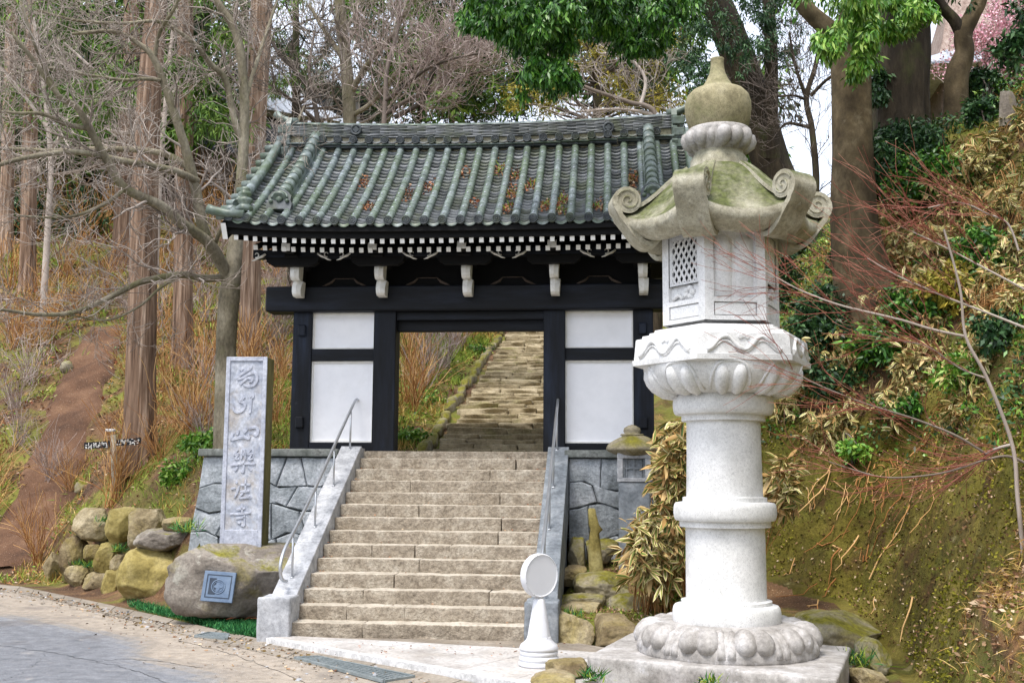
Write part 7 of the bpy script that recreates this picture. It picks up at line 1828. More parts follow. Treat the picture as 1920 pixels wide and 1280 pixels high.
def shrubs():
    """leafless tan shrubs: a few meshes shared by many plants"""
    rng = np.random.default_rng(93); ms = []
    for q in range(6):
        tw = Twigs(rng)
        for k in range(26):
            a = rng.uniform(0, 2 * PI); lean = rng.uniform(0.1, 0.75); d = np.array([math.cos(a) * lean, math.sin(a) * lean, 1.0])
            tw.grow((rng.normal() * 0.06, rng.normal() * 0.06, -0.05), d, rng.uniform(0.6, 1.15), 0.008, 1, (3, 2), 0.45, 0.02, 0.13, 1.0, 0.0042)
        ms.append(tw.mesh('bare_shrub', MAT['twig_tan'] if q % 3 else MAT['twig_grey']))
    spots = [(95, 905, 1.0), (270, 840, 1.0), (230, 850, 0.9), (300, 860, 0.8), (130, 925, 0.8), (215, 930, .7), (60, 720, 1.2), (30, 760, 1.2), (90, 640, 1.2), (150, 600, 1.0), (30, 640, 1.3), (240, 700, 1.0), (310, 720, 1.1), (380, 730, 1.0), (400, 800, 0.9), (350, 800, 0.9), (520, 800, 0.9), (530, 720, 1.1), (510, 640, 1.2), (540, 590, 1.3), (300, 620, 1.2), (390, 600, 1.2), (200, 560, 1.3), (120, 520, 1.3), (60, 460, 1.3), (160, 450, 1.4), (300, 520, 1.3), (400, 500, 1.4), (520, 520, 1.4), (330, 440, 1.5), (200, 420, 1.5), (420, 430, 1.5), (80, 400, 1.5), (240, 380, 1.5), (380, 370, 1.5), (500, 440, 1.5), (20, 540, 1.3), (20, 430, 1.5)]
    gs = [(770, 700, 1.2), (800, 680, 1.2), (830, 690, 1.1), (770, 650, 1.3), (810, 640, 1.3), (850, 645, 1.2), (790, 730, 1.0), (760, 760, .9), (870, 630, 1.2), (760, 620, 1.4), (830, 620, 1.4), (890, 620, 1.2)]
    for i, (px, py, sc) in enumerate(spots + gs):
        b = gnd(px, py, 15.5, 60); far = i >= len(spots)
        if b.y > 58 or (not far and (b.y - yfoot(b.x)) / 1.64 < 0.8): continue
        o = link('bare_shrub', ms[int(rng.integers(6))], None, tuple(b), (rng.normal() * 0.08, rng.normal() * 0.08, rng.uniform(0, 6.3)), tuple(np.array([1, 1, 1]) * sc * (1.0 if b.y < 30 else 1.3)))
        if far: tag(o, 'leafless tan shrub on the bank beside the stone path beyond the gate', 'shrub', 'shrubs beyond the gate')
        else: shrub_label(o)
    for k in range(60):                                     # fill the slope evenly
        x = rng.uniform(-17, -1.5); y = rng.uniform(20, 42)
        if not hill_ok(np.array([x]), np.array([y]))[0]: continue
        gx, gy = gate_xy(x, y)
        o = link('bare_shrub', ms[int(rng.integers(6))], None, (x, y, h1(x, y)), (rng.normal() * 0.08, rng.normal() * 0.08, rng.uniform(0, 6.3)), tuple(np.array([1, 1, 1]) * rng.uniform(0.9, 1.5)))
        shrub_label(o)
shrubs()
def tufts():
    rng = np.random.default_rng(94)
    def blades(S, n, L, wd, spread, up=0.9):
        P = np.repeat(S, n, 0) + rng.normal(size=(len(S) * n, 3)) * np.array([spread, spread, spread * 0.2]); D = unit(rng.normal(size=P.shape) * 0.55 + np.array([0, 0, up]))
        return diamonds(P, D, L * rng.uniform(0.6, 1.2, len(P)), wd, rng)
    # turf strip between gutter and boulders
    poly = [(243, 1128), (300, 1118), (330, 1135), (400, 1152), (470, 1148), (490, 1150), (488, 1194), (440, 1190), (380, 1172), (300, 1152), (255, 1142)]
    pts = []
    while len(pts) < 2400:
        x, y = rng.uniform(243, 490), rng.uniform(1115, 1195); c = False
        for i in range(len(poly)):
            (xa, ya), (xb, yb) = poly[i], poly[i - 1]
            if (ya > y) != (yb > y) and x < (xb - xa) * (y - ya) / (yb - ya) + xa: c = not c
        if c: p = G(x, y, 0.0); pts.append((p.x, p.y, 0.0))
    V, F = blades(np.array(pts), 7, 0.10, 0.011, 0.03)
    o = link('turf_strip', npmesh('turf_strip', V, F, [MAT['turf']], rnd=rng.random(len(F)))); tag(o, 'low dark green turf between the gutter and the plaque boulder', 'turf', kind='stuff')
    for (px, py, d, r, n, lb) in ((196, 968, foot_depth(196) + .7, .10, 90, 'green grass tuft between the two topmost pale boulders'), (225, 1024, foot_depth(225) + .3, .11, 90, 'green grass tuft over the wedged yellowish boulder'), (148, 1050, foot_depth(148) + .1, .09, 80, 'green grass tuft beside the upright rockery boulder'), (167, 1052, foot_depth(167) + .1, .09, 80, 'green grass tuft above the squarish bottom boulders'), (1065, 1150, 13.3, .12, 90, 'green grass tuft before the thick slab of the low step'), (1250, 1120, 13.6, .16, 110, 'green fern-like tuft under the bamboo grass'), (1610, 1235, 10.9, .14, 120, 'dark green tuft beside the lantern plinth'), (350, 985, 16.2, .16, 110, 'green grass tuft beside the corner of the retaining wall'), (1110, 1264, 9.9, .10, 90, 'green grass tuft before the lantern plinth corner'), (1330, 1274, 9.3, .08, 60, 'green grass along the front of the lantern plinth')):
        c = W(px, py + 10, d); V, F = blades(np.array([c[:]]), n, r * 1.5, 0.012, r * 0.6); V = V - np.array(c[:])
        o = link('grass_tuft', npmesh('grass_tuft', V, F, [MAT['turf'], MAT['grass_green']], rng.integers(0, 2, len(F)), rnd=rng.random(len(F))), None, tuple(c)); tag(o, lb, 'grass tuft')
    # rusty dead frond lying on the turf
    c = G(441, 1156, 0.09); P = np.repeat(np.array([c[:]]), 110, 0) + rng.normal(size=(110, 3)) * np.array([0.11, 0.06, 0.012]); D = unit(rng.normal(size=(110, 3)) * np.array([1, .5, .15]))
    V, F = diamonds(P, D, 0.14, 0.018, rng); o = link('dead_frond', npmesh('dead_frond', V - np.array(c[:]), F, [MAT['litter_red']], rnd=rng.random(110)), None, tuple(c)); tag(o, 'rusty brown dead conifer frond lying on the green turf', 'dead frond')
    # moss carpet in the bed
    S = []
    for _ in range(2600):
        gx, gy = rng.uniform(1.5, 3.4), rng.uniform(-3.2, -0.6); p = gl_world(gx, gy, 0); S.append((p.x, p.y, 0.0))
    S = np.array(S); S[:, 2] = H(S[:, 0], S[:, 1]); D = unit(rng.normal(size=S.shape) * 0.8 + np.array([0, 0, 0.6])); V, F = diamonds(S, D, 0.05, 0.02, rng)
    mi = rng.integers(0, 2, len(F)); o = link('bed_moss', npmesh('bed_moss', V, F, [MAT['grass_green'], MAT['litter']], mi, rnd=rng.random(len(F)))); tag(o, 'yellow-green moss and litter covering the bed beside the stair', 'moss', kind='stuff')
tufts()

# ------------------------------------------------------------------ striped bamboo grass
def sasa_mesh(rng, W_, L=0.22, per=6, brown=0.35, spread=0.8):
    """W_ (n,3) whorl points: each carries a fan of pale-edged leaves"""
    n = len(W_); P = np.repeat(W_, per, 0); N = len(P)
    ax = np.repeat(unit(rng.normal(size=(n, 3)) * np.array([1, 1, .5]) + np.array([-0.1, -0.7, -0.1])), per, 0)
    D = unit(ax + rdir(N, rng) * spread + np.array([0, 0, -0.35])); S = unit(np.cross(D, rdir(N, rng))); Nn = np.cross(D, S)
    l = L * rng.uniform(0.4, 1.3, N)[:, None]; w_ = l * 0.25; V = []
    for (t, a) in ((0.0, 0.15), (0.35, 1.0), (0.7, 0.8), (1.0, 0.03)):
        for u in (-1, -0.45, 0.45, 1):
            V.append(P + D * l * t + S * (w_ * 0.5 * a * u) + Nn * (w_ * 0.16 * abs(u) * a) + np.array([0, 0, -1.0]) * l * 0.16 * t * t)
    V = np.stack(V, 1).reshape(-1, 3); F = []; mi = []
    b = np.arange(N)[:, None] * 16
    br = rng.random(N) < brown; Fs = []; Ms = []
    for r in range(3):
        for c in range(3):
            Fs.append(b + np.array([[r * 4 + c, r * 4 + c + 1, r * 4 + c + 5, r * 4 + c + 4]])); Ms.append(np.where(br, 2, 0 if c == 1 else 1))
    F = np.stack(Fs, 1).reshape(-1, 4); mi = np.stack(Ms, 1).reshape(-1); rn = np.repeat(rng.random(N), 9)
    return npmesh('leaves', V, F, [MAT['sasa_green'], MAT['sasa_pale'], MAT['sasa_brown']], mi, rnd=rn)
def sasa(boxes, base, label, seed, L=0.145, brown=0.35, per=7, dens=1.0):
    """boxes (x0,x1,y0,y1,dist,ddist,count) of leaf whorls"""
    rng = np.random.default_rng(seed); pts = []
    for x0, x1, y0, y1, d, dd, n in boxes:
        for _ in range(int(n * dens)):
            u, v = rng.normal(0, 0.36, 2); u = np.clip(u, -1, 1); v = np.clip(v, -1, 1)
            pts.append(W((x0 + x1) / 2 + u * (x1 - x0) / 2 * 1.15, (y0 + y1) / 2 + v * (y1 - y0) / 2 * 1.15, d + rng.uniform(-dd, dd))[:])
    pts = np.array(pts); g = H(pts[:, 0], pts[:, 1]); pts[:, 2] = np.maximum(pts[:, 2], g + 0.05)
    b = base; root = empty('bamboo_grass', tuple(b), 0, label, 'bamboo grass', 'striped bamboo grass clumps')
    part('leaves', sasa_mesh(rng, pts, L, per, brown), root)
    tw = Twigs(rng)
    for p in pts[::3]:
        q = np.array(b[:]) + rng.normal(size=3) * np.array([0.25, 0.2, 0.0]); q = q * 0.5 + np.array([p[0], p[1] + 0.3, 0]) * 0.5; q[2] = h1(q[0], q[1]) - 0.05
        tw.tube(smooth_path([q, (q + p) / 2 + np.array([0, 0, 0.15]), p], 3), np.linspace(0.006, 0.003, 7), 3)
    part('stems', tw.mesh('stems', MAT['twig_tan']), root)
sasa([(1228, 1315, 800, 960, 13.6, .35, 130), (1175, 1290, 950, 1100, 13.4, .35, 120), (1240, 1310, 790, 860, 13.8, .3, 30), (1440, 1500, 850, 960, 13.6, .3, 26)], Vector((*W(1250, 1100, 13.8).xy, h1(*W(1250, 1100, 13.8).xy))), 'big mound of dry striped bamboo grass beside the small lantern', 201, 0.20, 0.22, 7, 3.0)
def bank_sasa(boxes, label, seed, **k):
    x0, x1, y0, y1 = boxes[0]; c = gnd((x0 + x1) / 2, (y0 + y1) / 2, 9.5, 45)
    bx = []
    for (a, b, c0, d0) in boxes:
        q = gnd((a + b) / 2, (c0 + d0) / 2, 9.5, 45); bx.append((a, b, c0, d0, q.y - 0.12, 0.25, max(8, (b - a) * (d0 - c0) / 125)))
    sasa(bx, c, label, seed, **k)
bank_sasa([(1480, 1660, 630, 760), (1500, 1640, 740, 860), (1440, 1520, 700, 800)], 'striped bamboo grass hanging over the clay bank behind the lantern', 202, brown=0.18)
bank_sasa([(1660, 1800, 600, 740), (1620, 1760, 540, 640)], 'striped bamboo grass on the bank below the smooth trunk', 203, brown=0.18)
bank_sasa([(1780, 1930, 580, 760), (1800, 1940, 480, 600)], 'striped bamboo grass on the bank behind the red-twigged sapling', 204, brown=0.16)
bank_sasa([(1780, 1940, 250, 340), (1700, 1850, 300, 400), (1840, 1940, 330, 420)], 'striped bamboo grass hedge on the bank top below the forked trunk', 205, brown=0.16, L=0.17)
bank_sasa([(1680, 1920, 400, 500), (1600, 1760, 400, 560)], 'dry striped bamboo grass on the upper bank beside the smooth trunk', 206, brown=0.18)
bank_sasa([(1840, 1960, 420, 520), (1900, 1990, 300, 420), (1760, 1860, 330, 420)], 'dry striped bamboo grass on the bank top edge at the sapling tips', 207, brown=0.16)
bank_sasa([(1640, 1760, 700, 800), (1740, 1860, 740, 820)], 'thin striped bamboo grass just above the bare clay of the bank', 209, brown=0.2)
bank_sasa([(1680, 1800, 480, 580), (1860, 1960, 520, 620)], 'pale striped bamboo grass in the middle of the bank among olive shrubs', 208, brown=0.35)
# ---- evergreen shrubs of the bank
def bush(px, py, rx, ry, label, seed, mat, n=40, L=0.1, per=26, name='evergreen_shrub', wd=0.045, dy=0.0, group='evergreen shrubs on the bank'):
    c = gnd(px, min(py + ry * 0.8, 900), 11, 60); y = c.y + dy; s = y / FPX; rng = np.random.default_rng(seed)
    root = tree(name, c, label, 'shrub', group); C = []; R = []
    for k in range(n):
        v = rdir(1, rng)[0] * rng.random() ** 0.4; p = W(px + v[0] * rx, py + v[2] * ry, y - 0.2 + v[1] * rx * s * 0.6); C.append(p[:]); R.append(rx * s * 0.28 * rng.uniform(0.6, 1.2))
    V, F = cloud(C, R, per, L, wd, rng, 0.2, 0.5, 0, 4); part('foliage', npmesh('foliage', V, F, [MAT[mat]], rnd=rng.random(len(F))), root)
    tw = Twigs(rng)
    for p in C[::2]: tw.tube(smooth_path([np.array(c[:]) + np.array([0, 0, -.1]), (np.array(c[:]) + np.array(p)) / 2 + rng.normal(size=3) * .08, p], 3), np.linspace(0.02, 0.006, 7), 4)
    part('stems', tw.mesh('stems', MAT['twig_dark']), root)
bush(1700, 290, 70, 60, 'dark glossy evergreen shrub at the foot of the huge dark trunk', 301, 'leaf_dark', 50)
bush(1740, 340, 90, 50, 'deep green low shrub spreading below the forked trunk', 302, 'leaf', 50, 0.09)
bush(1850, 160, 36, 36, 'blue-green rounded shrub beside the forked trunk', 303, 'leaf_dark', 26, 0.1, dy=0.4)
bush(1850, 215, 40, 26, 'blue-green low shrub between forked trunk and monument', 304, 'leaf_dark', 24, 0.1, dy=0.4)
bush(1540, 600, 60, 60, 'ivy-green shrub in the shade behind the lantern platform', 305, 'leaf_dark', 36)
bush(1480, 520, 40, 70, 'dark climbing shrub on the leaning trunk foot behind the lantern', 306, 'leaf_dark', 30)
bush(1650, 640, 60, 40, 'bright green leafy shrub among the bamboo grass', 307, 'leaf', 22, 0.12, 18)
bush(1820, 690, 70, 40, 'fresh green fern-like shrub under the red twigs', 308, 'leaf_bright', 22, 0.11, 12)
bush(1790, 540, 80, 40, 'olive leafy shrub on the bank behind the red twigs', 309, 'needle_yellow', 24, 0.1, 16)
bush(1590, 480, 30, 70, 'ivy climbing the foot of the smooth trunk', 310, 'leaf_dark', 20, 0.09, 18)
bush(1560, 700, 70, 40, 'shaded green undergrowth among the bamboo grass behind the bowl of the lantern', 319, 'leaf_dark', 26, 0.09, 16)
bush(1720, 570, 70, 40, 'shaded green undergrowth among the bamboo grass below the smooth trunk', 320, 'leaf', 26, 0.09, 14)
bush(1850, 470, 80, 40, 'green undergrowth on the bank below the bamboo hedge', 321, 'leaf', 26, 0.1, 14)
bush(1880, 620, 60, 36, 'green undergrowth on the bank close to the sapling stem', 322, 'leaf_dark', 22, 0.09, 14)
bush(1700, 760, 60, 26, 'sparse green plants low on the bank above the bare clay', 323, 'leaf', 16, 0.09, 10)
bush(1600, 840, 40, 20, 'sparse green plants at the upper edge of the bare clay behind the column', 324, 'leaf_bright', 12, 0.08, 8)
bush(40, 400, 60, 50, 'dark evergreen shrub at the top of the left slope', 311, 'leaf_dark', 30, 0.2, 24, group='evergreen shrubs on the left slope', wd=0.09)
bush(150, 400, 50, 46, 'green evergreen shrub behind the long low limb', 312, 'leaf_dark', 30, 0.2, 24, group='evergreen shrubs on the left slope', wd=0.09)
bush(775, 815, 26, 9, 'low green leafy plants on the bank inside the gate, beside its jamb', 313, 'leaf_bright', 12, 0.08, 8, group='low plants beyond the gate')
bush(800, 745, 30, 9, 'low green leafy plants below the tan shrubs beyond the gate', 316, 'leaf_bright', 12, 0.08, 8, group='low plants beyond the gate')
bush(900, 655, 26, 8, 'low green leafy plants near the top of the stone path edging', 317, 'leaf', 12, 0.1, 8, group='low plants beyond the gate')
bush(1520, 440, 60, 46, 'dark green shrub on the crest between the leaning and smooth trunks', 318, 'leaf_dark', 36, 0.1)
bush(385, 830, 40, 26, 'green leafy plants behind the end of the retaining wall', 314, 'leaf_bright', 20, 0.12, 12, group='evergreen shrubs on the left slope')
bush(330, 890, 30, 22, 'fresh green leafy plants on the slope above the rockery', 315, 'leaf_bright', 18, 0.1, 10, group='evergreen shrubs on the left slope')

# ------------------------------------------------------------------ red-twigged sapling at the right
def sapling():
    rng = np.random.default_rng(401); b = gnd(1918, 1010, 6, 20); y = 9.4
    root = tree('maple_sapling', b, 'leafless sapling with long reddish twigs reaching toward the lantern', 'sapling'); s = y / FPX
    tw = Twigs(rng); fine = Twigs(rng)
    P0 = [b - Vector((0, 0, .1)), W(1908, 930, b.y), W(1898, 833, b.y), W(1851, 709, b.y), W(1811, 631, b.y), W(1800, 540, b.y), W(1770, 430, b.y)]
    tw.limb(P0, 4.6 * s, 2 * s, 7)
    limbs = [([(1811, 631, 0), (1750, 618, 0), (1683, 598, 0), (1582, 574, .05), (1520, 552, .1), (1481, 534, .1), (1430, 505, .1)], 4, 1.2),
             ([(1935, 620, 0), (1860, 590, 0), (1784, 561, 0), (1730, 538, 0), (1683, 517, 0), (1626, 484, 0)], 3.5, 1.2),
             ([(1935, 550, 0), (1860, 510, 0), (1784, 470, 0), (1740, 448, 0), (1690, 425, 0)], 3, 1.2),
             ([(1848, 850, .2), (1790, 815, .2), (1717, 786, .2), (1660, 768, .2), (1602, 749, .2), (1515, 712, .2), (1468, 679, .2)], 3.5, 1),
             ([(1930, 872, 0), (1890, 855, 0), (1844, 863, 0), (1764, 887, 0), (1666, 895, 0), (1600, 880, .1), (1549, 863, .1)], 4, 1.2),
             ([(1898, 833, 0), (1870, 840, .1), (1848, 850, .2)], 4, 3),
             ([(1910, 470, 0), (1890, 420, 0), (1850, 400, 0), (1800, 380, 0), (1740, 390, 0)], 3, 1.2),
             ([(1850, 709, 0), (1800, 690, .1), (1740, 650, .1), (1690, 640, .1)], 2.5, 1)]
    for pts, r0, r1 in limbs:
        P = [W(px, py, y + dz + 0.25) for px, py, dz in pts]; tw.limb(P, r0 * s * 0.75, r1 * s * 0.8, 6)
        Q = smooth_path(P, 6); N = len(Q)
        for j in range(15):
            i = min(int(N * (0.25 + 0.75 * j / 15)), N - 2); dd = unit(Q[i + 1] - Q[i]); o = rdir(1, rng)[0]; o = unit(o - dd * (o @ dd)); a = rng.uniform(0.15, 0.5)
            fine.grow(Q[i], dd * math.cos(a) + o * math.sin(a), rng.uniform(0.35, 0.8), 0.0045, 1, (5, 2), 0.42, 0.02, 0.12, 1.0, 0.002)
    part('branches', tw.mesh('branches', MAT['twig']), root); part('twigs', fine.mesh('twigs', MAT['twig_red']), root)
sapling()
def bank_roots():
    rng = np.random.default_rng(402); tw = Twigs(rng)
    for k in range(70):
        px, py = rng.uniform(1470, 1760), rng.uniform(840, 960); q = gnd(px, py, 9.5, 30)
        if k > 52: px, py = rng.uniform(1480, 1720), rng.uniform(1000, 1150); q = gnd(px, py, 9.5, 30)
        pts = [np.array(q[:]) + np.array([0, -0.03, 0.05])]; dx = rng.normal() * 0.05
        for i in range(5):
            pts.append(pts[-1] + np.array([dx + rng.normal() * 0.03, -0.03, -rng.uniform(0.05, 0.12)]))
        pts = np.array(pts); pts[:, 2] = np.maximum(pts[:, 2], H(pts[:, 0], pts[:, 1]) + 0.005); tw.tube(pts, np.linspace(rng.uniform(0.006, 0.014), 0.004, 6), 4)
    o = link('hanging_roots', tw.mesh('hanging_roots', MAT['twig_tan'])); tag(o, 'thin bare roots hanging down the mossy clay bank', 'roots', kind='stuff')
    x = rng.uniform(2.3, 6.5, 60000); y = rng.uniform(9.3, 16.5, 60000); sr = sdist(x, y, FOOT_R); m = (sr > 0.02) & (sr < 1.9); x, y = x[m], y[m]
    S = np.stack([x, y, H(x, y)], 1); q = fbm(S, 1.6, 4); keep = rng.random(len(S)) < 0.25 + 0.9 * np.clip(q + 0.15, 0, 1); S, q = S[keep], q[keep]; n = len(S)
    D = unit(rng.normal(size=(n, 3)) * 0.8 + np.array([-0.5, -0.5, 0.5])); V, F = diamonds(S + np.array([-.005, -.005, 0.004]), D, 0.05 * rng.uniform(.4, 1.2, n), 0.028 * rng.uniform(.5, 1.2, n), rng)
    mi = np.where(rng.random(n) < 0.2, 2, np.where(q + rng.normal(size=n) * 0.15 > 0.0, 0, 1)); o = link('bank_moss', npmesh('bank_moss', V, F, [MAT['bank_moss'], MAT['bank_crumb'], MAT['litter']], mi, rnd=rng.random(n))); tag(o, 'moss tufts and soil crumbs clinging to the clay bank', 'moss', kind='stuff')
    # dead leaves and dry grass on the near spur
    x = rng.uniform(3.6, 6.5, 16000); y = rng.uniform(6.2, 11.5, 16000); sr = sdist(x, y, FOOT_R)
    m = (sr > 0.1) & (x / y < 0.5) & ((y < 9.6 + 0.5 * fbm(np.stack([x, y, x * 0], 1), 1.0, 3)) | (sr > 1.3)); x, y = x[m][:5200], y[m][:5200]; S = np.stack([x, y, H(x, y)], 1)
    D = rdir(len(S), rng); D[:, 2] = np.abs(D[:, 2]) * 0.4; V, F = diamonds(S + np.array([0, 0, .01]), D, 0.07 * rng.uniform(.5, 1.3, len(S)), 0.03, rng, 0.5)
    o = link('spur_litter', npmesh('spur_litter', V, F, [MAT['litter']], rnd=rng.random(len(F)))); tag(o, 'pale dead leaves covering the near spur of the bank', 'fallen leaves', kind='stuff')
    S = np.repeat(S[::9], 9, 0); S = S + rng.normal(size=S.shape) * 0.04; D = unit(rng.normal(size=S.shape) * 0.7 + np.array([-.2, -.2, .5])); V, F = diamonds(S, D, 0.16, 0.006, rng)
    o = link('spur_grass', npmesh('spur_grass', V, F, [MAT['grass_dry']], rnd=rng.random(len(F)))); tag(o, 'dry wispy grass on the near spur of the bank', 'grass', kind='stuff')
bank_roots()

# ------------------------------------------------------------------ leaves caught on the gate roof
def roof_leaves():
    rng = np.random.default_rng(403); S = []; G_ = []
    for (px, py, n) in ((575, 330, 70), (560, 358, 70), (540, 382, 60), (690, 347, 60), (697, 390, 60), (775, 370, 50), (810, 355, 50), (930, 320, 40), (975, 335, 60), (970, 365, 90), (1000, 350, 60), (960, 395, 60), (1030, 390, 60), (1065, 380, 70), (1130, 390, 60), (1195, 340, 110), (1200, 370, 80), (880, 385, 30), (860, 330, 30), (1060, 400, 40)):
        # meet the roof surface
        best = None
        for t in np.linspace(0, 1, 60):
            x, z = GL(px, py, roofy(t)); dz = abs(z - roofz(t, x)); 
            if best is None or dz < best[0]: best = (dz, t, x)
        _, t, x = best; gi = min(range(NROW - 1), key=lambda i: abs((ROWX[i] + ROWX[i + 1]) / 2 - x)); xc = (ROWX[gi] + ROWX[gi + 1]) / 2
        for k in range(n):
            q = rp(np.clip(t + rng.normal() * 0.045, 0.01, 0.99), xc + rng.uniform(-.075, .075), 0.015 + rng.random() * 0.03); S.append(gl_world(*q)[:])
        if px > 900:
            for k in range(14): q = rp(np.clip(t + rng.normal() * 0.03, 0.01, 0.99), xc + rng.uniform(-.06, .06), 0.02); G_.append(gl_world(*q)[:])
    S = np.array(S); D = rdir(len(S), rng); D[:, 2] = abs(D[:, 2]); V, F = diamonds(S, D, 0.055, 0.03, rng)
    o = link('roof_leaves', npmesh('roof_leaves', V, F, [MAT['litter'], MAT['litter_red']], rng.integers(0, 2, len(F)), rnd=rng.random(len(F)))); tag(o, 'brown fallen leaves caught between the roof tile rows', 'fallen leaves', kind='stuff')
    S = np.array(G_); D = unit(rng.normal(size=S.shape) * .5 + np.array([0, -.3, .8])); V, F = diamonds(S, D, 0.11, 0.014, rng)
    o = link('roof_weeds', npmesh('roof_weeds', V, F, [MAT['grass_green']], rnd=rng.random(len(F)))); tag(o, 'small green weeds sprouting between the roof tile rows', 'weeds', kind='stuff')
roof_leaves()

# ------------------------------------------------------------------ trail sign, hillside stones, monument
def trail_sign():
    b = gnd(217, 935, 15, 40); y = b.y; s = y / FPX
    root = empty('trail_sign', tuple(b), 0, 'weathered wooden trail sign post with two black-lettered boards on the slope', 'sign')
    L = lambda px, py, dy=0: tuple(W(px, py, y + dy) - b)
    MB().tube([L(217, 945), L(216, 890), L(212, 815)], [0.075, 0.07, 0.05], 12).build('post', MAT['weathered'], root)
    MB().box(-0.08, 0.08, -0.06, 0.06, 0, 0.05, 0.01).build('cap', MAT['concrete_white'], root, L(207, 809))
    for (x0, y0, x1, y1, z0) in ((158, 835, 206, 833, 0), (218, 830, 264, 826, 1)):
        A, B = Vector(L(x0, y0, -0.1)), Vector(L(x1, y1, -0.1)); h = 0.06; V = []
        for p in (A, B):
            V += [p + Vector((0, -.012, -h)), p + Vector((0, .012, -h)), p + Vector((0, .012, h)), p + Vector((0, -.012, h))]
        bo = MB().add(V, [(0, 3, 2, 1), (4, 5, 6, 7), (0, 1, 5, 4), (1, 2, 6, 5), (2, 3, 7, 6), (3, 0, 4, 7)]).build('board', MAT['sign_ink'], root)
        m = MB(); r = random.Random(3 + z0)
        for k in range(9):
            c = A.lerp(B, 0.08 + 0.1 * k); 
            for q in range(3):
                zz = r.uniform(-.05, .045); xx = r.uniform(-.016, .016)
                if r.random() < 0.5: m.box(c.x + xx - .016, c.x + xx + .016, c.y - .0165, c.y - .013, c.z + zz - .006, c.z + zz + .006)
                else: m.box(c.x + xx - .005, c.x + xx + .005, c.y - .0165, c.y - .013, c.z + zz - .03, c.z + zz + .02)
        m.build('lettering', MAT['white_cap'], bo)
trail_sign()
for i, (x0, x1, y0, y1, lb) in enumerate(((112, 136, 676, 698, 'rounded mossy stone beside the dirt path bend'), (136, 172, 902, 922, 'flat grey stone in the slope above the rockery'), (100, 110, 739, 748, 'small pale stone lying on the dirt path'), (520, 540, 760, 772, 'small mossy stone behind the gate post'))):
    b = gnd((x0 + x1) / 2, y1, 14, 50); rock_px('stone', x0, x1, y0, y1, b.y, MAT['rock_moss'], 500 + i, lb, 'stone', sink=0.06, sub=3)
def monument():
    b = gnd(1892, 236, 16, 60); y = b.y; s = y / FPX; h = 70 * s; 
    V = []; prof = [(0, 20), (0.25, 19), (0.6, 17), (0.85, 15), (1.0, 12)]; n = 10; F = []
    for t, r in prof:
        for k in range(n):
            th = 2 * PI * k / n; V.append((r * s * math.cos(th) + (t > .9) * -2 * s, r * s * 0.45 * math.sin(th), h * t - 0.1))
    for i in range(len(prof) - 1):
        for k in range(n): F.append((i * n + k, i * n + (k + 1) % n, i * n + n + (k + 1) % n, i * n + n + k))
    me = bpy.data.meshes.new('monument'); me.from_pydata(V, [], F + [tuple((len(prof) - 1) * n + k for k in range(n))]); me.materials.append(MAT['rock_dark']); me.update()
    o = link('stone_monument', me, None, tuple(b)); smooth_edges(o, 60); tag(o, 'dark mossy upright stone monument on the bank top', 'monument')
monument()
# ------------------------------------------------------------------ buildings beyond the trees
def hall(name, label, c, w_, d_, wall_h, roof_h, over, rz, wallm, roofm, base_z=None, rows=0):
    z = h1(c[0], c[1]) if base_z is None else base_z
    root = empty(name, (c[0], c[1], z), rz, label, 'building')
    MB().box(-w_ / 2, w_ / 2, -d_ / 2, d_ / 2, -1, wall_h, 0).build('wall', wallm, root)
    m = MB(); ridge = max(0.4, w_ * 0.3); N = 6; V = []
    for k in range(N + 1):
        t = k / N; zz = wall_h - 0.35 + (roof_h + 0.35) * (0.7 * t + 0.3 * t * t); hx = (w_ / 2 + over) * (1 - t) + ridge * t; hy = (d_ / 2 + over) * (1 - t) + 0.05 * t
        V += [(-hx, -hy, zz), (hx, -hy, zz), (hx, hy, zz), (-hx, hy, zz)]
    F = [(4 * k + j, 4 * k + (j + 1) % 4, 4 * k + 4 + (j + 1) % 4, 4 * k + 4 + j) for k in range(N) for j in range(4)] + [(3, 2, 1, 0), tuple(4 * N + j for j in range(4))]
    m.add(V, F); rf = m.build('roof', roofm, root)
    MB().tube([(-ridge, 0, wall_h + roof_h), (ridge, 0, wall_h + roof_h)], 0.22, 8).build('ridge', roofm, rf)
    if rows:
        m = MB()
        for s in (-1, 1):
            for k in range(rows):
                u = (k + .5) / rows * 2 - 1; a = []
                for q in range(N + 1):
                    t = q / N; zz = wall_h - 0.35 + (roof_h + 0.35) * (0.7 * t + 0.3 * t * t); hy = (d_ / 2 + over) * (1 - t) + 0.05 * t; hx = (w_ / 2 + over) * (1 - t) + ridge * t
                    if abs(u) * (w_ / 2 + over) < hx: a.append((u * (w_ / 2 + over), s * hy, zz + .03))
                if len(a) > 1: m.tube(a, 0.06, 5)
        tag(m.build('tile_rows', roofm, rf), kind='stuff')
    m = MB(); n = 5
    for k in range(n):
        x = -w_ / 2 + w_ * (k + 0.5) / n
        p = MB().box(x - w_ / n * 0.36, x + w_ / n * 0.36, -d_ / 2 - 0.04, -d_ / 2 + 0.02, 0.3, wall_h - 0.4).build('window', MAT['glass_dark'], root)
        MB().box(x - 0.04, x + 0.04, -d_ / 2 - 0.07, -d_ / 2 - 0.03, 0.3, wall_h - 0.4).build('mullion', MAT['far_pale'], p)
    return root
c = W(420, 300, 52); hall('hillside_house', 'dark timber house with grey tiled roof up behind the bare limbs', (c.x, c.y), 9, 6, 2.6, 2.6, 1.0, 0.5, MAT['far_wall'], MAT['far_tile'], W(420, 330, 52).z, 24)
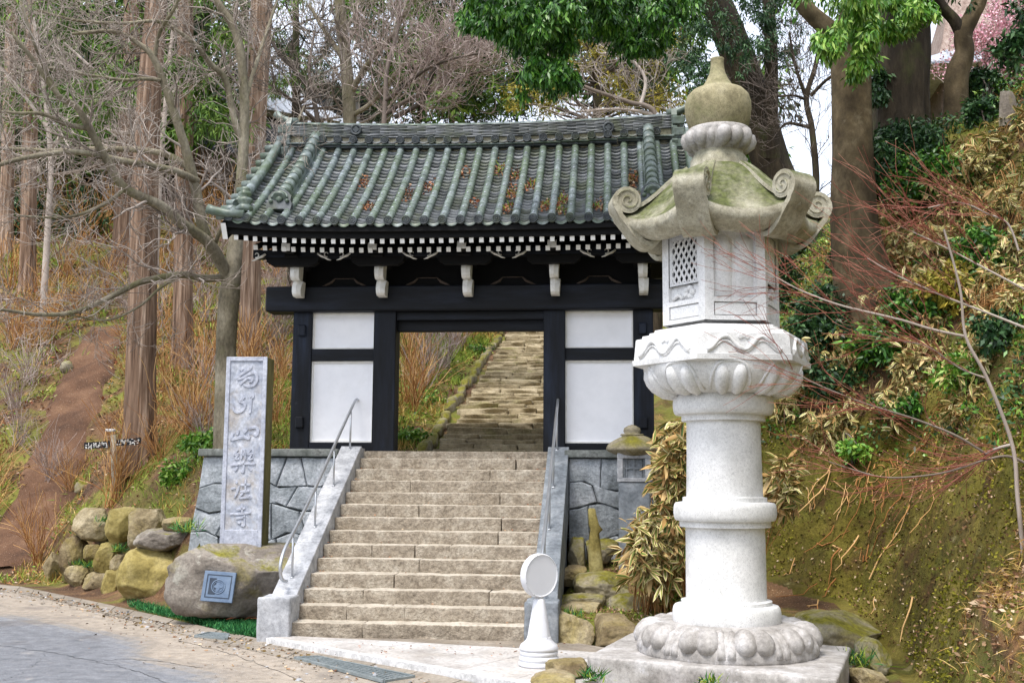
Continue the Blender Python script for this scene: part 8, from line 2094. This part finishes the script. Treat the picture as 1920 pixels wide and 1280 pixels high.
c = W(590, 235, 60); hall('hillside_house', 'pale walled house with grey roof just over the left ridge end', (c.x, c.y), 7, 6, 2.2, 1.6, 0.8, 0.2, MAT['far_pale'], MAT['far_tile'], W(590, 262, 60).z, 20)
c = W(1885, 180, 44); zz = W(1850, 238, 44).z; hl = hall('thatched_hall', 'temple hall with steep thatched roof and grey tiled skirt at the bank top', (c.x, c.y), 6.4, 6, 2.0, 4.6, 0.1, -0.15, MAT['far_wall'], MAT['thatch'], zz)
m = MB(); V = []
for hx, z_ in ((5.2, 0.9), (2.9, 2.2)): V += [(-hx, -hx, z_), (hx, -hx, z_), (hx, hx, z_), (-hx, hx, z_)]
m.add(V, [(j, (j + 1) % 4, 4 + (j + 1) % 4, 4 + j) for j in range(4)] + [(3, 2, 1, 0), (4, 5, 6, 7)]); sk_ = m.build('tiled_skirt', MAT['far_tile'], hl)
m = MB()
for s in range(4):
    for k in range(30):
        u = (k + .5) / 30 * 2 - 1; a = Vector((u * 5.2, -5.2, 0.93)); b_ = Vector((max(-2.9, min(2.9, u * 5.2)), -2.9 - max(0, abs(u) * 5.2 - 2.9), 2.23 - 1.3 * max(0, abs(u) * 5.2 - 2.9) / 2.3)); R_ = Matrix.Rotation(s * PI / 2, 3, 'Z'); m.tube([R_ @ a, R_ @ b_], 0.06, 5)
tag(m.build('tile_rows', MAT['far_tile'], hl), kind='stuff')
def plum():
    rng = np.random.default_rng(501); y = 34.0; b = W(1890, 250, y); b.z = h1(b.x, b.y); root = tree('plum_tree', b, 'pink blossoming plum tree before the thatched hall', 'tree'); s = y / FPX
    tw = Twigs(rng); fine = Twigs(rng)
    for pts in ([(1890, 250), (1895, 200), (1880, 150), (1860, 100), (1850, 50)], [(1895, 200), (1920, 150), (1940, 90)], [(1885, 160), (1910, 100), (1905, 30)], [(1888, 180), (1860, 140), (1845, 110)]):
        P = [W(px, py, y) for px, py in pts]; P0 = P if pts[0] != (1890, 250) else [Vector((b.x, b.y, b.z - .2))] + P
        tw.limb(P0, 5 * s, 2 * s, 6); fine.limb(P, 2 * s, 1 * s, 3, kid=14, lev=2, kids=(5, 4), L=1.3, rmin=0.008)
    part('trunk', tw.mesh('trunk', MAT['twig_dark']), root); me = fine.mesh('twigs', MAT['twig_grey']); 
    n = len(me.vertices); co = np.zeros(n * 3, np.float32); me.vertices.foreach_get('co', co); co = co.reshape(-1, 3)
    P = co[rng.integers(0, n, 9000)] + rng.normal(size=(9000, 3)) * 0.05; V, F = diamonds(P, rdir(9000, rng), 0.075, 0.075, rng)
    part('twigs', me, root); part('blossom', npmesh('blossom', V, F, [MAT['blossom']], rnd=rng.random(9000)), root)
plum()

# ------------------------------------------------------------------ grit, cracks and stray leaves on the road and steps
def grit():
    rng = np.random.default_rng(601); P = []
    for k in range(2600):
        f = rng.random(); p = at_s(GUT_OUT, f); q = at_s(GUT_IN, f); d = (p - q).normalized(); t = rng.exponential(0.45) - 0.42
        s = p + d * t; P.append((s.x, s.y, 0.017 if t < 0.02 else 0.006))
    P = np.array(P); n = len(P); D = rdir(n, rng); D[:, 2] = np.abs(D[:, 2]) * 0.3; sz = rng.exponential(0.016, n) + 0.008
    V, F = diamonds(P, D, np.minimum(sz * 1.4, 0.07), np.minimum(sz, 0.04), rng, 0.6); V[:, 2] = np.maximum(V[:, 2], 0.005)
    o = link('road_grit', npmesh('road_grit', V, F, [MAT['litter'], MAT['bank_crumb'], MAT['granite_light']], rng.choice(3, n, p=[.4, .4, .2]), rnd=rng.random(n))); tag(o, 'grit and scraps of leaves along the road edge', 'grit', kind='stuff')
    S = []
    for k in range(220):
        st = rng.integers(0, N_ST); x = ST_X0 + (ST_X1 - ST_X0) * (rng.random() if rng.random() < 0.5 else rng.choice([0.03, 0.97]) + rng.normal() * 0.03)
        S.append(gl_world(min(max(x, ST_X0 + .03), ST_X1 - .03), ST_Y0 + st * TREAD + rng.uniform(0.08, TREAD - 0.02), ST_Z0 + (st + 1) * RISE + 0.012 - FLOOR_Z)[:])
    for k in range(90):
        p = G(rng.uniform(560, 1080), rng.uniform(1205, 1235), 0.076); S.append((p.x, p.y, 0.08))
    S = np.array(S); D = rdir(len(S), rng); D[:, 2] = np.abs(D[:, 2]) * 0.25; V, F = diamonds(S, D, 0.035 * rng.uniform(.5, 1.4, len(S)), 0.018, rng, 0.6)
    o = link('stray_leaves', npmesh('stray_leaves', V, F, [MAT['litter'], MAT['litter_red']], rng.integers(0, 2, len(S)), rnd=rng.random(len(S)))); tag(o, 'a few stray dead leaves on the steps and the apron', 'fallen leaves', kind='stuff')
    road = bpy.data.objects['road']; m = MB()
    for pts in ([(-40, 1205), (90, 1222), (180, 1240), (250, 1256), (300, 1275), (360, 1300)], [(180, 1240), (230, 1236), (300, 1240), (380, 1252)], [(90, 1222), (60, 1250), (10, 1275)], [(330, 1200), (420, 1222), (500, 1250), (590, 1290)]):
        Q = smooth_path([G(*p) for p in pts], 12); V = []
        for i, p in enumerate(Q):
            j = rng.normal(size=2) * 0.018; wd = 0.003 + 0.005 * rng.random(); V += [(p[0] + j[0], p[1] + j[1] - wd, 0.0046), (p[0] + j[0], p[1] + j[1] + wd, 0.0046)]
        m.add(V, [(2 * i, 2 * i + 2, 2 * i + 3, 2 * i + 1) for i in range(len(Q) - 1)])
    tag(m.build('crack', MAT['pit'], road), kind='stuff')
grit()
